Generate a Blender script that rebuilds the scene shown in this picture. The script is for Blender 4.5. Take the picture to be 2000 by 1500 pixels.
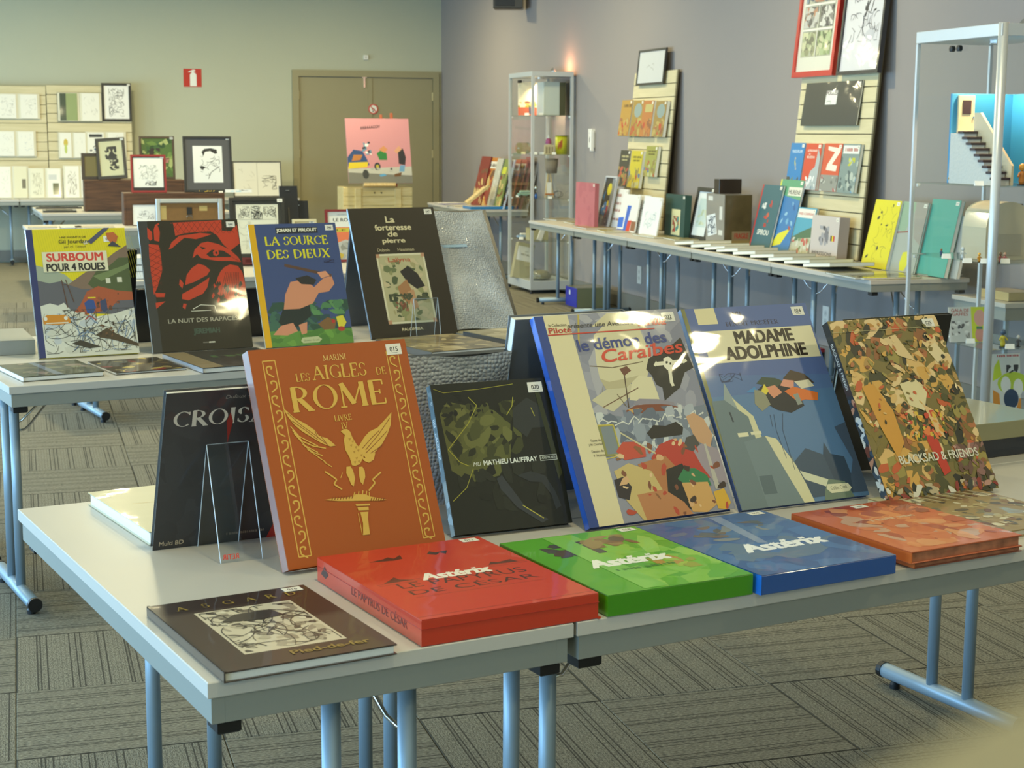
import bpy, math, random
from math import sin, cos, radians, pi, sqrt, atan2
from mathutils import Vector, Matrix
random.seed(7)
D = bpy.data
for o in list(D.objects): D.objects.remove(o)
scn = bpy.context.scene
COL = scn.collection
# ------------------------------------------------------------------ camera
FPX, PITCH, ROLL, CH, YAW = 3151.39, 0.153896, 0.0057087, 1.50376, 0.295538
GA = -0.2132578                       # turn of the front tables against the room
_cy, _sy, _cp, _sp = cos(YAW), sin(YAW), cos(PITCH), sin(PITCH)
FW = Vector((_sy*_cp, _cy*_cp, -_sp)); RT0 = Vector((_cy, -_sy, 0)); UP0 = RT0.cross(FW)
RT = RT0*cos(ROLL)+UP0*sin(ROLL); UP = -RT0*sin(ROLL)+UP0*cos(ROLL)
OC = Vector((0, 0, CH))
cam = D.objects.new('camera', D.cameras.new('camera')); COL.objects.link(cam)
m = Matrix.Identity(4)
for i in range(3): m[i][0], m[i][1], m[i][2], m[i][3] = RT[i], UP[i], -FW[i], OC[i]
cam.matrix_world = m
cam.data.sensor_width = 36; cam.data.lens = 36*FPX/2000
cam.data.clip_start = 0.02; cam.data.clip_end = 80
cam.data.dof.use_dof = True; cam.data.dof.focus_distance = 3.6; cam.data.dof.aperture_fstop = 13.0
scn.camera = cam
# ------------------------------------------------------------------ view, world, daylight, ceiling light
vs = scn.view_settings
vs.view_transform = 'Standard'; vs.look = 'None'; vs.gamma = 1; vs.use_curve_mapping = False
vs.exposure = 0.0
scn.cycles.transparent_max_bounces = 40
w = D.worlds.new('world'); scn.world = w; w.use_nodes = True
w.node_tree.nodes['Background'].inputs[0].default_value = (.55, .68, .85, 1)
w.node_tree.nodes['Background'].inputs[1].default_value = 0.25
def area(name, loc, size, sizey, power, col, target):
    l = D.lights.new(name, 'AREA'); l.shape = 'RECTANGLE'; l.size = size; l.size_y = sizey
    l.energy = power; l.color = col
    o = D.objects.new(name, l); COL.objects.link(o); o.location = loc
    o.rotation_euler = (Vector(target)-Vector(loc)).to_track_quat('-Z', 'Y').to_euler()
    return o
ROOMX0, ROOMX1, ROOMY0, ROOMY1, ROOMZ = -4.6, 5.06, -3.5, 19.7, 3.3
for k in range(5):                    # daylight entering at the five windows of the left wall
    area('window_daylight', (ROOMX0+.12, -.9+4.3*k, 1.15), 3.4, 1.9, (235, 235, 225, 215, 190)[k], (.36, .67, 1.0), (ROOMX1, -.9+4.3*k, .3))
CEIL = [(x_, y_) for x_ in (-2.2, .7, 3.45) for y_ in (-1.8, 1.88, 5.64, 9.36, 13.1, 17.0)]
for (x_, y_) in CEIL:                 # recessed ceiling lamps
    area('ceiling_lamp_light', (x_, y_, ROOMZ-.03), .18, .18, (68 if y_ > 16 else 54 if y_ > 9 else 25), (1.0, .88, .50), (x_, y_, 0))

# ------------------------------------------------------------------ geometry helpers
def srgb(h):
    if isinstance(h, tuple): return h
    h = h.lstrip('#'); r = []
    for i in (0, 2, 4):
        c = int(h[i:i+2], 16)/255; r.append(c/12.92 if c <= .04045 else ((c+.055)/1.055)**2.4)
    return tuple(r)
def pr(P):
    d = Vector(P)-OC; z = d.dot(FW); return (1000+FPX*d.dot(RT)/z, 750-FPX*d.dot(UP)/z)
def ray(px, py): return FW+RT*((px-1000)/FPX)-UP*((py-750)/FPX)
def onZ(px, py, z): d = ray(px, py); return OC+d*((z-CH)/d.z)
def onX(px, py, x): d = ray(px, py); return OC+d*(x/d.x)
def onY(px, py, y): d = ray(px, py); return OC+d*(y/d.y)
E1 = Vector((cos(GA), -sin(GA), 0)); D1 = Vector((sin(GA), cos(GA), 0)); C0 = Vector((.22618, 2.19968, 0))
YF = math.degrees(-GA)
def L(u, v, z=0): return C0+E1*u+D1*v+Vector((0, 0, z))
def bis(f, t, lo, hi):
    inc = f(hi) > f(lo)
    for _ in range(50):
        m_ = (lo+hi)/2
        if (f(m_) < t) == inc: lo = m_
        else: hi = m_
    return (lo+hi)/2
def frame(yaw, lean):
    y, l = radians(yaw), radians(lean)
    w_ = Vector((cos(y), sin(y), 0)); n = Vector((-sin(y), cos(y), 0)); u = Vector((0, 0, cos(l)))+n*sin(l)
    return w_, u, w_.cross(u)
def mat4(B, yaw, lean):
    w_, u, f = frame(yaw, lean); M = Matrix.Identity(4)
    for i in range(3): M[i][0], M[i][1], M[i][2], M[i][3] = w_[i], u[i], f[i], B[i]
    return M
class MB:
    def __init__(s): s.v = []; s.f = []; s.m = []; s.c = []
    def face(s, pts, mi=0, c=None):
        n = len(s.v); s.v += [tuple(p) for p in pts]; s.f.append(tuple(range(n, n+len(pts)))); s.m.append(mi); s.c.append(c)
    def box(s, a, b, mi=0, c=None, M=None, bev=0):
        (x0, y0, z0), (x1, y1, z1) = a, b
        if bev:
            e = bev; P = []
            for z, q in ((z0, e), (z0+e, 0), (z1-e, 0), (z1, e)):
                P += [(x0+q, y0+q, z), (x1-q, y0+q, z), (x1-q, y1-q, z), (x0+q, y1-q, z)]
            F = [(3, 2, 1, 0), (12, 13, 14, 15)]
            for k in range(3):
                for i in range(4): j = (i+1) % 4; F.append((4*k+i, 4*k+j, 4*k+4+j, 4*k+4+i))
        else:
            P = [(x0, y0, z0), (x1, y0, z0), (x1, y1, z0), (x0, y1, z0), (x0, y0, z1), (x1, y0, z1), (x1, y1, z1), (x0, y1, z1)]
            F = [(3, 2, 1, 0), (4, 5, 6, 7), (0, 1, 5, 4), (1, 2, 6, 5), (2, 3, 7, 6), (3, 0, 4, 7)]
        if M: P = [tuple(M @ Vector(p)) for p in P]
        n = len(s.v); s.v += P
        for f in F: s.f.append(tuple(n+i for i in f)); s.m.append(mi); s.c.append(c)
        return s
    def tube(s, pts, r, mi=0, seg=14, caps=True, r2=None):
        pts = [Vector(p) for p in pts]; rings = []
        up = Vector((0, 0, 1))
        for i, p in enumerate(pts):
            t = (pts[min(i+1, len(pts)-1)]-pts[max(i-1, 0)]).normalized()
            a = t.cross(up if abs(t.dot(up)) < .95 else Vector((1, 0, 0))).normalized(); b = t.cross(a)
            rr = r if r2 is None else r+(r2-r)*i/(len(pts)-1)
            n = len(s.v)
            s.v += [tuple(p+a*(rr*cos(2*pi*k/seg))+b*(rr*sin(2*pi*k/seg))) for k in range(seg)]
            rings.append(n)
        for a, b in zip(rings, rings[1:]):
            for k in range(seg):
                j = (k+1) % seg; s.f.append((a+k, a+j, b+j, b+k)); s.m.append(mi); s.c.append(None)
        if caps:
            s.f.append(tuple(rings[0]+k for k in reversed(range(seg)))); s.m.append(mi); s.c.append(None)
            s.f.append(tuple(rings[-1]+k for k in range(seg))); s.m.append(mi); s.c.append(None)
        return s
    def lathe(s, prof, M=None, mi=0, seg=20):
        n0 = len(s.v)
        for (r, z) in prof:
            for k in range(seg):
                p = Vector((r*cos(2*pi*k/seg), r*sin(2*pi*k/seg), z)); s.v.append(tuple(M @ p if M else p))
        for i in range(len(prof)-1):
            for k in range(seg):
                j = (k+1) % seg; a = n0+i*seg; b = a+seg; s.f.append((a+k, a+j, b+j, b+k)); s.m.append(mi); s.c.append(None)
        s.f.append(tuple(n0+k for k in reversed(range(seg)))); s.m.append(mi); s.c.append(None)
        e = n0+(len(prof)-1)*seg; s.f.append(tuple(e+k for k in range(seg))); s.m.append(mi); s.c.append(None)
        return s
    def mesh(s, name, mats, smooth=False):
        me = D.meshes.new(name); me.from_pydata(s.v, [], s.f)
        for mt in (mats if isinstance(mats, (list, tuple)) else [mats]): me.materials.append(mt)
        me.polygons.foreach_set('material_index', s.m)
        if any(c is not None for c in s.c):
            at = me.color_attributes.new('Col', 'FLOAT_COLOR', 'CORNER'); buf = []
            for f, c in zip(s.f, s.c):
                c = c or (.5, .5, .5); buf += [c[0], c[1], c[2], 1.0]*len(f)
            at.data.foreach_set('color', buf)
        if smooth: me.polygons.foreach_set('use_smooth', [len(f) == 4 for f in s.f])
        me.update(); return me
    def obj(s, name, mats, parent=None, smooth=False, M=None):
        o = D.objects.new(name, s.mesh(name, mats, smooth)); COL.objects.link(o)
        if parent: o.parent = parent
        if M is not None: o.matrix_local = M
        return o
def thing(name, label, cat, M=None, group=None, loc=None):
    o = D.objects.new(name, None); COL.objects.link(o); o.empty_display_size = .05
    if loc is not None: M = Matrix.Translation(Vector(loc))
    if M is not None: o.matrix_world = M
    o['label'] = label; o['category'] = cat
    if group: o['group'] = group
    return o
def tag(o, label, cat, group=None):
    o['label'] = label; o['category'] = cat
    if group: o['group'] = group
    return o
def struct(o): o['kind'] = 'structure'; return o

# ------------------------------------------------------------------ materials
MT = {}
def newmat(n):
    mt = D.materials.new(n); mt.use_nodes = True; nt = mt.node_tree
    return mt, nt, nt.nodes['Principled BSDF']
def mat(n, col, rough=.5, metal=0, spec=.5, coat=0, noise=0, nscale=40, bump=0, bscale=60, vary=.0):
    if n in MT: return MT[n]
    mt, nt, b = newmat(n); c = srgb(col)
    b.inputs['Base Color'].default_value = (*c, 1); b.inputs['Roughness'].default_value = rough
    b.inputs['Metallic'].default_value = metal; b.inputs['Specular IOR Level'].default_value = spec
    b.inputs['Coat Weight'].default_value = coat; b.inputs['Coat Roughness'].default_value = .06
    tc = nt.nodes.new('ShaderNodeTexCoord')
    if noise:
        nz = nt.nodes.new('ShaderNodeTexNoise'); nz.inputs['Scale'].default_value = nscale; nz.inputs['Detail'].default_value = 4
        nt.links.new(tc.outputs['Object'], nz.inputs['Vector'])
        mx = nt.nodes.new('ShaderNodeMix'); mx.data_type = 'RGBA'
        mx.inputs[6].default_value = (*[x_*(1-noise) for x_ in c], 1); mx.inputs[7].default_value = (*[min(1, x_*(1+noise)) for x_ in c], 1)
        nt.links.new(nz.outputs['Fac'], mx.inputs[0]); nt.links.new(mx.outputs[2], b.inputs['Base Color'])
    if bump:
        nb = nt.nodes.new('ShaderNodeTexNoise'); nb.inputs['Scale'].default_value = bscale; nb.inputs['Detail'].default_value = 2
        nt.links.new(tc.outputs['Object'], nb.inputs['Vector'])
        bp = nt.nodes.new('ShaderNodeBump'); bp.inputs['Strength'].default_value = bump; bp.inputs['Distance'].default_value = .01
        nt.links.new(nb.outputs['Fac'], bp.inputs['Height']); nt.links.new(bp.outputs[0], b.inputs['Normal'])
        if coat: nt.links.new(bp.outputs[0], b.inputs['Coat Normal'])
    MT[n] = mt; return mt
def printmat(n, rough, coat, bump, bscale=9, spec=.5):
    mt, nt, b = newmat(n)
    at = nt.nodes.new('ShaderNodeAttribute'); at.attribute_name = 'Col'
    nt.links.new(at.outputs['Color'], b.inputs['Base Color'])
    b.inputs['Roughness'].default_value = rough; b.inputs['Coat Weight'].default_value = coat; b.inputs['Coat Roughness'].default_value = .05
    b.inputs['Specular IOR Level'].default_value = spec
    if bump:
        tc = nt.nodes.new('ShaderNodeTexCoord'); nz = nt.nodes.new('ShaderNodeTexNoise')
        nz.inputs['Scale'].default_value = bscale; nz.inputs['Detail'].default_value = 1.5; nz.inputs['Distortion'].default_value = .6
        bp = nt.nodes.new('ShaderNodeBump'); bp.inputs['Strength'].default_value = bump; bp.inputs['Distance'].default_value = .01
        nt.links.new(tc.outputs['Object'], nz.inputs['Vector']); nt.links.new(nz.outputs['Fac'], bp.inputs['Height'])
        nt.links.new(bp.outputs[0], b.inputs['Coat Normal'])
    MT[n] = mt; return mt
PG = printmat('print_in_plastic_sleeve', .45, .42, .35, 7)
PM = printmat('print_matte', .6, .15, 0)
PC = printmat('print_laminated', .42, .35, .05)
def M_(c, rough=.5, coat=0.0): return mat('paint_%s_%d_%d' % (c.lstrip('#'), rough*100, coat*100), c, rough, coat=coat)
paper = mat('paper_edges', '#e9e6dc', .8, noise=.06, nscale=300)
cream = mat('cream_paper', '#d9d3ba', .8, noise=.05, nscale=200)
laminate = mat('table_laminate', '#c2bdb3', .42, noise=.035, nscale=500, spec=.45)
apronm = mat('table_apron_paint', '#979a92', .42, metal=.25)
steel = mat('table_leg_silver_paint', '#93a6b2', .42, metal=.35, noise=.03)
chrome = mat('chrome', '#e8e8e8', .12, metal=1)
blackp = mat('black_plastic', '#101113', .45, noise=.2)
alu = mat('brushed_aluminium', '#d3d7d8', .38, metal=.45, noise=.02, nscale=200)
whitec = mat('white_card', '#f1efe8', .7)
blackf = mat('black_frame_lacquer', '#16140f', .35, coat=.3)
blackcover = mat('black_book_cloth', '#17181a', .4, coat=.5)
def wood(n, c1, c2, scale=8, axis=0, rough=.55):
    mt, nt, b = newmat(n)
    tc = nt.nodes.new('ShaderNodeTexCoord'); mp = nt.nodes.new('ShaderNodeMapping'); nz = nt.nodes.new('ShaderNodeTexNoise')
    s = [scale*6]*3; s[axis] = scale*.6; mp.inputs['Scale'].default_value = s
    nz.inputs['Scale'].default_value = 1; nz.inputs['Detail'].default_value = 5; nz.inputs['Distortion'].default_value = .5
    cr = nt.nodes.new('ShaderNodeValToRGB'); cr.color_ramp.elements[0].color = (*srgb(c1), 1); cr.color_ramp.elements[1].color = (*srgb(c2), 1)
    cr.color_ramp.elements[0].position = .35; cr.color_ramp.elements[1].position = .65
    nt.links.new(tc.outputs['Object'], mp.inputs[0]); nt.links.new(mp.outputs[0], nz.inputs['Vector'])
    nt.links.new(nz.outputs['Fac'], cr.inputs[0]); nt.links.new(cr.outputs[0], b.inputs['Base Color']); b.inputs['Roughness'].default_value = rough
    MT[n] = mt; return mt
slatwood = wood('pale_slat_ply', '#c8bc94', '#d2c6a0', 5, 0)
pine = wood('pine_boards', '#dcc98c', '#e8d9a6', 6, 0)
crate = wood('stained_crate_wood', '#4c3220', '#68462c', 7, 0)
lightwood = wood('light_wood', '#c9ad74', '#dcc493', 10, 1)
doorm = mat('door_olive_paint', '#989070', .5, noise=.03, nscale=3)
doorframe = mat('door_frame_paint', '#98906f', .45)
def glassmat(n, tint, refl=1.0, rough=0.0):
    mt = D.materials.new(n); mt.use_nodes = True; nt = mt.node_tree; nt.nodes.clear()
    out = nt.nodes.new('ShaderNodeOutputMaterial'); mx = nt.nodes.new('ShaderNodeMixShader')
    tr = nt.nodes.new('ShaderNodeBsdfTransparent'); tr.inputs[0].default_value = (*tint, 1)
    gl = nt.nodes.new('ShaderNodeBsdfGlossy'); gl.inputs['Roughness'].default_value = rough
    fr = nt.nodes.new('ShaderNodeFresnel'); fr.inputs[0].default_value = 1.5
    mu = nt.nodes.new('ShaderNodeMath'); mu.operation = 'MULTIPLY'; mu.inputs[1].default_value = refl
    ge = nt.nodes.new('ShaderNodeNewGeometry'); su = nt.nodes.new('ShaderNodeMath'); su.operation = 'SUBTRACT'; su.inputs[0].default_value = 1; m2 = nt.nodes.new('ShaderNodeMath'); m2.operation = 'MULTIPLY'
    nt.links.new(ge.outputs['Backfacing'], su.inputs[1]); nt.links.new(fr.outputs[0], mu.inputs[0]); nt.links.new(mu.outputs[0], m2.inputs[0]); nt.links.new(su.outputs[0], m2.inputs[1]); nt.links.new(m2.outputs[0], mx.inputs[0])
    nt.links.new(tr.outputs[0], mx.inputs[1]); nt.links.new(gl.outputs[0], mx.inputs[2]); nt.links.new(mx.outputs[0], out.inputs[0])
    MT[n] = mt; return mt
glass = glassmat('showcase_glass', (.988, .995, .99), .8)
shelfglass = glassmat('glass_shelf', (.90, .94, .92), 1.0)
acryl = glassmat('clear_acrylic', (.93, .95, .96), 1.3, .04)
acryl_edge = mat('acrylic_edge', '#c3cdd2', .2, coat=.5)
def bubblemat():
    mt, nt, b = newmat('bubble_wrap')
    tc = nt.nodes.new('ShaderNodeTexCoord'); vo = nt.nodes.new('ShaderNodeTexVoronoi'); vo.inputs['Scale'].default_value = 120
    vo.inputs['Randomness'].default_value = .5
    nt.links.new(tc.outputs['Object'], vo.inputs['Vector'])
    bp = nt.nodes.new('ShaderNodeBump'); bp.inputs['Strength'].default_value = .9; bp.inputs['Distance'].default_value = .006; bp.invert = True
    nt.links.new(vo.outputs['Distance'], bp.inputs['Height']); nt.links.new(bp.outputs[0], b.inputs['Normal']); nt.links.new(bp.outputs[0], b.inputs['Coat Normal'])
    b.inputs['Base Color'].default_value = (.50, .53, .56, 1); b.inputs['Roughness'].default_value = .25; b.inputs['Coat Weight'].default_value = .6
    nz = nt.nodes.new('ShaderNodeTexNoise'); nz.inputs['Scale'].default_value = 5; nt.links.new(tc.outputs['Object'], nz.inputs['Vector'])
    cr = nt.nodes.new('ShaderNodeValToRGB'); cr.color_ramp.elements[0].color = (.30, .32, .34, 1); cr.color_ramp.elements[1].color = (.62, .65, .68, 1)
    cr.color_ramp.elements[0].position = .3; cr.color_ramp.elements[1].position = .7
    nt.links.new(nz.outputs['Fac'], cr.inputs[0]); nt.links.new(cr.outputs[0], b.inputs['Base Color'])
    MT['bubble'] = mt; return mt
bubble = bubblemat()
def plaster(n, c, v=.03):
    return mat(n, c, .85, noise=v, nscale=1.3, bump=.05, bscale=220)
wallgreen = plaster('back_wall_paint', '#b9baa3'); wallmauve = plaster('right_wall_paint', '#958d88')
ceilm = plaster('ceiling_paint', '#d8d4c4')
def carpetmat(n, base, dark, lines=True):
    mt, nt, b = newmat(n); N = nt.nodes; Lk = nt.links
    tc = N.new('ShaderNodeTexCoord'); sx = N.new('ShaderNodeSeparateXYZ'); Lk.new(tc.outputs['Object'], sx.inputs[0])
    mp = N.new('ShaderNodeMapping'); mp.inputs['Scale'].default_value = (420, 90, 420); Lk.new(tc.outputs['Object'], mp.inputs[0])
    nz = N.new('ShaderNodeTexNoise'); nz.inputs['Scale'].default_value = 1; nz.inputs['Detail'].default_value = 3; Lk.new(mp.outputs[0], nz.inputs['Vector'])
    n2 = N.new('ShaderNodeTexNoise'); n2.inputs['Scale'].default_value = 12; n2.inputs['Detail'].default_value = 3; Lk.new(tc.outputs['Object'], n2.inputs['Vector'])
    cr = N.new('ShaderNodeValToRGB'); cr.color_ramp.elements[0].color = (*srgb(dark), 1); cr.color_ramp.elements[1].color = (*srgb(base), 1)
    cr.color_ramp.elements[0].position = .33; cr.color_ramp.elements[1].position = .62; Lk.new(nz.outputs['Fac'], cr.inputs[0])
    last = cr.outputs[0]
    def math_(op, a, bb):
        q = N.new('ShaderNodeMath'); q.operation = op
        for i, s_ in enumerate((a, bb)):
            if s_ is None: continue
            if isinstance(s_, (int, float)): q.inputs[i].default_value = s_
            else: Lk.new(s_, q.inputs[i])
        return q.outputs[0]
    masks = None
    if lines:
        for per, off, wd in ((.083, .0, .05), (.083, .22, .05), (.125, .55, .035), (.0125, .1, .25)):
            fr = math_('FRACT', math_('ADD', math_('DIVIDE', sx.outputs[0], per), off+10), None)
            l_ = math_('LESS_THAN', fr, wd)
            if per < .02: l_ = math_('MULTIPLY', l_, .28)
            masks = l_ if masks is None else math_('MAXIMUM', masks, l_)
        mx = N.new('ShaderNodeMix'); mx.data_type = 'RGBA'; mx.inputs[7].default_value = (*[q*.42 for q in srgb(dark)], 1)
        Lk.new(math_('MULTIPLY', masks, .8), mx.inputs[0]); Lk.new(last, mx.inputs[6]); last = mx.outputs[2]
    mv = N.new('ShaderNodeMix'); mv.data_type = 'RGBA'; mv.blend_type = 'MULTIPLY'; mv.inputs[0].default_value = 1
    c2 = N.new('ShaderNodeValToRGB'); c2.color_ramp.elements[0].color = (.88, .88, .88, 1); c2.color_ramp.elements[1].color = (1.08, 1.08, 1.06, 1)
    Lk.new(n2.outputs['Fac'], c2.inputs[0]); Lk.new(last, mv.inputs[6]); Lk.new(c2.outputs[0], mv.inputs[7])
    Lk.new(mv.outputs[2], b.inputs['Base Color']); b.inputs['Roughness'].default_value = .95; b.inputs['Specular IOR Level'].default_value = .15
    bp = N.new('ShaderNodeBump'); bp.inputs['Strength'].default_value = .5; bp.inputs['Distance'].default_value = .003
    Lk.new(nz.outputs['Fac'], bp.inputs['Height']); Lk.new(bp.outputs[0], b.inputs['Normal'])
    MT[n] = mt; return mt
carpet = carpetmat('carpet_tile_pile', '#96917f', '#5b574e'); carpet2 = carpetmat('carpet_far', '#87826f', '#6f6a5c', False)

# ------------------------------------------------------------------ room
b = MB(); b.box((ROOMX0-.3, ROOMY0-.3, -.12), (ROOMX1+.3, ROOMY1+.3, -.009)); fl = struct(b.obj('floor', carpet2))
b = MB(); b.box((ROOMX0, ROOMY0, -.0095), (ROOMX1, ROOMY1, -.0085));
tm = MB().box((-.2492, -.2492, -.008), (.2492, .2492, 0), bev=.002).mesh('carpet_tile', carpet)
tl_ = []
for i in range(-6, 12):
    for j in range(0, 28):
        cx, cy = .44+.5*i+.25, .9+.5*j+.25
        if cx > ROOMX1-.25 or cy < 3.0: continue
        ok = False
        for dx in (-.25, .25):
            for dy in (-.25, .25):
                q = pr((cx+dx, cy+dy, 0))
                if -30 < q[0] < 2030 and q[1] < 1540 and q[1] > 440: ok = True
        if ok: tl_.append((cy, cx, (i+j) % 2))
for cy, cx, par in sorted(tl_)[:300]:
    o = D.objects.new('carpet_tile', tm); COL.objects.link(o); o.parent = fl
    o.location = (cx, cy, 0.0); o.rotation_euler.z = (pi/2 if par else 0)
def wallobj(name, a, bb, m_): return struct(MB().box(a, bb).obj(name, m_))
# back wall with the opening of the double door
DX0, DX1, DZ = 3.20, 5.02, 2.25
b = MB(); b.box((ROOMX0-.2, ROOMY1, -.1), (DX0, ROOMY1+.2, ROOMZ)); b.box((DX0, ROOMY1, DZ), (ROOMX1+.2, ROOMY1+.2, ROOMZ)); b.box((DX1, ROOMY1, -.1), (ROOMX1+.2, ROOMY1+.2, DZ))
struct(b.obj('wall_back', wallgreen))
wallobj('wall_right', (ROOMX1, ROOMY0-.2, -.1), (ROOMX1+.2, ROOMY1+.2, ROOMZ), wallmauve)
wallobj('wall_front', (ROOMX0-.2, ROOMY0-.2, -.1), (ROOMX1, ROOMY0, ROOMZ), wallgreen)
wallobj('ceiling', (ROOMX0-.2, ROOMY0-.2, ROOMZ), (ROOMX1+.2, ROOMY1+.2, ROOMZ+.2), ceilm)
b = MB(); b.box((ROOMX0-.2, ROOMY0, -.1), (ROOMX0, ROOMY1, .15)); b.box((ROOMX0-.2, ROOMY0, 2.35), (ROOMX0, ROOMY1, ROOMZ))
for k in range(6):
    yc = -3.05+4.3*k; b.box((ROOMX0-.2, max(ROOMY0, yc-.45), .15), (ROOMX0, min(ROOMY1, yc+.45), 2.35))
struct(b.obj('wall_left', wallgreen))
for k in range(5):
    y0, y1 = -2.6+4.3*k, .8+4.3*k
    b = MB()
    for (a, c) in (((ROOMX0-.12, y0, .15), (ROOMX0-.06, y0+.05, 2.35)), ((ROOMX0-.12, y1-.05, .15), (ROOMX0-.06, y1, 2.35)), ((ROOMX0-.12, y0, .15), (ROOMX0-.06, y1, .2)), ((ROOMX0-.12, y0, 2.3), (ROOMX0-.06, y1, 2.35)), ((ROOMX0-.12, (y0+y1)/2-.03, .2), (ROOMX0-.06, (y0+y1)/2+.03, 2.3))): b.box(a, c)
    wn = struct(b.obj('window_%d' % (k+1), alu)); MB().box((ROOMX0-.095, y0+.04, .19), (ROOMX0-.085, y1-.04, 2.31)).obj('pane', glass, wn)
struct(MB().box((ROOMX0, ROOMY1-.015, 0), (DX0, ROOMY1, .13)).obj('baseboard_back', mat('baseboard_grey', '#7d7a70', .5)))
struct(MB().box((ROOMX1-.015, ROOMY0, 0), (ROOMX1, ROOMY1, .13)).obj('baseboard_right', mat('baseboard_grey', '#7d7a70', .5)))
# door
dr = MB(); y = ROOMY1
dr.box((DX0, y-.05, 0), (DX0+.075, y+.12, DZ)); dr.box((DX1-.075, y-.05, 0), (DX1, y+.12, DZ)); dr.box((DX0+.0751, y-.05, DZ-.075), (DX1-.0751, y+.12, DZ))
door = struct(dr.obj('door_1', doorframe))
XM = DX0+.95
for nm, x0, x1 in (('door_leaf', DX0+.08, XM-.003), ('door_leaf', XM+.003, DX1-.08)):
    MB().box((x0, y-.02, .01), (x1, y+.03, DZ-.08), bev=.003).obj(nm, doorm, door)
MB().box((XM-.02, y-.032, .02), (XM+.03, y-.02, DZ-.085)).obj('meeting_strip', doorframe, door)
for hz in (.45, 1.25, 1.95):
    for hx in (DX0+.08, DX1-.08): MB().tube([(hx, y-.035, hz-.05), (hx, y-.035, hz+.05)], .012, seg=10).obj('hinge', lightwood if 0 else mat('brass_hinge', '#b5a67a', .4, metal=.5), door)
bo = MB(); bo.box((XM-.075, y-.034, DZ-.20), (XM-.055, y-.02, DZ-.06)); bo.box((XM-.095, y-.036, DZ-.085), (XM-.035, y-.02, DZ-.065)); bo.obj('door_bolt', chrome, door)
# ceiling lamps (recessed panels)
for (x_, y_) in CEIL:
    b = MB(); b.box((-.3, -.3, -.02), (.3, -.27, 0)); b.box((-.3, .27, -.02), (.3, .3, 0)); b.box((-.3, -.27, -.02), (-.27, .27, 0)); b.box((.27, -.27, -.02), (.3, .27, 0))
    o = b.obj('ceiling_light', alu, M=Matrix.Translation((x_, y_, ROOMZ))); tag(o, 'recessed square ceiling light panel above the sale room', 'lamp', 'ceiling lights')

# ------------------------------------------------------------------ printed artwork (flat print on real boards)
_tc = {}
def textpoly(s, bold=0.0):
    k = (s, bold)
    if k in _tc: return _tc[k]
    cu = D.curves.new('t', 'FONT'); cu.body = s; cu.size = 1; cu.offset = bold; cu.resolution_u = 3; cu.fill_mode = 'FRONT'
    ob = D.objects.new('t', cu); COL.objects.link(ob); me = ob.to_mesh()
    vv = [(v.co.x, v.co.y) for v in me.vertices]; ff = [tuple(p.vertices) for p in me.polygons]
    ob.to_mesh_clear(); D.objects.remove(ob); D.curves.remove(cu)
    if vv:
        x0 = min(v[0] for v in vv); x1 = max(v[0] for v in vv); y0 = min(v[1] for v in vv); y1 = max(v[1] for v in vv)
        vv = [((a-x0)/(x1-x0), (c-y0)/(y1-y0)) for a, c in vv]; asp = (x1-x0)/(y1-y0)
    else: asp = 1
    _tc[k] = (vv, ff, asp); return _tc[k]
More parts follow.
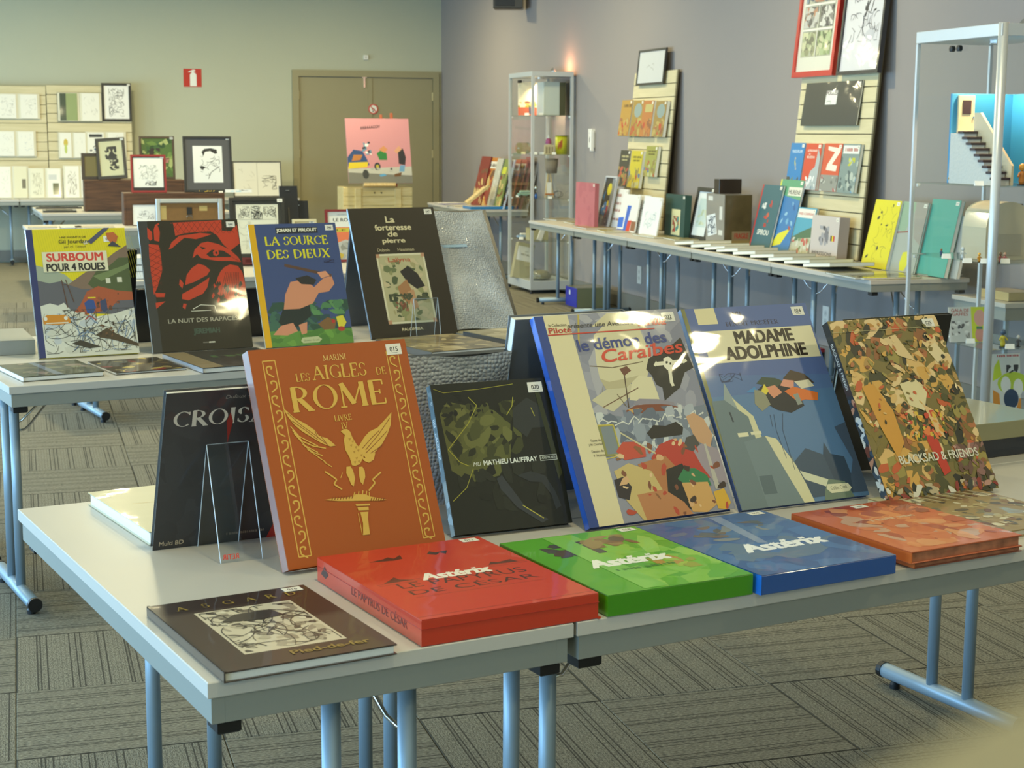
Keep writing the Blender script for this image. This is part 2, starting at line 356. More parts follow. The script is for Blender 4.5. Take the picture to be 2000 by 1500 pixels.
# a stroke-built serif alphabet: S=thick line, s=thin line, A=arc(cx,cy,rx,ry,a0,a1), f=foot serif at (x,y)
SG = {
 'A': (.86, 's.08,0,.43,1 S.43,1,.78,0 s.2,.36,.65,.36 f.08,0 f.78,0'), 'B': (.66, 'S.14,0,.14,1 A.3,.76,.26,.24,-90,90 A.3,.26,.32,.26,-90,90 s.14,1,.3,1 s.14,.52,.3,.52 s.14,0,.3,0'),
 'C': (.78, 'A.46,.5,.4,.5,48,312 s.74,.95,.74,.74'), 'D': (.84, 'S.14,0,.14,1 s.08,0,.36,0 s.08,1,.36,1 A.36,.5,.42,.5,-90,90'),
 'E': (.64, 'S.14,0,.14,1 s.06,1,.58,1 s.06,0,.6,0 s.14,.52,.44,.52 s.58,1,.58,.8 s.6,0,.6,.22 s.44,.62,.44,.42'),
 'G': (.84, 'A.46,.5,.4,.5,48,330 S.76,.42,.76,.05 s.6,.42,.86,.42 s.74,.95,.74,.76'), 'I': (.34, 'S.17,0,.17,1 f.17,0 f.17,1'),
 'L': (.62, 'S.14,0,.14,1 f.14,1 s.06,0,.58,0 s.58,0,.58,.26'), 'M': (1.06, 's.12,0,.14,1 S.14,1,.52,.1 s.52,.1,.9,1 S.9,1,.92,0 f.12,0 f.92,0'),
 'N': (.86, 's.12,0,.12,1 S.12,1,.74,0 s.74,0,.74,1 f.12,0 f.74,1'), 'O': (.9, 'A.45,.5,.4,.52,0,360'),
 'P': (.64, 'S.14,0,.14,1 f.14,0 s.08,1,.32,1 s.14,.48,.32,.48 A.32,.74,.26,.26,-90,90'), 'R': (.76, 'S.14,0,.14,1 f.14,0 s.08,1,.32,1 s.14,.5,.32,.5 A.32,.75,.26,.25,-90,90 S.32,.5,.68,0 f.68,0'),
 'S': (.58, 'A.3,.75,.22,.25,30,240 A.28,.25,.24,.26,-150,60 s.5,.94,.5,.76 s.06,.08,.06,.28'), 'T': (.7, 'S.35,0,.35,1 f.35,0 s.04,1,.66,1 s.04,1,.04,.8 s.66,1,.66,.8'),
 'U': (.82, 'S.14,1,.14,.35 A.42,.35,.28,.36,180,360 s.7,.35,.7,1 f.14,1 f.7,1'), 'V': (.8, 'S.08,1,.4,0 s.4,0,.72,1 f.08,1 f.72,1'),
 'X': (.8, 'S.12,1,.68,0 s.12,0,.68,1 f.12,1 f.68,0 f.12,0 f.68,1'), 'Y': (.76, 'S.08,1,.38,.5 s.38,.5,.68,1 S.38,.5,.38,0 f.08,1 f.68,1 f.38,0'), 'F': (.6, 'S.14,0,.14,1 s.06,1,.56,1 s.14,.52,.42,.52 s.56,1,.56,.8 f.14,0'),
 'H': (.86, 'S.14,0,.14,1 S.72,0,.72,1 s.14,.5,.72,.5 f.14,0 f.14,1 f.72,0 f.72,1'), '4': (.7, 'S.5,0,.5,1 s.5,1,.06,.3 s.06,.3,.66,.3'), ' ': (.36, ''), "'": (.2, 'S.1,1,.1,.8')}
def seg_quad(x0, y0, x1, y1, w_):
    dx, dy = x1-x0, y1-y0; l = sqrt(dx*dx+dy*dy) or 1; nx, ny = -dy/l*w_/2, dx/l*w_/2
    return [(x0-nx, y0-ny), (x1-nx, y1-ny), (x1+nx, y1+ny), (x0+nx, y0+ny)]
def serifpoly(s, TH=.17, th=.07):
    out = []; x = 0
    for ch in s:
        wd, g = SG.get(ch, (.5, ''))
        for q in g.split():
            v = [float(a) for a in q[1:].split(',')]; k = q[0]
            if k in 'Ss': out.append(seg_quad(x+v[0], v[1], x+v[2], v[3], TH if k == 'S' else th))
            elif k == 'f': out.append(seg_quad(x+v[0]-.12, v[1], x+v[0]+.12, v[1], th))
            else:
                n = max(6, int(abs(v[5]-v[4])/14)); pr_ = None
                for i in range(n+1):
                    a = radians(v[4]+(v[5]-v[4])*i/n); hw = (th+(TH-th)*abs(cos(a)))/2
                    pi_ = (x+v[0]+(v[2]-hw)*cos(a), v[1]+(v[3]-hw)*sin(a)); po = (x+v[0]+(v[2]+hw*.6)*cos(a), v[1]+(v[3]+hw*.0)*sin(a))
                    if pr_: out.append([pr_[0], pi_, po, pr_[1]])
                    pr_ = (pi_, po)
        x += wd+.06
    return out, x-.06
ASTEP = .000004
class Art:
    """flat shapes on a W x H sheet, each a hair above the last; coordinates 0..1"""
    def __init__(s, W, H): s.W, s.H, s.z, s.b = W, H, .0002, MB()
    def P(s, pts, c):
        s.z += ASTEP; s.b.face([(x*s.W, y*s.H, s.z) for x, y in pts], 0, c)
    def run(s, spec):
        W, H = s.W, s.H
        for it in spec:
            k = it[0]
            if k == 'r': _, x0, y0, x1, y1, c = it; s.P([(x0, y0), (x1, y0), (x1, y1), (x0, y1)], srgb(c))
            elif k == 'p':
                v = it[1]; pts = [(v[i], v[i+1]) for i in range(0, len(v), 2)]
                a = sum(p[0]*q[1]-q[0]*p[1] for p, q in zip(pts, pts[1:]+pts[:1]))
                s.P(pts if a > 0 else pts[::-1], srgb(it[2]))
            elif k == 'e':
                _, cx, cy, rx, ry, c = it; s.P([(cx+rx*cos(2*pi*i/18), cy+ry*sin(2*pi*i/18)) for i in range(18)], srgb(c))
            elif k == 'l':
                _, w_, c, v = it; c = srgb(c); z = s.z = s.z+ASTEP
                pts = [(v[i]*W, v[i+1]*H) for i in range(0, len(v), 2)]
                for p, q in zip(pts, pts[1:]):
                    s.z += ASTEP*.25; s.b.face([(x, y, s.z) for x, y in seg_quad(*p, *q, w_*W)], 0, c)
            elif k in 'tT':          # text, x-left/centre/..., y baseline, height(fraction of H), colour, options
                _, tx, cx, y0, h, c = it[:6]; op = it[6] if len(it) > 6 else {}
                c = srgb(c); s.z += ASTEP; hh = h*H; sh = op.get('sh', 0); rot = op.get('rot', 0)
                if k == 'T':
                    polys, wd = serifpoly(tx, op.get('TH', .17), op.get('th', .07)); wt = op.get('w', None)
                    wt = wt*W if wt else wd*hh; sx = wt/wd
                    P_ = [[(x*sx-wt/2, y*hh) for x, y in p] for p in polys]
                else:
                    vv, ff, asp = textpoly(tx, 0); wt = op['w']*W if 'w' in op else asp*hh; e_ = op.get('b', 0)*hh*1.1
                    P_ = [[(vv[i][0]*wt-wt/2+ex, vv[i][1]*hh+ey) for i in f]+[None] for ex, ey in (((-e_, -e_*.6), (e_, -e_*.6), (-e_, e_*.6), (e_, e_*.6), (0, 0)) if e_ else ((0, 0),)) for f in ff]; nf = len(ff)
                ca, sa = cos(radians(rot)), sin(radians(rot))
                for n_, p in enumerate(P_):
                    if k == 'T': s.z += .000001
                    else:
                        p = p[:-1]
                        if n_ and n_ % nf == 0: s.z += ASTEP
                    q = [((x+y*sh), y) for x, y in p]
                    q = [(cx*W+x*ca-y*sa, y0*H+x*sa+y*ca, s.z) for x, y in q]
                    s.b.face(q, 0, c)
            elif k == 'z':           # a line of writing too small to read: x-centre, y, height, colour, width
                _, cx, y0, h, c, wd = it; x = cx-wd/2; i = 0
                while x < cx+wd/2:
                    q = (.55, .8, .35, .65)[i % 4]*h*H/W; s.P([(x, y0), (x+q*.8, y0), (x+q*.8, y0+h*(1, .8, 1, .7)[i % 4]), (x, y0+h)], srgb(c)); x += q*(1.1 if i % 5 else 1.9); i += 1
            elif k == 'b':           # blobs: seed, n, x0,y0,x1,y1, rmin,rmax, colours
                _, sd, n, x0, y0, x1, y1, r0, r1, cs = it; R = random.Random(sd); cs = [srgb(c) for c in cs]
                for _i in range(n):
                    cx, cy, r = R.uniform(x0, x1), R.uniform(y0, y1), R.uniform(r0, r1); m_ = R.randint(6, 10); an = R.uniform(0, pi); st = R.uniform(.5, 1.6)
                    pts = []
                    for i in range(m_):
                        rr = r*R.uniform(.65, 1.15); a = 2*pi*i/m_; px, py = rr*cos(a)*st, rr*sin(a)/st
                        X_, Y_ = cx+px*cos(an)-py*sin(an), cy+(px*sin(an)+py*cos(an))*W/H
                        pts.append((min(max(X_, x0), x1), min(max(Y_, y0), y1)))
                    s.P(pts, R.choice(cs))
            elif k == 'k':           # sketch strokes: seed, n, x0,y0,x1,y1, colour, width
                _, sd, n, x0, y0, x1, y1, c, w_ = it; R = random.Random(sd)
                for _i in range(n):
                    x, y, a = R.uniform(x0, x1), R.uniform(y0, y1), R.uniform(0, 2*pi); v = [x, y]; da = R.uniform(-.6, .6)
                    for _j in range(R.randint(2, 6)):
                        a += da; x = min(max(x+cos(a)*.05, x0), x1); y = min(max(y+sin(a)*.04, y0), y1); v += [x, y]
                    s.run([('l', w_*R.uniform(.6, 1.4), c, v)])
        return s
def art(name, W, H, spec, mt, parent, z=0, x=0, y=0):
    a = Art(W, H).run(spec); o = a.b.obj(name, mt, parent); o.location = (x, y, z); return o
def sticker(parent, W, H, num, z=.0008, sw=.032, sh=.021, at=None):
    x = W-sw-.012 if at is None else at[0]; y = H-sh-.008 if at is None else at[1]
    sp = [('r', 0, 0, 1, 1, '#e4dfd0')]
    if num: sp += [('t', num, .5, .3, .42, '#17171c', {'w': .52, 'b': .02}), ('r', .3, .14, .7, .19, '#8a8a88')]
    else: sp += [('r', .3, .4, .7, .6, '#77777a')]
    bb = MB().box((0, 0, 0), (sw, sh, .0003)); o = bb.obj('number_sticker', whitec, parent); o.location = (x, y, z)
    art('number_print', sw, sh, sp, PM, o, z=.0001)
    return o
_cols = {}
def PB(col, kind='sleeve'):
    k = (col, kind)
    if k not in _cols: _cols[k] = mat('board_%s_%s' % (col.lstrip('#'), kind), col, {'sleeve': .35, 'matte': .65, 'lam': .4}[kind], coat={'sleeve': 1.0, 'matte': 0, 'lam': .5}[kind], bump=(.05 if kind == 'sleeve' else 0), bscale=10)
    return _cols[k]
def book(label, M, W, H, T, cover, spine=None, spec=None, num=None, name='comic_album', cat='book', group=None, kind='sleeve', pages=None, flip=False, simple=False, stk=True, sticker_at=None, box=False, spine_art=None, pm=None, lid=False):
    t = thing(name, label, cat, M, group); spine = spine or cover; bt = .0022 if T > .008 else T*.25
    if box:
        b_ = MB(); b_.box((0, 0, -T), (W, H, 0), bev=.0012); b_.obj('case_body', PB(cover, kind), t)
        if lid:
            MB().box((-.001, -.001, -T*.36), (W+.001, H+.001, -T*.34)).obj('lid_seam', PB(spine, kind), t)
            MB().box((W-.001, -.002, -T), (W+.004, H, -T+.003)).obj('base_flap', PB(cover, kind), t)
    elif simple:
        MB().box((0, 0, -bt), (W, H, 0)).box((0, 0, -T), (W, H, -T+bt)).box((0 if not flip else W-bt, 0, -T), (bt if not flip else W, H, 0)).obj('cover', PB(cover, kind), t)
        MB().box((bt*1.01 if not flip else .001, .002, -T+bt*1.01), (W-.001 if not flip else W-bt*1.01, H-.002, -bt*1.01)).obj('page_block', pages or paper, t)
    else:
        MB().box((0, 0, -bt), (W, H, 0), bev=.0006).obj('front_cover', PB(cover, kind), t)
        MB().box((0, 0, -T), (W, H, -T+bt), bev=.0006).obj('back_cover', PB(cover, kind), t)
        x0, x1 = (0, bt) if not flip else (W-bt, W)
        MB().box((x0, 0, -T+bt*.9), (x1, H, -bt*.9)).obj('spine', PB(spine, kind), t)
        MB().box((.004 if flip else bt*1.05, .004, -T+bt*1.02), (W-bt*1.05 if flip else W-.004, H-.004, -bt*1.02)).obj('page_block', pages or paper, t)
    if spec: art('cover_print', W, H, spec, pm or {'sleeve': PG, 'matte': PM, 'lam': PC}[kind], t)
    if spine_art:
        o = art('spine_print', H, T, spine_art, PG, t)
        o.matrix_local = Matrix(((0, 0, -1, -.0002), (-1, 0, 0, H), (0, 1, 0, -T), (0, 0, 0, 1)))
    if stk: sticker(t, W, H, num, at=sticker_at)
    return t
def framed(label, M, W, H, T, fw, fcol, spec, matc=None, mw=0, name='framed_picture', cat='picture', group=None, stk=True, glossy=True, mb=None):
    t = thing(name, label, cat, M, group); fm = PB(fcol, 'lam')
    b_ = MB()
    for (a, c) in (((0, 0, -T), (fw, H, 0)), ((W-fw, 0, -T), (W, H, 0)), ((fw, 0, -T), (W-fw, fw, 0)), ((fw, H-fw, -T), (W-fw, H, 0))): b_.box(a, c)
    b_.obj('frame_moulding', fm, t)
    MB().box((fw*.5, fw*.5, -T*.9), (W-fw*.5, H-fw*.5, -T*.55)).obj('backing_board', cream, t)
    x0, y0, x1, y1 = fw, fw, W-fw, H-fw
    if matc:
        mb = mw if mb is None else mb
        MB().box((x0, y0, -T*.5), (x1, y1, -T*.42)).obj('mat_board', PB(matc, 'lam'), t); x0 += mw; x1 -= mw; y0 += mb; y1 -= mw
    art('artwork', x1-x0, y1-y0, spec, PG if glossy else PM, t, z=-T*.40, x=x0, y=y0)
    if stk: sticker(t, W, H, None, z=-T*.3 if fw < .02 else .0005)
    return t
def backboard(label, M, W, H, T, col='#131417', group=None, white=None, name='comic_album', cat='book', leg=False):
    """the back of a book or frame that faces away"""
    t = thing(name, label, cat, M, group)
    MB().box((0, 0, -.003), (W, H, 0), bev=.0008).obj('back_cover', PB(col, 'lam'), t)
    MB().box((0, 0, -T), (W, H, -T+.003), bev=.0008).obj('front_cover', PB(col, 'lam'), t)
    MB().box((.004, .004, -T+.0031), (W-.004, H-.004, -.0031)).obj('page_block', paper if white else cream, t)
    MB().box((W-.003, 0, -T+.0031), (W, H, -.0031)).obj('spine', PB(col, 'lam'), t)
    return t
# acrylic easel: two leaves meeting at the top, a foot turned out in front
def easel(label, loc, yaw, h=.20, w_=.075, text=False, spread=.055, group='clear acrylic book easels'):
    t = thing('acrylic_easel', label, 'book stand', Matrix.Translation(loc) @ Matrix.Rotation(radians(yaw), 4, 'Z'), group)
    th = .0025
    for nm, y0, y1, wb in (('front_leaf', -spread, 0, w_), ('rear_leaf', spread, 0, w_)):
        b_ = MB(); a = wb/2; c = wb/2
        pts = [(-a, y0, 0), (a, y0, 0), (c, y1, h), (-c, y1, h)]
        s_ = Vector((0, th, 0)); q = [tuple(Vector(p)+s_) for p in pts]
        b_.face(pts); b_.face(q[::-1]); b_.obj(nm, acryl, t)
        e_ = MB()
        for i in (1, 3): e_.face([pts[i], q[i], q[(i+1) % 4], pts[(i+1) % 4]])
        e_.tube([pts[0], pts[3]], .0009, seg=6); e_.tube([pts[1], pts[2]], .0009, seg=6); e_.tube([pts[3], pts[2]], .0012, seg=6)
        e_.obj('leaf_edge', acryl_edge, t)
    if text:
        o = art('foot_print', .03, .009, [('t', 'RETIR', .5, 0, 1, '#d8402c', {'w': 1, 'b': .02})], PM, t)
        k_ = sqrt(h*h+spread*spread); o.matrix_local = Matrix(((-1, 0, 0, -.005), (0, spread/k_, -h/k_, -spread-.0008+.006*spread/k_), (0, h/k_, spread/k_, .006), (0, 0, 0, 1)))
    return t
# folding table: origin on the floor under one corner; x = long side, y = depth
def table(label, M, Lx, Ly, legx=(.10, None), group='folding tables', braces=True, top_h=.74):
    t = thing('folding_table', label, 'table', M, group)
    MB().box((0, 0, top_h-.024), (Lx, Ly, top_h), bev=.0015).obj('tabletop', laminate, t)
    r = .007; za, zb = top_h-.065, top_h-.0242
    for (a, c) in (((r, r, za), (Lx-r, r+.02, zb)), ((r, Ly-r-.02, za), (Lx-r, Ly-r, zb)), ((r, r+.0202, za), (r+.02, Ly-r-.0202, zb)), ((Lx-r-.02, r+.0202, za), (Lx-r, Ly-r-.0202, zb))):
        MB().box(a, c, bev=.001).obj('apron_rail', apronm, t)
    for cx in (.035, Lx-.035):
        for cy in (.035, Ly-.035):
            MB().box((cx-.022, cy-.018, za-.020), (cx+.022, cy+.018, za), bev=.003).obj('corner_block', blackp, t)
    xs = [legx[0], Lx-(legx[1] if legx[1] else legx[0])]
    for i, X_ in enumerate(xs):
        mid = Ly/2; sg = 1 if i == 0 else -1
        for dy in (-.065, .065):
            MB().tube([(X_, mid+dy, .055), (X_, mid+dy, za)], .0152, seg=18).obj('leg', steel, t, smooth=True)
            if braces:
                MB().tube([(X_+sg*.15, mid+dy*.3, za+.004), (X_+sg*.05, mid+dy*.8, za-.10), (X_+sg*.03, mid+dy*.95, za-.112), (X_+sg*.012, mid+dy, za-.112)], .004, seg=8).obj('brace', chrome, t, smooth=True)
        MB().box((X_-.02, Ly*.12, za), (X_+.02, Ly*.88, za+.02)).obj('leg_bearer', apronm, t)
        MB().tube([(X_, mid-.245, .04), (X_, mid+.245, .04)], .021, seg=18).obj('foot', steel, t, smooth=True)
        for s_ in (-1, 1):
            y0 = mid+s_*.245
            MB().tube([(X_, y0, .04), (X_, y0+s_*.016, .04)], .0225, seg=18).obj('foot_cap', blackp, t)
            MB().lathe([(.014, 0), (.014, .012), (.009, .02)], Matrix.Translation((X_, y0-s_*.04, 0))).obj('glide', blackp, t)
    return t
def TM(x, y, yaw): return Matrix.Translation((x, y, 0)) @ Matrix.Rotation(radians(yaw), 4, 'Z')

# ------------------------------------------------------------------ tables
p = L(0, 1.2); table('folding table at the near left corner, its bare end facing left', TM(p.x, p.y, YF-90), 1.2, .6, (.12, None), None)
p = L(.607, 0); table('long folding table in the front row, carrying the boxed sets', TM(p.x, p.y, YF), 1.8, .6, (.085, None), None)
p = L(.607, .603); table('long folding table directly behind the front row table', TM(p.x, p.y, YF), 1.8, .6, (.06, .09), None)
p = L(.33, 2.835); table('folding table of the middle row under the yellow and red albums', TM(p.x, p.y, YF), 1.8, .6, (.06, None), None)
p = L(.33, 3.438); table('folding table of the middle row, rear side, partly out of the left edge', TM(p.x, p.y, YF), 1.8, .6, (.06, None), None)
p = L(1.42, 6.1); table('folding table of the third row behind the red hawk album', TM(p.x, p.y, YF), 1.8, .6, (.075, None), None)
p = L(1.42, 6.703); table('folding table of the third row, rear side', TM(p.x, p.y, YF), 1.8, .6, (.075, None), None)
RX, RY0, RL = 4.338, 13.769, 1.219
nm = ['first folding table of the wall row, beside the glass case', 'second folding table of the wall row from the glass case', 'middle folding table of the wall row, beneath the grey box', 'fourth folding table of the wall row, beneath the big slat panel', 'nearest folding table of the wall row, with the yellow album']
for k in range(5): table(nm[k], TM(RX, RY0-RL*k-.002, -90), RL-.004, .603, (.13, None), None)
table('short folding table in the corner behind the small glass case', TM(4.36, 17.6, -90), 1.85, .6, (.2, None), None)
table('folding table with a brown crate, left in the background', TM(.05, 13.27, 3), 1.8, .6, (.1, None), None)
table('folding table with flat black frames, left in the background', TM(.2, 15.75, 3), 1.8, .7, (.1, None), None)
BX = onY(38, 388, 19.05).x
table('folding table along the back wall at the left picture edge', TM(BX-1.803, 19.04, 0), 1.8, .6, (.1, None), None)
table('second folding table along the back wall, under the slatted panel', TM(BX, 19.04, 0), 1.5, .6, (.1, None), None)
table('folding table along the back wall, ending beside the double door', TM(BX+1.503, 19.04, 0), onY(585, 388, 19.05).x-BX-1.503, .6, (.1, None), None)
table('folding table behind the one with flat black frames', TM(.16, 16.47, 3), 1.8, .7, (.1, None), None)

# ------------------------------------------------------------------ front tables: the upright albums
def up(B, yaw, lean, T=0): return mat4(Vector((B[0], B[1], .7405+(T*sin(radians(lean)) if lean > 0 else 0))), yaw, lean)
def flatm(B, yaw, T, z=.7405, lean=90): return mat4(Vector((B[0], B[1], z+T)), yaw, lean)
def onV(px, py, v): d = ray(px, py); return OC+d*((v-(OC-C0).dot(D1))/d.dot(D1))
GOLD = '#d9ae4c'
R_ = '#c23a1a'
eagle_art = [('p', [0.146, 0.722, 0.166, 0.706, 0.2, 0.674, 0.263, 0.64, 0.313, 0.606, 0.33, 0.579, 0.38, 0.563, 0.422, 0.526, 0.389, 0.524, 0.335, 0.545, 0.285, 0.576, 0.235, 0.606, 0.192, 0.642, 0.164, 0.681], GOLD),
 ('l', .006, GOLD, [0.168, 0.637, 0.21, 0.586, 0.261, 0.559, 0.312, 0.533]),
 ('l', .007, GOLD, [0.176, 0.618, 0.223, 0.563, 0.284, 0.535, 0.358, 0.519]),
 ('l', .006, GOLD, [0.181, 0.603, 0.236, 0.54, 0.305, 0.504]),
 ('l', .006, GOLD, [0.22, 0.549, 0.276, 0.507, 0.329, 0.487]),
 ('l', .005, GOLD, [0.242, 0.525, 0.316, 0.474]),
 ('l', .005, GOLD, [0.299, 0.483, 0.341, 0.456]),
 ('l', .005, GOLD, [0.331, 0.457, 0.373, 0.431]),
 ('l', .004, '#8a4813', [0.164, 0.699, 0.241, 0.631, 0.307, 0.585, 0.372, 0.534]),
 ('l', .004, '#8a4813', [0.182, 0.661, 0.255, 0.611, 0.32, 0.561]),
 ('l', .004, '#8a4813', [0.312, 0.603, 0.322, 0.568]),
 ('l', .004, '#8a4813', [0.343, 0.574, 0.372, 0.534]),
 ('p', [0.815, 0.653, 0.795, 0.595, 0.761, 0.552, 0.716, 0.51, 0.665, 0.478, 0.625, 0.458, 0.593, 0.453, 0.57, 0.482, 0.565, 0.512, 0.61, 0.55, 0.648, 0.573, 0.705, 0.587, 0.763, 0.621], GOLD),
 ('p', [0.661, 0.473, 0.642, 0.441, 0.607, 0.429, 0.579, 0.44, 0.569, 0.459, 0.593, 0.453], GOLD),
 ('l', .004, '#8a4813', [0.796, 0.626, 0.707, 0.557, 0.603, 0.49]),
 ('l', .004, '#8a4813', [0.763, 0.567, 0.673, 0.514, 0.599, 0.475]),
 ('l', .004, '#8a4813', [0.711, 0.572, 0.649, 0.539, 0.585, 0.499]),
 ('l', .004, '#8a4813', [0.712, 0.502, 0.63, 0.472]),
 ('p', [0.469, 0.589, 0.489, 0.597, 0.512, 0.596, 0.527, 0.584, 0.534, 0.557, 0.554, 0.517, 0.571, 0.504, 0.594, 0.487, 0.578, 0.455, 0.549, 0.428, 0.517, 0.422, 0.498, 0.427, 0.493, 0.463, 0.475, 0.502, 0.478, 0.547, 0.49, 0.57], GOLD),
 ('p', [0.462, 0.423, 0.487, 0.423, 0.499, 0.404, 0.502, 0.365, 0.484, 0.33, 0.47, 0.339, 0.462, 0.37, 0.453, 0.393], GOLD),
 ('p', [0.538, 0.415, 0.561, 0.415, 0.571, 0.395, 0.567, 0.366, 0.543, 0.332, 0.53, 0.347, 0.53, 0.377], GOLD),
 ('l', .009, GOLD, [0.324, 0.414, 0.358, 0.392, 0.387, 0.371, 0.366, 0.351, 0.408, 0.323]),
 ('l', .009, GOLD, [0.671, 0.379, 0.61, 0.35, 0.621, 0.333, 0.572, 0.301]),
 ('l', .004, GOLD, [0.43, 0.399, 0.413, 0.375]),
 ('p', [0.287, 0.286, 0.344, 0.288, 0.423, 0.284, 0.474, 0.285, 0.486, 0.293, 0.546, 0.287, 0.573, 0.274, 0.622, 0.262, 0.676, 0.248, 0.618, 0.25, 0.557, 0.256, 0.477, 0.263, 0.379, 0.272], GOLD),
 ('l', .006, GOLD, [0.484, 0.304, 0.472, 0.286]),
 ('l', .006, GOLD, [0.51, 0.305, 0.5, 0.285]),
 ('l', .006, GOLD, [0.536, 0.306, 0.526, 0.284]),
 ('l', .006, GOLD, [0.558, 0.301, 0.55, 0.279]),
 ('l', .006, GOLD, [0.573, 0.294, 0.569, 0.276]),
 ('p', [0.473, 0.248, 0.562, 0.242, 0.563, 0.233, 0.476, 0.239], GOLD),
 ('p', [0.481, 0.233, 0.55, 0.229, 0.549, 0.213, 0.483, 0.218], GOLD),
 ('p', [0.493, 0.209, 0.543, 0.206, 0.533, 0.176, 0.526, 0.103, 0.483, 0.104, 0.497, 0.158], GOLD),
 ('l', .004, GOLD, [0.479, 0.205, 0.479, 0.106]),
 ('l', .006, '#8a4813', [0.332, 0.28, 0.344, 0.293]),
 ('l', .006, '#8a4813', [0.35, 0.28, 0.361, 0.293]),
 ('l', .006, '#8a4813', [0.367, 0.279, 0.379, 0.292]),
 ('l', .006, '#8a4813', [0.385, 0.278, 0.397, 0.292]),
 ('l', .006, '#8a4813', [0.403, 0.278, 0.415, 0.291]),
 ('l', .006, '#8a4813', [0.421, 0.277, 0.433, 0.29]),
 ('l', .006, '#8a4813', [0.439, 0.276, 0.45, 0.29]),
 ('l', .006, '#8a4813', [0.457, 0.276, 0.469, 0.289]),
 ('l', .006, '#8a4813', [0.573, 0.255, 0.584, 0.268]),
 ('l', .006, '#8a4813', [0.588, 0.253, 0.599, 0.266]),
 ('l', .006, '#8a4813', [0.603, 0.251, 0.614, 0.264]),
 ('l', .006, '#8a4813', [0.618, 0.25, 0.629, 0.263]),
 ('l', .006, '#8a4813', [0.633, 0.248, 0.644, 0.261]),
 ('l', .006, '#8a4813', [0.648, 0.246, 0.66, 0.259]),
 ('p', [0.507, 0.552, 0.524, 0.553, 0.515, 0.54], '#b98a34'),
 ('p', [0.509, 0.521, 0.526, 0.523, 0.516, 0.51], '#b98a34'),
 ('p', [0.521, 0.49, 0.538, 0.492, 0.528, 0.479], '#b98a34'),
 ('p', [0.528, 0.46, 0.545, 0.461, 0.535, 0.449], '#b98a34'),
 ('p', [0.548, 0.495, 0.565, 0.497, 0.555, 0.484], '#b98a34'),
 ('p', [0.562, 0.471, 0.579, 0.473, 0.569, 0.46], '#b98a34'),
 ('p', [0.539, 0.444, 0.555, 0.445, 0.546, 0.432], '#b98a34'),
 ('p', [0.524, 0.539, 0.541, 0.54, 0.531, 0.528], '#b98a34'),
 ('p', [0.537, 0.511, 0.554, 0.513, 0.544, 0.5], '#b98a34'),
 ('p', [0.513, 0.443, 0.529, 0.444, 0.52, 0.431], '#b98a34')]
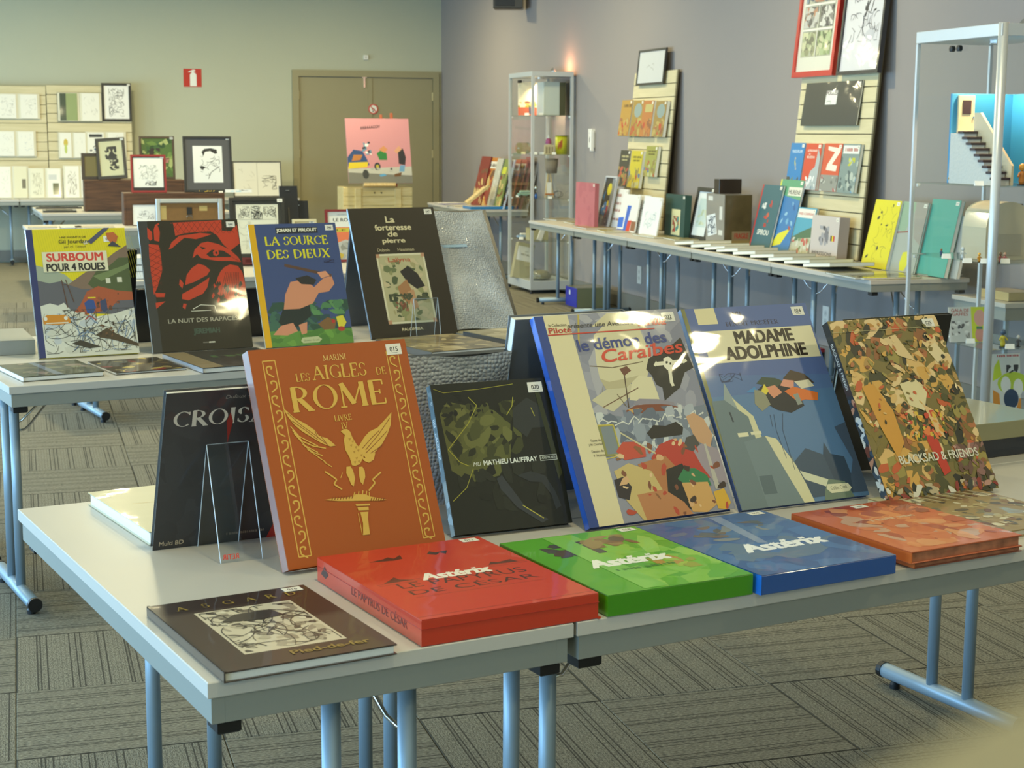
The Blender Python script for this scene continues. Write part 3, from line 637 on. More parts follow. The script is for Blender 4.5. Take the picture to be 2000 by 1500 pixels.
hawk_art = [('p', [0.085, 0.952, 0.127, 0.916, 0.122, 0.861, 0.099, 0.849, 0.078, 0.874], R_),
 ('p', [0.167, 0.97, 0.207, 0.985, 0.203, 0.929, 0.207, 0.837, 0.141, 0.851, 0.145, 0.93], R_),
 ('p', [0.082, 0.825, 0.175, 0.816, 0.205, 0.726, 0.179, 0.611, 0.119, 0.497, 0.073, 0.436, 0.07, 0.576, 0.072, 0.73], R_),
 ('p', [0.32, 0.983, 0.836, 0.995, 0.827, 0.913, 0.914, 0.906, 0.989, 0.955, 0.995, 0.809, 0.889, 0.754, 0.822, 0.808, 0.774, 0.877, 0.713, 0.91, 0.579, 0.907, 0.447, 0.9, 0.353, 0.882, 0.337, 0.936], R_),
 ('l', .0035, '#5c2010', [0.347, 0.99, 0.254, 0.904]),
 ('l', .0035, '#5c2010', [0.321, 0.99, 0.395, 0.901]),
 ('l', .0035, '#5c2010', [0.404, 0.989, 0.312, 0.903]),
 ('l', .0035, '#5c2010', [0.375, 0.989, 0.45, 0.9]),
 ('l', .0035, '#5c2010', [0.463, 0.988, 0.37, 0.902]),
 ('l', .0035, '#5c2010', [0.429, 0.989, 0.504, 0.899]),
 ('l', .0035, '#5c2010', [0.521, 0.987, 0.428, 0.9]),
 ('l', .0035, '#5c2010', [0.484, 0.988, 0.559, 0.898]),
 ('l', .0035, '#5c2010', [0.58, 0.986, 0.486, 0.899]),
 ('l', .0035, '#5c2010', [0.538, 0.987, 0.615, 0.897]),
 ('l', .0035, '#5c2010', [0.64, 0.985, 0.545, 0.898]),
 ('l', .0035, '#5c2010', [0.594, 0.986, 0.67, 0.896]),
 ('l', .0035, '#5c2010', [0.699, 0.984, 0.604, 0.897]),
 ('l', .0035, '#5c2010', [0.649, 0.985, 0.726, 0.895]),
 ('l', .0035, '#5c2010', [0.76, 0.984, 0.663, 0.896]),
 ('l', .0035, '#5c2010', [0.705, 0.984, 0.782, 0.894]),
 ('l', .0035, '#5c2010', [0.82, 0.983, 0.723, 0.895]),
 ('l', .0035, '#5c2010', [0.761, 0.984, 0.838, 0.892]),
 ('l', .0035, '#5c2010', [0.881, 0.982, 0.783, 0.893]),
 ('l', .0035, '#5c2010', [0.817, 0.983, 0.895, 0.891]),
 ('l', .0035, '#5c2010', [0.942, 0.981, 0.844, 0.892]),
 ('l', .0035, '#5c2010', [0.874, 0.982, 0.952, 0.89]),
 ('l', .0035, '#5c2010', [1, 0.98, 0.905, 0.891]),
 ('l', .0035, '#5c2010', [0.931, 0.981, 1, 0.889]),
 ('l', .0035, '#5c2010', [0.079, 0.806, 0.205, 0.755]),
 ('l', .0035, '#5c2010', [0.209, 0.793, 0.078, 0.729]),
 ('l', .0035, '#5c2010', [0.07, 0.758, 0.196, 0.707]),
 ('l', .0035, '#5c2010', [0.202, 0.75, 0.07, 0.686]),
 ('l', .0035, '#5c2010', [0.062, 0.711, 0.188, 0.659]),
 ('l', .0035, '#5c2010', [0.194, 0.707, 0.063, 0.643]),
 ('l', .0035, '#5c2010', [0.054, 0.663, 0.179, 0.611]),
 ('l', .0035, '#5c2010', [0.186, 0.663, 0.055, 0.6]),
 ('l', .0035, '#5c2010', [0.045, 0.615, 0.171, 0.563]),
 ('l', .0035, '#5c2010', [0.179, 0.62, 0.048, 0.557]),
 ('l', .0035, '#5c2010', [0.037, 0.567, 0.163, 0.515]),
 ('l', .0035, '#5c2010', [0.171, 0.577, 0.04, 0.515]),
 ('l', .0035, '#5c2010', [0.029, 0.52, 0.154, 0.467]),
 ('l', .0035, '#5c2010', [0.163, 0.534, 0.033, 0.472]),
 ('p', [0.189, 0.968, 0.345, 0.98, 0.353, 0.882, 0.271, 0.782, 0.218, 0.696, 0.183, 0.61, 0.187, 0.726, 0.183, 0.823, 0.206, 0.919], '#2a2412'),
 ('p', [0.27, 0.777, 0.308, 0.832, 0.392, 0.882, 0.497, 0.889, 0.604, 0.9, 0.722, 0.888, 0.652, 0.871, 0.556, 0.852, 0.441, 0.866, 0.369, 0.826, 0.311, 0.791], R_),
 ('p', [0.497, 0.706, 0.528, 0.771, 0.603, 0.821, 0.672, 0.831, 0.775, 0.809, 0.888, 0.761, 0.959, 0.704, 0.986, 0.663, 0.891, 0.706, 0.806, 0.758, 0.7, 0.766, 0.641, 0.733, 0.676, 0.707, 0.783, 0.707, 0.891, 0.704, 0.979, 0.663, 0.872, 0.675, 0.751, 0.678, 0.647, 0.693, 0.582, 0.705, 0.548, 0.736, 0.519, 0.717], R_),
 ('p', [0.585, 0.794, 0.649, 0.782, 0.607, 0.769], '#2a2412'),
 ('p', [0.655, 0.741, 0.713, 0.766, 0.819, 0.756, 0.893, 0.714, 0.811, 0.71, 0.702, 0.707], '#2a2412'),
 ('p', [0.71, 0.751, 0.733, 0.765, 0.766, 0.761, 0.772, 0.734, 0.744, 0.715, 0.712, 0.723], R_),
 ('p', [0.731, 0.748, 0.751, 0.752, 0.756, 0.736, 0.736, 0.73], '#2a2412'),
 ('p', [0.418, 0.578, 0.477, 0.63, 0.548, 0.662, 0.611, 0.645, 0.661, 0.609, 0.622, 0.571, 0.484, 0.522, 0.389, 0.501], R_),
 ('p', [0.351, 0.434, 0.448, 0.469, 0.59, 0.527, 0.645, 0.555, 0.61, 0.477, 0.559, 0.43, 0.476, 0.404, 0.406, 0.383, 0.344, 0.396], R_),
 ('p', [0.346, 0.551, 0.378, 0.514, 0.358, 0.476, 0.331, 0.506], R_),
 ('p', [0.806, 0.627, 0.867, 0.647, 0.946, 0.634, 0.985, 0.583, 0.997, 0.502, 0.994, 0.412, 0.938, 0.369, 0.873, 0.387, 0.815, 0.37, 0.752, 0.392, 0.704, 0.424, 0.691, 0.484, 0.728, 0.552, 0.762, 0.595], R_),
 ('p', [0.351, 0.361, 0.384, 0.358, 0.363, 0.317, 0.339, 0.331], R_),
 ('p', [0.086, 0.452, 0.186, 0.446, 0.171, 0.416, 0.093, 0.419], R_),
 ('p', [0.08, 0.376, 0.178, 0.384, 0.08, 0.331], R_),
 ('p', [0.745, 0.522, 0.753, 0.496, 0.725, 0.473, 0.718, 0.495], '#2a2412'),
 ('p', [0.795, 0.513, 0.803, 0.486, 0.775, 0.464, 0.768, 0.486], R_),
 ('p', [0.682, 0.48, 0.691, 0.454, 0.663, 0.432, 0.656, 0.454], '#2a2412'),
 ('p', [0.946, 0.41, 0.955, 0.383, 0.926, 0.361, 0.919, 0.383], R_),
 ('p', [0.912, 0.498, 0.921, 0.472, 0.892, 0.449, 0.885, 0.471], '#2a2412'),
 ('p', [0.837, 0.493, 0.845, 0.466, 0.817, 0.444, 0.81, 0.466], R_),
 ('p', [0.724, 0.522, 0.733, 0.496, 0.705, 0.474, 0.698, 0.496], '#2a2412'),
 ('p', [0.715, 0.401, 0.724, 0.375, 0.696, 0.352, 0.689, 0.374], R_),
 ('p', [0.917, 0.41, 0.926, 0.384, 0.897, 0.361, 0.89, 0.383], '#2a2412'),
 ('p', [0.924, 0.502, 0.933, 0.475, 0.904, 0.453, 0.898, 0.475], R_),
 ('p', [0.754, 0.444, 0.763, 0.418, 0.734, 0.395, 0.728, 0.417], '#2a2412'),
 ('p', [0.884, 0.404, 0.893, 0.378, 0.864, 0.355, 0.857, 0.377], R_),
 ('p', [0.953, 0.517, 0.962, 0.49, 0.933, 0.467, 0.926, 0.49], '#2a2412'),
 ('p', [0.848, 0.433, 0.857, 0.407, 0.828, 0.384, 0.821, 0.406], R_),
 ('p', [0.829, 0.508, 0.838, 0.482, 0.809, 0.459, 0.803, 0.481], '#2a2412'),
 ('p', [0.821, 0.521, 0.83, 0.495, 0.801, 0.472, 0.795, 0.494], R_),
 ('p', [0.95, 0.4, 0.958, 0.373, 0.93, 0.351, 0.923, 0.373], '#2a2412'),
 ('p', [0.839, 0.489, 0.848, 0.463, 0.82, 0.44, 0.813, 0.462], R_),
 ('p', [0.949, 0.444, 0.958, 0.417, 0.929, 0.395, 0.922, 0.417], '#2a2412'),
 ('p', [0.933, 0.403, 0.942, 0.377, 0.913, 0.354, 0.906, 0.376], R_),
 ('p', [0.824, 0.473, 0.832, 0.446, 0.804, 0.424, 0.797, 0.446], '#2a2412'),
 ('p', [0.852, 0.469, 0.861, 0.443, 0.833, 0.42, 0.826, 0.442], R_),
 ('p', [0.715, 0.493, 0.724, 0.467, 0.696, 0.444, 0.689, 0.467], '#2a2412'),
 ('p', [0.933, 0.524, 0.941, 0.498, 0.912, 0.475, 0.906, 0.497], R_),
 ('p', [0.67, 0.447, 0.679, 0.421, 0.65, 0.399, 0.644, 0.421], '#2a2412'),
 ('p', [0.747, 0.458, 0.756, 0.432, 0.727, 0.409, 0.721, 0.431], R_),
 ('p', [0.814, 0.484, 0.822, 0.457, 0.794, 0.435, 0.787, 0.457], '#2a2412'),
 ('p', [0.989, 0.499, 0.998, 0.473, 0.969, 0.45, 0.962, 0.472], R_),
 ('p', [0.799, 0.505, 0.807, 0.479, 0.779, 0.456, 0.772, 0.478], '#2a2412'),
 ('p', [0.868, 0.492, 0.876, 0.465, 0.848, 0.442, 0.841, 0.465], R_),
 ('p', [0.766, 0.425, 0.774, 0.399, 0.746, 0.377, 0.739, 0.399], '#2a2412'),
 ('p', [0.759, 0.454, 0.768, 0.428, 0.74, 0.405, 0.733, 0.427], R_),
 ('p', [0.961, 0.514, 0.97, 0.488, 0.941, 0.465, 0.934, 0.487], '#2a2412'),
 ('p', [0.685, 0.506, 0.694, 0.48, 0.666, 0.457, 0.659, 0.479], R_),
 ('p', [0.901, 0.439, 0.91, 0.413, 0.881, 0.39, 0.875, 0.413], '#2a2412'),
 ('p', [0.739, 0.488, 0.747, 0.462, 0.719, 0.44, 0.712, 0.462], R_),
 ('p', [0.716, 0.47, 0.725, 0.444, 0.697, 0.422, 0.69, 0.444], '#2a2412'),
 ('p', [0.667, 0.437, 0.675, 0.411, 0.647, 0.388, 0.641, 0.41], R_),
 ('p', [0.935, 0.387, 0.943, 0.361, 0.914, 0.338, 0.908, 0.36], '#2a2412'),
 ('p', [0.882, 0.389, 0.891, 0.362, 0.862, 0.34, 0.855, 0.362], R_),
 ('p', [0.67, 0.497, 0.679, 0.471, 0.651, 0.449, 0.644, 0.471], '#2a2412'),
 ('p', [0.962, 0.413, 0.971, 0.386, 0.942, 0.364, 0.935, 0.386], R_),
 ('p', [0.778, 0.396, 0.786, 0.369, 0.758, 0.347, 0.751, 0.369], '#2a2412'),
 ('p', [0.849, 0.411, 0.858, 0.385, 0.829, 0.362, 0.822, 0.385], R_),
 ('l', .004, '#2a2412', [0.815, 0.589, 0.729, 0.413]),
 ('l', .004, '#2a2412', [0.831, 0.588, 0.753, 0.412]),
 ('l', .004, '#2a2412', [0.848, 0.588, 0.777, 0.411]),
 ('l', .004, '#2a2412', [0.864, 0.587, 0.801, 0.41]),
 ('l', .004, '#2a2412', [0.88, 0.586, 0.825, 0.409]),
 ('l', .004, '#2a2412', [0.896, 0.586, 0.85, 0.408]),
 ('l', .004, '#2a2412', [0.912, 0.585, 0.874, 0.407]),
 ('l', .004, '#2a2412', [0.929, 0.585, 0.898, 0.406]),
 ('l', .004, '#2a2412', [0.945, 0.584, 0.923, 0.405])]
ship_art = [('p', [0.361, 0.932, 0.495, 0.996, 0.682, 0.995, 0.754, 0.898, 0.694, 0.915, 0.494, 0.94], '#cfc49c'),
 ('p', [0.365, 0.89, 0.463, 0.943, 0.694, 0.915, 0.722, 0.758, 0.647, 0.662, 0.507, 0.67, 0.383, 0.66, 0.326, 0.681, 0.332, 0.757], '#d3c9a2'),
 ('p', [0.233, 0.58, 0.347, 0.624, 0.501, 0.655, 0.574, 0.618, 0.465, 0.565, 0.358, 0.517, 0.302, 0.537], '#c8bf9c'),
 ('p', [0.556, 0.683, 0.682, 0.666, 0.692, 0.582, 0.691, 0.52, 0.612, 0.548, 0.486, 0.564], '#d9cfa8'),
 ('p', [0.326, 0.681, 0.383, 0.66, 0.507, 0.67, 0.599, 0.68, 0.489, 0.625, 0.348, 0.626], '#b9ae88'),
 ('p', [0.427, 0.512, 0.519, 0.537, 0.607, 0.537, 0.717, 0.533, 0.803, 0.512, 0.799, 0.493, 0.763, 0.482, 0.692, 0.473, 0.493, 0.474, 0.456, 0.489], '#7c3e26'),
 ('p', [0.499, 0.541, 0.553, 0.567, 0.682, 0.557, 0.785, 0.535, 0.789, 0.519, 0.694, 0.532], '#8d8690'),
 ('p', [0.457, 0.52, 0.535, 0.522, 0.559, 0.513, 0.483, 0.503], '#c99a54'),
 ('l', .006, '#6b4a34', [0.298, 0.542, 0.569, 0.62]),
 ('l', .006, '#6b5a40', [0.281, 0.744, 0.431, 0.727, 0.653, 0.745]),
 ('l', .008, '#4a3628', [0.5, 0.694, 0.466, 0.527]),
 ('l', .006, '#6b5a40', [0.413, 0.599, 0.453, 0.535]),
 ('p', [0.477, 0.718, 0.531, 0.73, 0.554, 0.706, 0.495, 0.682], '#6a3c2c'),
 ('p', [0.697, 0.758, 0.787, 0.786, 0.904, 0.823, 0.967, 0.852, 0.997, 0.696, 0.924, 0.675, 0.858, 0.602, 0.792, 0.575, 0.726, 0.545, 0.737, 0.61, 0.701, 0.626, 0.687, 0.673, 0.66, 0.706], '#20201c'),
 ('l', .024, '#e3dcc0', [0.738, 0.728, 0.946, 0.732]),
 ('l', .024, '#e3dcc0', [0.81, 0.625, 0.827, 0.714]),
 ('p', [0.801, 0.753, 0.839, 0.761, 0.861, 0.747, 0.857, 0.721, 0.836, 0.697, 0.806, 0.695, 0.79, 0.712], '#e9e2c8'),
 ('p', [0.809, 0.736, 0.826, 0.739, 0.824, 0.728, 0.809, 0.725], '#20201c'),
 ('p', [0.835, 0.729, 0.849, 0.73, 0.845, 0.719, 0.834, 0.719], '#20201c'),
 ('l', .034, '#e3dcc0', [0.732, 0.733, 0.742, 0.725]),
 ('l', .034, '#e3dcc0', [0.943, 0.738, 0.95, 0.725]),
 ('l', .034, '#e3dcc0', [0.802, 0.625, 0.823, 0.628])]
goldm = [];
def scroll(x0, x1, y0, y1, n=13):
    o = [('l', .006, GOLD, [x0, y0, x0, y1, x1, y1, x1, y0, x0, y0])]; cx = (x0+x1)/2; r = (x1-x0)*.30; st = (y1-y0)/n
    for i in range(n):
        cy = y0+st*(i+.5); sg = 1 if i % 2 else -1; v = []
        for k in range(15):
            a = k/14*4.3*sg+(0 if sg > 0 else pi); rr = r*(1-k/20); v += [cx+rr*cos(a)*1.0, cy+rr*sin(a)*.62*.8]
        o.append(('l', .009, GOLD, v)); o.append(('l', .008, GOLD, [cx+sg*r, cy, cx+sg*r*.9, cy-st*.35, cx-sg*r*.7, cy-st*.62]))
    return o
rome = [('r', 0, 0, 1, 1, '#a8500e')]+scroll(.075, .15, .05, .945)+scroll(.86, .935, .05, .945)+[
 ('T', 'MARINI', .52, .925, .026, '#e0b868', {}), ('T', 'LES', .30, .838, .036, GOLD, {}), ('T', 'AIGLES', .535, .84, .062, GOLD, {'w': .345, 'TH': .16}), ('T', 'DE', .80, .838, .034, GOLD, {}),
 ('T', 'ROME', .50, .70, .112, GOLD, {'w': .60, 'TH': .19, 'th': .06}), ('T', 'LIVRE', .50, .638, .026, GOLD, {}), ('T', 'IV', .50, .60, .028, GOLD, {})]
rome += eagle_art
book('orange-brown album with a golden eagle standing on the near table, sticker 015', up((.423, 2.717), 17, 22.3, .028), .322, .398, .028, '#a8500e', '#a07e78', rome, '015')
# black album 020
bl = [('r', 0, 0, 1, 1, '#14160c'), ('p', [.04, .80, .12, .88, .30, .84, .50, .80, .62, .70, .58, .50, .45, .36, .20, .33, .06, .42], '#5b5c2c'), ('b', 11, 60, .05, .45, .70, .86, .02, .07, ['#4a4c24', '#6a6a36', '#23250f', '#3a3c1c', '#525328']),
 ('b', 12, 34, .05, .76, .55, .95, .006, .028, ['#0d0e07', '#15170c']), ('b', 14, 24, .1, .1, .9, .45, .02, .08, ['#1c1e12', '#22241a', '#101208']), ('p', [.66, .80, .80, .87, .92, .80, .96, .66, .80, .66, .74, .60, .64, .68], '#2b2e2c'),
 ('p', [.42, .34, .47, .36, .62, .14, .80, .04, .74, .02, .55, .14, .44, .27], '#33363a'), ('p', [.60, .35, .72, .37, .84, .33, .90, .22, .93, .12, .88, .10, .86, .2, .80, .29, .70, .30], '#2a2d2e'), ('p', [.88, .90, .92, .90, .99, .34, .95, .30], '#3c3d1e'),
 ('l', .006, '#a8a23a', [.30, .90, .36, .84, .26, .72, .06, .56, .14, .47, .21, .44]), ('l', .005, '#a8a23a', [.24, .42, .20, .36, .16, .30, .03, .22]), ('l', .006, '#a8a23a', [.60, .76, .66, .82, .68, .88]), ('l', .007, '#b9b040', [.60, .15, .76, .05]), ('l', .006, '#a8a23a', [.82, .80, .84, .74]), ('l', .004, '#a8a23a', [.02, .97, .1, .94, .4, .95, .7, .97]),
 ('t', 'MATHIEU LAUFFRAY', .565, .435, .033, '#dedfd4', {'w': .46, 'b': .03}), ('t', 'MU', .275, .435, .026, '#cfd0c4', {'w': .06, 'b': .02, 'sh': .3}), ('r', .82, .432, .97, .470, '#c9cabd'), ('r', .825, .436, .965, .466, '#2a2c1c'), ('t', 'AXIS MUNDI', .895, .443, .017, '#c9cabd', {'w': .12, 'b': .01})]
book('black glossy album with fine yellow scratches on the near table, sticker 020', up((.767, 2.884), 8.5, 24.5, .022), .251, .298, .022, '#14160c', '#7d97a0', bl, '020', spine_art=[('t', 'MATHIEU LAUFFRAY', .32, .3, .42, '#e7edf0', {'w': .42, 'b': .02}), ('r', .60, .2, .64, .8, '#dfe8ee'), ('b', 6, 10, .0, 0, 1, 1, .02, .05, ['#aac2cc', '#5d7681'])])
# seafaring album 022 : sails, flag, sea; the painted people are left out (plain colour masses)
sea = [('r', 0, 0, 1, 1, '#8f8f9c'), ('b', 21, 60, .2, .35, 1, 1, .04, .12, ['#9c9ba6', '#868796', '#a9a7ad', '#7f8090']), ('r', 0, 0, .06, 1, '#1f3e86'), ('r', .06, 0, .225, 1, '#dccfa4')]
for i in range(9): sea.append(('l', .0022, '#8d8266', [.28+.03*i, .55+.012*i, .46+.02*i, .86]))
sea += [('l', .012, '#b9a34a', [.30, .998, .245, .84])]+ship_art
sea += [('p', [.225, .52, .40, .49, .60, .50, .80, .495, 1, .51, 1, .30, .225, .33], '#767f8c'), ('b', 24, 70, .23, .30, 1, .52, .02, .06, ['#8f97a2', '#5f6878', '#c9cbc6', '#70798a', '#a9aeb4'])]
for i in range(14): sea.append(('l', .007, '#d5d5cb', [.23+.054*i, .47-.01*(i % 3), .27+.054*i, .485-.012*(i % 4), .31+.05*i, .465]))
sea += [('r', .225, .31, .33, .46, '#8d8a48'), ('r', .24, .32, .32, .45, '#7b8489'), ('l', .006, '#c9b44a', [.225, .46, .33, .455, .33, .31, .225, .30]),
 # colour masses: black, red, tan, yellow coats and rocks without figures
 ('p', [.54, .40, .60, .435, .68, .425, .76, .44, .80, .41, .78, .375, .56, .37], '#1c1917'), ('p', [.52, .28, .60, .34, .70, .36, .80, .33, .90, .26, .92, .17, .80, .13, .62, .20, .55, .24], '#b8392a'), ('p', [.42, .26, .62, .285, .68, .22, .58, .10, .44, .16], '#b27344'), ('p', [.60, .22, .72, .24, .78, .10, .70, .02, .56, .08], '#1d1c18'),
 ('p', [.30, .33, .36, .37, .45, .365, .50, .33, .49, .29, .34, .285], '#c24a34'), ('p', [.25, .24, .36, .27, .50, .22, .55, .10, .50, .0, .36, .0, .28, .10], '#c9b070'), ('p', [.235, .20, .30, .21, .34, .16, .30, .10, .235, .12], '#2a2226'), ('p', [.82, .30, .92, .33, 1, .28, 1, .12, .90, .14, .85, .22], '#9c8f96'), ('p', [.84, .46, .90, .475, .96, .44, .99, .36, .95, .30, .86, .34], '#c79a72'), ('p', [.80, .36, .86, .37, .88, .32, .82, .29, .76, .31], '#4b4845'),
 ('p', [.66, .17, .72, .215, .80, .21, .87, .17, .88, .12, .70, .14], '#2f7a4a'), ('p', [.68, .15, .86, .14, .88, .03, .80, .0, .70, .01], '#d0a05e'), ('p', [.36, .12, .55, .13, .66, .06, .70, 0, .38, 0], '#b97c4e'), ('p', [.88, .09, .96, .10, .98, .03, .94, 0, .88, .01], '#d8a832'), ('p', [.91, .32, .925, .32, .935, .10, .90, .10], '#b9b3a4'), ('b', 25, 40, .26, .0, .98, .36, .008, .03, ['#8c5a34', '#d6a878', '#3a2a22', '#b8452e', '#7e4a30', '#e0bd8c']),
 ('l', .010, '#c9bf98', [.36, .415, .56, .30])]
sea += [('r', .06, .902, .80, .908, '#c23a28'), ('t', 'Pilote', .148, .913, .026, '#b8382c', {'w': .15, 'b': .03}), ('t', 'la Collection', .14, .945, .014, '#4a4038', {'w': .12}), ('t', 'présente une Aventure de', .46, .925, .030, '#4a4540', {'w': .52, 'b': .01, 'sh': .25}), ('t', 'BARBE ROUGE', .79, .922, .035, '#c23a28', {'w': .20, 'b': .03, 'sh': .2}),
 ('t', 'le démon des', .55, .825, .056, '#2f3f80', {'w': .62, 'b': .03, 'rot': 2}), ('t', 'Caraïbes', .66, .765, .062, '#d2432a', {'w': .58, 'b': .028, 'sh': .3, 'rot': 3}),
 ('t', 'Texte de', .185, .385, .012, '#4a4038', {'w': .07}), ('t', 'J-M Charlier', .18, .365, .013, '#4a4038', {'w': .095}), ('t', 'Dessins de', .18, .335, .012, '#4a4038', {'w': .08}), ('t', 'V. Hubinon', .185, .315, .012, '#4a4038', {'w': .08})]
book('tall sailing ship album with a blue spine on the near table, sticker 022', up((1.032, 2.866), 13, 29.5, .02), .352, .447, .020, '#1f3e86', '#2458b8', sea, '022')
# blue album 024 : castle and sky, the two flying figures left out
mad = [('r', 0, 0, 1, 1, '#53679a'), ('r', 0, .0, 1, .55, '#5679a0'), ('p', [0, .55, 1, .55, 1, .62, 0, .66], '#54709e'), ('r', 0, 0, .03, 1, '#7a7a4c')]
mad += [('r', .10, .915, .255, .998, '#dccfa2'), ('t', 'N°1', .42, .945, .030, '#2c2c3c', {'w': .06, 'b': .03}), ('T', 'BENOIT BRISEFER', .52, .900, .022, '#2c2c46', {'w': .42}), ('r', .10, .715, .985, .880, '#dfd4ae'), ('t', 'MADAME', .58, .808, .062, '#33281c', {'w': .46, 'b': .06}), ('t', 'ADOLPHINE', .56, .728, .064, '#33281c', {'w': .64, 'b': .06}), ('k', 31, 10, .14, .62, .30, .66, '#2e3a5c', .004),
 ('p', [.10, .50, .155, .62, .18, .55, .30, .40, .31, .33, .20, .33, .14, .50], '#8f9b98'), ('p', [.18, .54, .30, .44, .32, .28, .26, .30], '#cfc9a0'), ('p', [.02, .53, .12, .53, .26, .44, .28, 0, .0, 0], '#67787c'), ('p', [.17, .32, .35, .34, .50, .22, .52, .0, .20, 0], '#6f8084'), ('p', [.34, .34, .42, .32, .52, .16, .56, 0, .48, 0, .42, .14], '#d6cfa6'), ('l', .012, '#2e3a44', [.13, .47, .135, .42]), ('r', .20, .06, .30, .15, '#55666c'),
 ('r', .14, .345, .22, .365, '#dcd5b0'), ('r', .24, .35, .32, .365, '#dcd5b0'), ('p', [.50, .20, .62, .26, .74, .22, .86, .14, .94, .02, .56, .02], '#3d4f63'), ('p', [.74, .22, .775, .28, .80, .22, .90, .20, .92, .02, .78, .02], '#34465a'), ('p', [.90, .35, 1, .37, 1, .02, .88, .02, .90, .10, .96, .18], '#44546a'), ('p', [.52, .155, .78, .08, .86, .06, .78, .035, .54, .11], '#d3d2b4'), ('p', [.66, .04, .72, .10, .84, .08, .88, .0, .64, 0], '#6c7d6c'), ('p', [.68, .055, .70, .075, .86, .07, .88, .045, .85, .03, .71, .03], '#d8d4b4'), ('t', 'Golden Creek', .78, .045, .018, '#5b5c48', {'w': .13}),
 # stand-in for the flying pair: plain masses in their colours
 ('p', [.40, .57, .52, .62, .60, .60, .70, .55, .72, .47, .60, .44, .50, .46, .42, .50], '#1f2026'), ('p', [.40, .60, .46, .63, .56, .62, .62, .60, .54, .57], '#3b4a3a'), ('p', [.30, .56, .38, .585, .40, .555], '#3f83b8'), ('p', [.34, .50, .37, .57, .44, .56, .46, .49, .38, .46], '#8c8a72'), ('p', [.45, .575, .54, .585, .58, .545, .50, .52], '#d88f6c'), ('p', [.42, .56, .46, .595, .48, .56, .45, .54], '#e0c93c'), ('p', [.62, .615, .70, .655, .80, .63, .86, .58, .70, .59], '#4a3a2c'), ('p', [.58, .58, .62, .61, .70, .60, .68, .56], '#dc9478'), ('p', [.60, .55, .68, .57, .86, .53, .84, .49, .74, .50, .68, .49], '#d8702c'), ('p', [.70, .595, .82, .60, .85, .565, .74, .555], '#d6cdb0'), ('p', [.66, .53, .70, .535, .71, .48, .67, .475], '#8d9288'),
 ('l', .004, '#3b4a66', [.46, .44, .44, .36, .45, .22]), ('l', .004, '#3b4a66', [.53, .44, .49, .36, .485, .16]), ('l', .004, '#3b4a66', [.43, .44, .42, .38])]
book('blue castle tower album with a cream title panel on the near table, sticker 024', up((1.384, 2.932), 10.6, 32, .014), .330, .457, .014, '#4a6194', '#2c3f66', mad, '024')
# mottled album 025
P5 = ['#b98438', '#d2a04c', '#7c6a2c', '#3c3a1c', '#4c4a22', '#c25a2c', '#d8b06c', '#8e5a2e', '#2c2a18', '#9a8a44', '#e0c088', '#6c6430', '#5a5428', '#ad6a3c']
fr = [('r', 0, 0, 1, 1, '#7a6a34'), ('b', 41, 150, 0, 0, 1, 1, .04, .10, P5), ('b', 47, 260, 0, 0, 1, 1, .012, .045, P5+['#8a7434', '#6a5a2c', '#b08a4a']), ('p', [.10, .62, .20, .64, .30, .48, .30, .30, .20, .22, .14, .40], '#cf9336'), ('p', [.44, .62, .60, .64, .66, .56, .58, .46, .46, .50], '#dccb9a'), ('p', [.58, .50, .66, .46, .68, .30, .62, .33], '#dcb57c'), ('p', [.80, .80, .90, .84, .96, .76, .86, .72], '#dfca9a'), ('p', [.44, .88, .56, .90, .62, .80, .66, .74, .52, .78], '#d9bc86'),
 ('p', [.50, .33, .60, .36, .62, .12, .55, .10], '#c0371e'), ('b', 42, 60, .34, .30, .72, .46, .01, .03, ['#c8452a', '#d8973c', '#d9b23c', '#4a5a24', '#e07a3c']), ('b', 43, 40, .70, .02, 1, .26, .02, .04, ['#b98a78', '#8c6458', '#6a4a3a', '#4a3a24']), ('b', 44, 30, 0, 0, 1, .07, .02, .04, ['#d8d2c0', '#8c3424', '#3c4034', '#b9a884'])]
fr += [('b', 45, 120, 0, .40, 1, 1, .006, .022, P5+['#e8d2a4', '#d8a070']), ('r', 0, .93, 1, .932, '#b9b080'), ('t', 'BLACKSAD & FRIENDS', .56, .185, .046, '#d9d4be', {'w': .72, 'b': .02})]
book('album covered in mottled ochre, green and orange shapes on the near table, sticker 025', up((1.707, 2.907), 11.3, 32, .020), .307, .418, .020, '#7a6a34', '#5d6a74', fr, '025', spine_art=[('r', 0, 0, 1, 1, '#2e3338'), ('t', 'BLACKSAD & FRIENDS', .25, .3, .4, '#d8dcdc', {'w': .26}), ('b', 46, 34, .42, 0, 1, 1, .01, .03, ['#c9ced0', '#6d3a2c', '#b9856a', '#3a4a5c', '#d6d0c4'])])
# dark album seen from its back cover, leaning towards the camera
cr = [('r', 0, 0, 1, 1, '#2a2b2e'), ('b', 51, 40, 0, 0, 1, 1, .05, .16, ['#2d2e31', '#27282b', '#303134']), ('b', 52, 20, 0, .84, .9, 1, .03, .07, ['#33292a', '#2a2426', '#3a2424']), ('T', 'CROISADE', .56, .79, .095, '#c9bfae', {'w': .98, 'TH': .2, 'th': .06}), ('p', [.475, .80, .50, .86, .525, .80, .505, .70, .50, .66, .495, .70], '#8c2018'), ('t', 'Dufaux - Xavier', .62, .945, .022, '#8a8378', {'w': .34, 'sh': .2}), ('t', 'Multi BD', .14, .025, .028, '#b9a88c', {'w': .19, 'b': .02}), ('z', .72, .05, .016, '#8a7a68', .30), ('p', [.90, 0, 1, 0, 1, .13, .95, .10], '#b02c1c')]
book('dark grey album with a worn title behind the clear easel at the left table end', up((.210, 2.958), 11.7, -20.5), .244, .330, .016, '#242528', '#3a4648', cr, None, flip=True, stk=False)
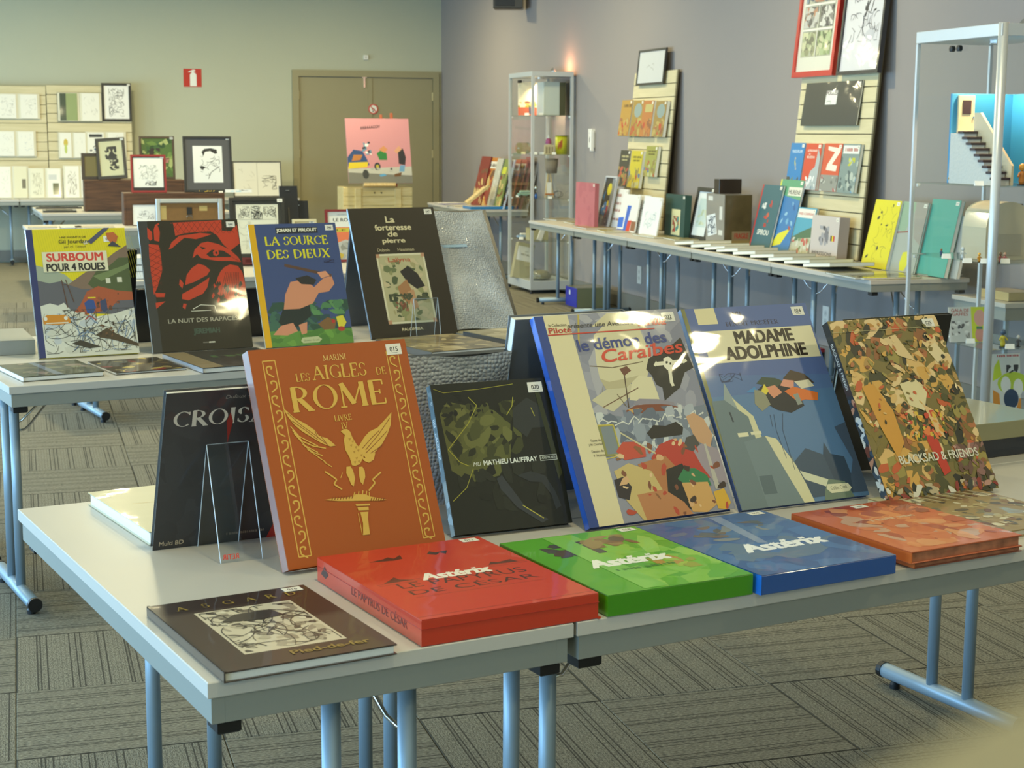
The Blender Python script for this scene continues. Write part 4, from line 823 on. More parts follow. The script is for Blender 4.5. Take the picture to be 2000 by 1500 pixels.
F_, R_q, G_ = onZ(433, 1101, .7405), onZ(385, 1067, .7405), onZ(515, 1091, .7405)
yw_ = math.degrees(atan2(G_.y-F_.y, G_.x-F_.x)); mid_ = (F_+G_)/2+(R_q-F_)/2
easel('clear acrylic easel with a red print at its foot, before the dark grey album', mid_, yw_, .205, (G_-F_).length, True, spread=abs((R_q-F_).dot(Vector((-sin(radians(yw_)), cos(radians(yw_)), 0))))/2)
# backs of albums that face the other side of the table
_w, _u, _f = frame(YF, -16); _P = onV(750, 705, .735); _W = bis(lambda q: pr(_P+_w*q)[0], 997, .02, .8); _H = (_P.z-.7405)/cos(radians(16))
t = thing('wrapped_album', 'album in grey bubble wrap between the orange-brown and the black album', 'book', mat4(_P-_u*_H, YF, -16))
MB().box((0, 0, -.018), (_W, _H, -.004)).obj('board_block', blackcover, t)
def pillow(W, H, th, name, mt, par, nx=16, ny=22, sd=1, z=0):
    R = random.Random(sd); b_ = MB(); g = []
    for j in range(ny+1):
        for i in range(nx+1):
            u_, v_ = i/nx, j/ny; e_ = min(u_, 1-u_, v_, 1-v_)*8; q = min(1, e_)
            b_.v.append(((u_-.5)*(W+.01*(1-q))+W/2, (v_-.5)*H+H/2+.004*sin(7*u_), z+th*q+.0035*sin(9*u_+5*v_+sd)*q+.003*sin(13*v_-4*u_)*q))
    for j in range(ny):
        for i in range(nx):
            a = j*(nx+1)+i; b_.f.append((a, a+1, a+nx+2, a+nx+1)); b_.m.append(0); b_.c.append(None)
    return b_.obj(name, mt, par, smooth=True)
pillow(_W, _H, .006, 'bubble_wrap', bubble, t, z=-.003)
def back(label, tl, xr, vt, lean, T, col, white=None, W=None, z=.7405, from_right=False):
    w_, u, f = frame(YF, -lean)
    P = onV(tl[0], tl[1], vt)
    if W is None: W = bis(lambda q: pr(P+w_*q)[0], xr, .02, .8)
    if from_right: P = P-w_*W
    H = (P.z-z)/cos(radians(lean)); B = P-u*H
    return backboard(label, mat4(B, YF, -lean), W, H, T, col, white=white)
back('grey backed album with a white fore-edge leaning behind the sailing ship album', (1007, 625), 1230, .735, 13, .03, '#5d6268', True)
back('black backed album leaning behind the mottled ochre album', (1653, 627), 1860, .625, 10, .014, '#101310')
# ------------------------------------------------------------------ front tables: lying books
asg = [('r', 0, 0, 1, 1, '#33231a'), ('r', .20, .17, .80, .80, '#c9bfa6'), ('b', 61, 90, .22, .19, .78, .78, .015, .05, ['#b0a68e', '#8f8674', '#d3cab2', '#4b453c', '#a39a86', '#6c6456']), ('k', 62, 60, .22, .19, .78, .78, '#3a352e', .006), ('p', [.28, .62, .40, .70, .62, .70, .66, .60, .50, .58, .40, .60], '#37322c'),
 ('T', 'A', .16, .86, .055, '#9a8238', {}), ('T', 'S', .31, .86, .055, '#9a8238', {}), ('T', 'G', .45, .86, .055, '#9a8238', {}), ('T', 'A', .59, .86, .055, '#9a8238', {}), ('T', 'R', .72, .86, .055, '#9a8238', {}), ('T', 'D', .85, .86, .055, '#9a8238', {}), ('t', 'Pied-de-fer', .66, .075, .05, '#8a7434', {'w': .46, 'b': .03}), ('r', .0, 0, .018, 1, '#241a14')]
book('dark brown album with a framed drawing lying at the near table corner, sticker 016', flatm((.248, 2.19), 12.7, .016), .268, .362, .016, '#33231a', '#241a14', asg, '016')
red = [('r', 0, 0, 1, 1, '#c5341a'), ('p', [.20, .82, .30, .84, .34, .86, .36, .83, .42, .87, .40, .81, .34, .80], '#3c1a14'), ('p', [.56, .83, .60, .87, .62, .84, .70, .85, .66, .80, .64, .83, .60, .80], '#24242a'), ('p', [.10, .50, .16, .54, .20, .57, .21, .53, .28, .50], '#5a2418'), ('p', [.76, .56, .80, .60, .83, .58, .92, .60, .94, .555], '#5a2418'), ('l', .004, '#6a2a1c', [.06, .49, .32, .51]), ('l', .004, '#6a2a1c', [.06, .47, .32, .49]), ('l', .004, '#6a2a1c', [.74, .55, .98, .555]), ('l', .004, '#6a2a1c', [.74, .53, .98, .535]),
 ('t', 'LE PAPYRUS', .52, .40, .075, '#4a1c16', {'w': .74, 'b': .0}), ('t', 'DE CÉSAR', .52, .305, .075, '#4a1c16', {'w': .74, 'b': .0}), ('t', 'Astérix', .52, .475, .085, '#f2ead8', {'w': .40, 'b': .055, 'sh': .2}), ('l', .004, '#8a2c1c', [.14, .27, .90, .27]), ('l', .004, '#7a2014', [.0, .035, 1, .035])]
book('thick red boxed volume lying on the near tables, sticker 017', flatm((.552, 2.272), 12, .042), .312, .412, .042, '#c5341a', '#a8281a', red, '017', name='boxed_volume', box=True, lid=True, spine_art=[('t', 'LE PAPYRUS DE CÉSAR', .62, .34, .42, '#5a1c18', {'w': .52}), ('p', [.04, .4, .08, .8, .12, .5, .09, .3], '#3c1a14')])
grn = [('r', 0, 0, 1, 1, '#4c9e10'), ('b', 71, 50, .3, 0, 1, 1, .06, .16, ['#6ab026', '#5aa61c', '#7cb83a', '#8cc04a']), ('b', 72, 22, .15, .62, .50, .86, .03, .09, ['#3c3a34', '#4a3c30', '#34383c']), ('b', 73, 16, .45, .70, .80, .90, .03, .08, ['#7a5a34', '#8c7444', '#5c4a2c']), ('b', 74, 12, .62, .22, .9, .45, .04, .08, ['#8c9a2c', '#b08a34', '#9ab83c']), ('p', [.30, .99, .44, .99, .42, .02, .26, .02], '#77b84a'),
 ('t', 'Astérix', .50, .40, .12, '#eff0e4', {'w': .54, 'b': .06, 'sh': .2}), ('z', .52, .31, .03, '#3c7a24', .40)]
book('bright green boxed volume lying between the red and the blue one, sticker 018', flatm((.874, 2.338), 11.3, .036), .285, .372, .036, '#3c8a08', '#4c9e10', grn, '018', name='boxed_volume', box=True, kind='sleeve')
blu = [('r', 0, 0, 1, 1, '#2c5a96'), ('b', 81, 44, 0, 0, 1, 1, .06, .18, ['#335f98', '#3f6a9c', '#295690', '#54708f', '#3a6aa4']), ('b', 82, 14, .12, .56, .80, .84, .02, .07, ['#5a5a58', '#6a5a50', '#47525c', '#7c8288']), ('t', 'Astérix', .55, .34, .13, '#f0f2f4', {'w': .60, 'b': .06, 'sh': .2}), ('p', [.55, .98, .64, .98, .50, .45, .44, .47], '#7c8fb0')]
book('blue boxed volume lying beside the green one, sticker 019', flatm((1.165, 2.384), 12, .034), .295, .385, .034, '#1d4f94', '#1f72d8', blu, '019', name='boxed_volume', box=True, spine_art=[('r', 0, 0, 1, 1, '#1f72d8')])
org = [('r', 0, 0, 1, 1, '#c05a2c'), ('b', 91, 80, .12, .05, 1, 1, .04, .12, ['#b5502a', '#c8683a', '#a03c24', '#d28a58', '#8c3420', '#cf7a44', '#b9907c']), ('z', .55, .62, .04, '#c9a68a', .40)]
b0 = [('b', 92, 60, 0, 0, 1, 1, .02, .06, ['#8c2c1c', '#3c3c34', '#c9b79a', '#2c4a3c', '#b04a34', '#d8c8b0'])]
for (ww, TT, zz, yy, xx, lab, sp, nn) in ((.268, .011, .7405, 2.462, 1.500, 'thin patterned album underneath the orange album on the near table', b0, None), (.272, .022, .752, 2.455, 1.490, 'orange album lying on a thin patterned one, right of the blue boxed volume', org, None)):
    q = book(lab, flatm((xx, yy), 12.3, TT, zz), ww, .335, TT, '#c05a2c' if nn is None and sp is org else '#8c4a34', '#d26a2c', sp, nn, pages=mat('patterned_page_edge', '#a86a4a', .6, noise=.8, nscale=40), sticker_at=(.14, .305), stk=sp is org)
stp = [('r', 0, 0, 1, 1, '#9c8454'), ('r', 0, .78, .36, 1, '#cfc59c'), ('b', 95, 120, .08, 0, 1, .95, .02, .06, ['#8c6a44', '#b9a878', '#4c4438', '#d8ceb0', '#6a3c28', '#77745c']), ('b', 96, 16, .08, .86, .40, .94, .01, .03, ['#8c3c24'])]
for i in range(12): stp.append(('l', .012, '#d9cfae' if i % 2 else '#5a4434', [.30+.05*i, .94, .36+.055*i, .72]))
book('album with cream and brown stripes lying at the right edge of the near tables', flatm((1.745, 2.60), 12, .014), .27, .345, .014, '#9c8454', '#c9c0a0', stp, None, sticker_at=(.12, .315))
crm = [('r', 0, 0, 1, 1, '#cfc8a4'), ('k', 98, 24, .62, .55, .95, .95, '#8f927c', .008), ('l', .006, '#e8c878', [.18, .62, .62, .60]), ('l', .012, '#e0b868', [.36, .52, .66, .50])]
_A, _B = onZ(172, 962, .7665), onZ(300, 1045, .7665); _y = math.degrees(atan2(_B.y-_A.y, _B.x-_A.x))+90
_n = (_B-_A).normalized(); _h = 0
while (_A+_n*_h-C0).dot(D1) > .785: _h += .005
book('cream album with a thick white fore-edge lying at the rear left table corner', flatm(_A+_n*_h, _y, .026), .26, _h, .026, '#cfc8a4', '#f0f0ee', crm, None, name='art_book', flip=True, stk=False)
def plainbox(label, M, W, H, T, col, name='storage_box', spec=None, kind='lam', cat='box', num=False, sides=None):
    t = thing(name, label, cat, M)
    MB().box((0, 0, -T), (W, H, -T*.0), bev=.0015).obj('box_body', PB(col, kind), t)
    if spec: art('box_print', W, H, spec, PC, t)
    if num: sticker(t, W, H, None)
    return t
plainbox('flat dark navy box under the olive box at the right edge', flatm(L(2.02, .66), YF, .045), .36, .28, .045, '#1d2432')
plainbox('flat olive-grey box lying on the navy box at the right edge', flatm(L(2.0, .65), YF, .042, z=.786), .38, .30, .042, '#8f8c6a', spec=[('k', 5, 20, .1, .2, .5, .8, '#7c7b60', .006)])

# ------------------------------------------------------------------ middle row
def zs(T, l): return T*sin(radians(l))
sur = [('r', 0, 0, 1, 1, '#d9c60c'), ('r', 0, 0, .065, 1, '#2a3260')]
for i in range(40): sur.append(('l', .002, '#b9a90c', [.10+.024*i, .99, .17+.024*i, .60]))
sur += [('p', [.065, .72, .22, .68, .34, .64, .42, .58, .55, .60, .40, .40, .065, .40], '#9aa088'), ('p', [.36, .56, .52, .64, .72, .72, .86, .80, 1, .86, 1, .40, .36, .42], '#7c6450'), ('p', [.56, .56, .66, .66, .80, .70, .90, .76, 1, .76, 1, .46, .64, .50], '#4c5630'), ('p', [.62, .62, .96, .70, 1, .72, 1, .68, .70, .58], '#6f7c4c'), ('p', [.065, .60, .18, .575, .30, .59, .36, .56, .50, .52, .62, .52, .80, .46, 1, .44, 1, .30, .065, .36], '#5c5a5e'),
 ('p', [.34, .30, .46, .40, .54, .50, .66, .54, .84, .50, 1, .485, 1, .42, .84, .42, .76, .36, .60, .33], '#a4502c'), ('b', 101, 14, .62, .34, .86, .48, .01, .03, ['#6a3c26', '#3c2c24', '#8c4a2c']), ('p', [.50, .41, .55, .44, .60, .43, .615, .37, .58, .33, .52, .33], '#2c4a82'), ('p', [.66, .42, .72, .44, .73, .35, .69, .33, .66, .36], '#38405c'), ('r', .54, .445, .62, .455, '#d8c422'), ('r', .745, .56, .79, .60, '#d0ccb0'), ('r', .86, .565, .91, .605, '#d0ccb0'),
 ('p', [.065, .40, .16, .42, .24, .40, .30, .42, .36, .36, .44, .33, .60, .30, .80, .32, 1, .36, 1, 0, .065, 0], '#cfccb8'), ('b', 102, 30, .07, .02, 1, .34, .02, .08, ['#c5c2ae', '#d9d6c4', '#b9bcb8']), ('k', 103, 90, .08, .03, .98, .36, '#4a463c', .005), ('k', 104, 22, .30, .04, .98, .30, '#5a789a', .005),
 ('p', [.075, .305, .12, .33, .30, .325, .345, .29, .34, .26, .22, .25, .075, .26], '#c8801c'), ('l', .012, '#d6d0b8', [.10, .265, .32, .265]), ('e', .10, .30, .018, .016, '#d9d6c4'), ('e', .30, .30, .018, .016, '#d9d6c4'), ('l', .010, '#a83a2c', [.49, .28, .54, .31, .60, .275]), ('p', [.33, .10, .42, .125, .62, .065, .50, .055], '#3a3426'), ('p', [.58, .16, .70, .21, .76, .17, 1, .075, 1, .05, .72, .12, .62, .135], '#4a3a24'), ('b', 105, 12, .58, .14, .78, .26, .008, .02, ['#3a2c1c', '#6a4a2c']),
 ('l', .008, '#5c3a24', [.30, .60, .33, .38]), ('l', .008, '#5c3a24', [.34, .60, .40, .42]), ('l', .006, '#5c3a24', [.305, .56, .345, .56]), ('p', [.60, .895, .78, 1, .84, 1, .64, .875], '#4c4c60'), ('p', [.555, .89, .60, .91, .61, .88, .57, .87], '#cfc4a0'), ('p', [.80, .96, .88, .965, .92, .93, .90, .89, .85, .87, .81, .91], '#b8602c'), ('p', [.80, .855, .86, .895, .94, .845], '#3c3c46'),
 ('p', [.135, .66, .785, .66, .785, .82, .135, .82], '#d9d0aa'), ('t', 'SURBOUM', .46, .745, .062, '#cc4030', {'w': .56, 'b': .05}), ('t', 'POUR 4 ROUES', .46, .668, .058, '#26221c', {'w': .58, 'b': .05}), ('t', 'UNE ENQUÊTE DE', .46, .925, .018, '#4a4410', {'w': .26, 'b': .02}), ('t', 'Gil Jourdan', .46, .875, .040, '#3a360e', {'w': .29, 'b': .01}), ('t', 'par M. Tillieux', .47, .845, .020, '#4a4410', {'w': .22, 'sh': .3})]
book('yellow album with a blue spine on the middle row table, sticker 042', up((.045, 5.615), 10.8, 20.3, .016), .340, .452, .016, '#c9b80c', '#2a3260', sur, '042', sticker_at=(.262, .402))
rap = [('r', 0, 0, 1, 1, '#2a2412'), ('r', 0, 0, .09, 1, '#3a3a36')]
rap += hawk_art
rap += [('l', .006, '#e4dfc8', [.44, .315, .52, .345, .66, .335, .67, .29]), ('l', .005, '#e4dfc8', [.42, .30, .52, .30, .62, .30]), ('t', 'LA NUIT DES RAPACES', .53, .215, .032, '#a9a28a', {'w': .70, 'b': .025}), ('t', 'JEREMIAH', .55, .115, .05, '#3f5040', {'w': .26, 'b': .05}), ('r', .50, .052, .57, .062, '#6a6658'), ('r', .56, .052, .62, .062, '#dcd6c0')]
book('black and red album with a bird of prey on the middle row table, sticker 044', up((.425, 5.672), 12.8, 17.3, .012), .366, .470, .012, '#2a2412', '#a9a69c', rap, '044', kind='lam')
src = [('r', 0, 0, 1, 1, '#3c4c78'), ('r', 0, 0, .07, 1, '#dfa80c'), ('b', 111, 60, .07, .10, 1, .36, .04, .09, ['#31544a', '#2c4c3c', '#3c6450', '#2c4a4c']), ('b', 112, 12, .55, .24, .95, .36, .03, .06, ['#4c7c50', '#5a8a54']), ('r', .07, 0, 1, .12, '#5c8a38'), ('b', 113, 20, .07, .0, 1, .13, .03, .08, ['#6a9a40', '#5c8c3c', '#4c7a34']),
 # stand-ins for the figures: a salmon rock, dark bushes and a log
 ('p', [.18, .20, .26, .32, .44, .34, .56, .38, .56, .24, .40, .16, .24, .14], '#1f2a26'), ('p', [.26, .30, .30, .42, .38, .52, .54, .54, .64, .47, .76, .54, .86, .56, .88, .49, .80, .43, .68, .42, .60, .34, .44, .30], '#d08a66'), ('p', [.44, .55, .58, .57, .68, .53, .64, .49, .50, .50], '#2a2826'), ('l', .032, '#5c4030', [.34, .66, .86, .56]), ('p', [.70, .59, .80, .60, .84, .56, .74, .54], '#d9946e'), ('p', [.10, .10, .20, .17, .34, .19, .38, .12, .26, .09], '#cf8a68'), ('p', [.40, .17, .50, .19, .48, .10, .42, .09], '#cf8a68'), ('p', [.62, .17, .74, .22, .84, .19, .80, .12, .68, .12], '#7c5a34'), ('e', .80, .185, .02, .016, '#b8302c'), ('p', [.84, .22, .92, .23, .95, .17, .90, .12, .85, .14], '#d6c83c'), ('e', .88, .12, .04, .02, '#b03a2c'),
 ('t', 'JOHAN ET PIRLOUIT', .54, .925, .034, '#e4dfc4', {'w': .46, 'b': .045}), ('T', 'LA SOURCE', .52, .825, .068, '#d8cf1c', {'w': .72, 'TH': .2, 'th': .1}), ('T', 'DES DIEUX', .52, .715, .068, '#d8cf1c', {'w': .72, 'TH': .2, 'th': .1}), ('p', [.40, .04, .42, .065, .60, .07, .64, .045, .60, .02, .42, .02], '#b9c090'), ('t', 'Golden Creek', .52, .035, .014, '#5b6c48', {'w': .18}), ('k', 114, 6, .80, .67, .92, .69, '#2a2c4a', .004)]
src.insert(-6, ('r', .30, .918, .78, .968, '#22242c'))
book('dark blue album with yellow lettering and spine strip on the middle row, sticker 046', up((.821, 5.706), 13, 20.4, .010), .342, .459, .010, '#3c4c78', '#e2d9b4', src, '046', kind='lam')
fo = [('r', 0, 0, 1, 1, '#2e2514'), ('t', 'La', .46, .885, .048, '#d8cba0', {'w': .10, 'b': .04}), ('t', 'forteresse', .48, .825, .044, '#d8cba0', {'w': .42, 'b': .04}), ('t', 'de', .46, .775, .042, '#d8cba0', {'w': .11, 'b': .04}), ('t', 'pierre', .46, .715, .044, '#d8cba0', {'w': .26, 'b': .04}), ('t', 'Dubois', .32, .66, .024, '#b8aa84', {'w': .14, 'b': .02}), ('t', 'Hausman', .58, .66, .024, '#b8aa84', {'w': .19, 'b': .02}), ('r', .22, .10, .78, .64, '#d6cfae'), ('r', .24, .115, .76, .625, '#b5ad84'), ('b', 121, 70, .25, .12, .75, .60, .02, .06, ['#8f9060', '#6c744c', '#b9b088', '#a39a6c', '#4f5a3a', '#c4b48c']), ('p', [.46, .50, .56, .54, .66, .48, .72, .38, .62, .36, .52, .42], '#2a2420'), ('p', [.40, .38, .52, .44, .56, .34, .50, .24, .42, .30], '#a5764c'), ('p', [.50, .34, .58, .36, .60, .22, .54, .20], '#b98c64'), ('b', 122, 14, .34, .18, .48, .27, .01, .03, ['#7a4a34', '#5c5a3c', '#96644c']), ('b', 123, 20, .28, .27, .74, .33, .02, .04, ['#39412c', '#4b5038']), ('t', 'Laïyna', .48, .565, .045, '#b05a3c', {'w': .26, 'b': .02}), ('r', .22, .61, .26, .64, '#b98c6a'), ('r', .74, .61, .78, .64, '#b98c6a'), ('r', .22, .10, .26, .13, '#b98c6a'), ('r', .74, .10, .78, .13, '#b98c6a'), ('t', 'PALOMBIA', .48, .045, .022, '#d8cba0', {'w': .24, 'b': .03})]
book('large brown-black album with a framed painting on the middle row table, sticker 047', up((1.238, 5.86), 14, 23.3, .012), .367, .516, .012, '#2e2514', '#5a6c80', fo, '047', kind='lam')
f1 = [('r', 0, 0, 1, 1, '#4a4a30'), ('b', 131, 40, 0, 0, 1, 1, .05, .12, ['#54543a', '#6a6444', '#7c7a58', '#3c3c28', '#8c7a6a']), ('p', [.38, 1, .46, 1, .50, .0, .40, 0], '#77808c')]
book('olive album lying at the left front corner of the middle row table', flatm((-.01, 5.125), 15, .016), .255, .30, .016, '#4a4a30', '#e6e6e2', f1, None, stk=False, kind='sleeve')
f2 = [('r', 0, 0, 1, 1, '#3c3424'), ('b', 132, 40, 0, 0, 1, 1, .04, .12, ['#6a5a34', '#8c7a4a', '#2a2418', '#4a3c28', '#7c2c1c', '#c0a84c'])]
book('thin dark album with red and ochre patches lying right of the olive one', flatm((.272, 5.20), 15, .008), .235, .29, .008, '#3c3424', '#d8d4cc', f2, None, stk=False)
f3 = [('r', 0, 0, 1, 1, '#34332e'), ('r', 0, 0, .22, 1, '#8c7c5c'), ('z', .60, .55, .12, '#46603a', .5)]
book('dark album with a light brown spine band lying below the bird of prey album', flatm((.54, 5.165), 14, .018), .34, .392, .018, '#34332e', '#a9a9ac', f3, None, stk=False)
f4 = [('r', 0, 0, 1, 1, '#6f6040'), ('b', 134, 50, 0, 0, 1, 1, .05, .14, ['#8c7a50', '#5a4c30', '#a8966a', '#77683f', '#b8a67a'])]
book('thick golden-brown book in plastic lying below the large brown-black album', flatm((1.326, 5.30), 16, .026), .325, .405, .026, '#6f6040', '#55595c', f4, None, stk=False, spine_art=[('t', 'LARGO WINCH', .22, .3, .4, '#d6d6d6', {'w': .26, 'b': .02})], name='art_book')
f5 = [('r', 0, 0, 1, 1, '#9a8f6c'), ('b', 135, 40, 0, 0, 1, 1, .05, .14, ['#b5a884', '#8c8058', '#c9bd98', '#a3946a'])]
book('book with a dark blue-grey spine lying in front of the bubble-wrapped frame', flatm((1.69, 5.53), 17, .024), .30, .345, .024, '#9a8f6c', '#3c4654', f5, None, stk=False, name='art_book')
book('pale glossy album lying under the foot of the bubble-wrapped frame', flatm((1.60, 5.90), 17, .008), .27, .32, .008, '#8c8468', '#8a8c88', [('r', 0, 0, 1, 1, '#a39a78'), ('b', 136, 30, 0, 0, 1, 1, .05, .14, ['#b8ae8c', '#8f8664', '#c6b67c'])], None, stk=False)
# bubble-wrapped frame
t = thing('wrapped_picture', 'tall black frame in bubble wrap leaning back on the middle row table', 'picture', up((1.585, 5.985), 12.5, 33.5, .02))
MB().box((0, 0, -.02), (.30, .535, 0), bev=.002).obj('frame_block', blackf, t); pillow(.278, .53, .006, 'bubble_wrap', bubble, t, sd=4, z=.001)
MB().box((0, .36, .0105), (.16, .372, .0112)).obj('tape_strip', mat('blue_tape', '#6f9cc0', .3), t)
easel('clear acrylic easel in front of the bubble-wrapped frame', L(1.97, 3.33, .7405), YF, .15, .1, spread=.03)
# backs in the middle row
back('black backed album behind the yellow album on the middle row', (268, 488), 0, 3.64, 12, .014, '#131417', W=.26, from_right=True)
back('black backed album low behind the left edge of the bird of prey album', (266, 566), 0, 3.64, 12, .014, '#15171d', W=.22)
back('black backed album between the bird of prey and the dark blue album', (400, 568), 545, 3.62, 12, .014, '#15151c')
back('grey backed album leaning between the dark blue and the brown-black album', (686, 432), 800, 3.70, 13, .012, '#5a626c')
plainbox('flat grey box with a black side at the far left of the middle row', flatm(L(.335, 3.56), YF-6, .05), .235, .36, .05, '#8f8c84', spec=[('r', 0, 0, 1, 1, '#a19d92')])
MB().box((0, 0, 0), (.24, .003, .044)).obj('dark_side_panel', blackp, D.objects[-1] if 0 else t) if 0 else None

ASTEP = .00001

# ------------------------------------------------------------------ walls: signs, switches, speaker
def onwall(label, name, cat, px, py, w, h, spec, wall='back', depth=.004, col='#e8e6dc'):
    if wall == 'back': P = onY(px, py, ROOMY1-depth-.0005); M = mat4(P-Vector((w/2, 0, h/2)), 0, 0)
    else: P = onX(px, py, ROOMX1-depth-.0005); M = mat4(P+Vector((0, w/2, -h/2)), -90, 0)
    t = thing(name, label, cat, M); MB().box((0, 0, -depth), (w, h, 0), bev=.0008).obj('plate', PB(col, 'lam'), t)
    if spec: art('sign_print', w, h, spec, PM, t)
    return t
onwall('red fire extinguisher sign on the back wall', 'fire_extinguisher_sign', 'sign', 376, 152, .21, .21, [('r', 0, 0, 1, 1, '#c0301f'), ('p', [.36, .04, .72, .04, .72, .66, .66, .76, .58, .80, .58, .84, .66, .86, .66, .93, .54, .96, .28, .84, .28, .80, .46, .84, .46, .80, .40, .74, .36, .66], '#eeece2')], depth=.003, col='#c0301f')
t = thing('no_smoking_sign', 'round red and white no smoking sign on the double door', 'sign', mat4(onY(729, 213, ROOMY1-.0335), 0, 0)); r_ = .062
MB().lathe([(r_, -.003), (r_, 0)], seg=28).obj('plate', whitec, t)
A_ = [('e', 0, 0, r_, r_, '#c43a2c'), ('e', 0, 0, r_*.76, r_*.76, '#ece8dc'), ('p', [-.02, -.006, .02, -.006, .02, .004, -.02, .004], '#3a3632'), ('e', -.002, -.025, .009, .009, '#1c1a18'), ('l', .012, '#c43a2c', [-.036, .036, .036, -.036])]
art('sign_print', 1, 1, A_, PM, t)
t = onwall('small white sensor box above the double door', 'wall_sensor', 'sensor', 715, 112, .055, .055, [('e', .5, .5, .18, .18, '#b9b7ae')], depth=.03)
t = onwall('white telephone socket hanging beside the small glass case', 'wall_intercom', 'intercom', 1152, 270, .10, .17, [('e', .5, .42, .14, .16, '#4c4844'), ('r', .2, .75, .8, .8, '#c9c7be')], 'right', .035)
MB().box((.085, -.03, -.02), (.11, .15, .012), bev=.003).obj('handset', whitec, t)
for lab, px, py in (('white wall socket under the second wall row table', 1248, 537), ('white wall socket low on the wall behind the blue album', 1612, 620)):
    onwall(lab, 'wall_socket', 'socket', px, py, .085, .15, [('e', .5, .68, .25, .14, '#cfcdc4'), ('e', .5, .32, .25, .14, '#cfcdc4'), ('e', .5, .68, .05, .03, '#55524c'), ('e', .5, .32, .05, .03, '#55524c')], 'right', .012)
P = onX(993, 19, ROOMX1-.2)
t = thing('loudspeaker', 'black loudspeaker high on the right wall at the top edge', 'speaker', Matrix.Translation(P) @ Matrix.Rotation(radians(-20), 4, 'Z'))
MB().box((-.15, -.11, 0), (.15, .11, .42), bev=.012).obj('cabinet', mat('speaker_black', '#15171a', .35, coat=.3), t); MB().box((-.13, -.118, .03), (.07, -.109, .39), bev=.003).obj('grille', blackp, t); MB().tube([(.02, .11, .2), (.05, .22, .2)], .015).obj('wall_bracket', blackp, t)

# ------------------------------------------------------------------ pictures, crates and tables in the left background
def putY(px, xr, yt, yy, z, yaw=0, lean=12, T=.02, clamp=None):
    """stand something on height z at depth yy: left and right pixel columns, top pixel row -> matrix, width, height"""
    zz = z+T*sin(radians(lean)) if lean > 0 else z
    X_ = bis(lambda q: pr((q, yy, zz))[0], px, -8, 8); B = Vector((X_, yy, zz)); w_, u, f = frame(yaw, lean)
    W = bis(lambda q: pr(B+w_*q)[0], xr, .01, 3); H = bis(lambda q: -pr(B+u*q)[1], -yt, .005, 2.5)
    return mat4(B, yaw, lean), W, H
def sk(seed, n=40, bg='#e4e0d2', c='#4a4742', x0=.12, x1=.88, y0=.12, y1=.88, w=.008): return [('r', 0, 0, 1, 1, bg), ('k', seed, n, x0, y0, x1, y1, c, w)]
# slat wall behind the rear tables
def slatpanel(label, M, W, H, n, big=()):
    """vertical panel with horizontal slats; big = rows that have no groove"""
    t = thing('slat_panel', label, 'display panel', M)
    MB().box((0, 0, -.018), (W, H, -.007)).obj('backing', mat('slat_groove', '#6a5f42', .7), t)
    ys = [H*i/n for i in range(n+1)]; i = 0
    me = None
    while i < n:
        k = 1
        while (i+k) in big: k += 1
        MB().box((0, ys[i]+.003, -.0068), (W, ys[min(i+k, n)]-.003, .006), bev=.0015).obj('slat', slatwood, t); i += k
    return t
MW, Wp, Hp = putY(-60, 97, 166, 19.45, .742, 0, 4, .02)
slatpanel('pale slatted display panel at the left edge on the back wall', MW, Wp, Hp, 12)
MW, Wp, Hp = putY(98.5, 262, 166, 19.45, .742, 0, 4, .02)
slatpanel('pale slatted display panel on the back wall beside the extinguisher sign', MW, Wp, Hp, 12)
def openbook(label, px0, px1, ytop, ybot, yy, lspec, rspec, lean=8, lcol='#d9d5c4', name='open_book', split=.5, cover='#cfcab6', group=None):
    z = onY(px0, ybot, yy).z
    if ybot > 350: z = .743
    else: yy = 19.45+.07*(z-.742)-.035; z = onY(px0, ybot, yy).z; lean = 4
    M, W, H = putY(px0, px1, ytop, yy, z, 0, lean, 0)
    t = thing(name, label, 'book', M, group); s_ = W*split
    MB().box((0, 0, -.018), (W, H, -.012)).obj('cover', PB(cover, 'matte'), t)
    for nm, x0, x1, sp in (('left_page', .004, s_-.001, lspec), ('right_page', s_+.001, W-.004, rspec)):
        b_ = MB(); n = 6; hh = [(.012 if 0 < i < n else .004) if nm == 'left_page' else (.012 if 0 < i < n else .004) for i in range(n+1)]
        for i in range(n):
            xa, xb = x0+(x1-x0)*i/n, x0+(x1-x0)*(i+1)/n; za, zb = -.012+hh[i]*.8, -.012+hh[i+1]*.8
            b_.face([(xa, .004, za), (xb, .004, zb), (xb, H-.004, zb), (xa, H-.004, za)]); b_.face([(xa, .004, -.012), (xb, .004, -.012), (xb, .004, zb), (xa, .004, za)]); b_.face([(xa, H-.004, za), (xb, H-.004, zb), (xb, H-.004, -.012), (xa, H-.004, -.012)])
        o = b_.obj(nm, cream, t); art('page_print', (x1-x0)*.8, H-.02, sp, PM, o, z=-.001, x=x0+(x1-x0)*.1, y=.01)
    return t
W0 = '#e6e3d6'
openbook('open white sketchbook, top left on the slatted panels', -6, 79, 182, 232, 19.40, sk(1, 30, W0, '#77756c'), sk(2, 20, W0, '#77756c'))
openbook('open book with a green endpaper and dark marbled cover on the slatted panel', 113, 200, 180, 237, 19.36, [('r', 0, 0, 1, 1, '#3f4a38'), ('r', .35, 0, 1, 1, '#8f9c68')], sk(3, 16, W0, '#8c8a82'), cover='#3a362c')
openbook('open white book with a blue heading, middle left on the slatted panels', -6, 72, 255, 306, 19.40, sk(4, 14, W0, '#77756c'), sk(5, 12, W0, '#6c7f9c'))
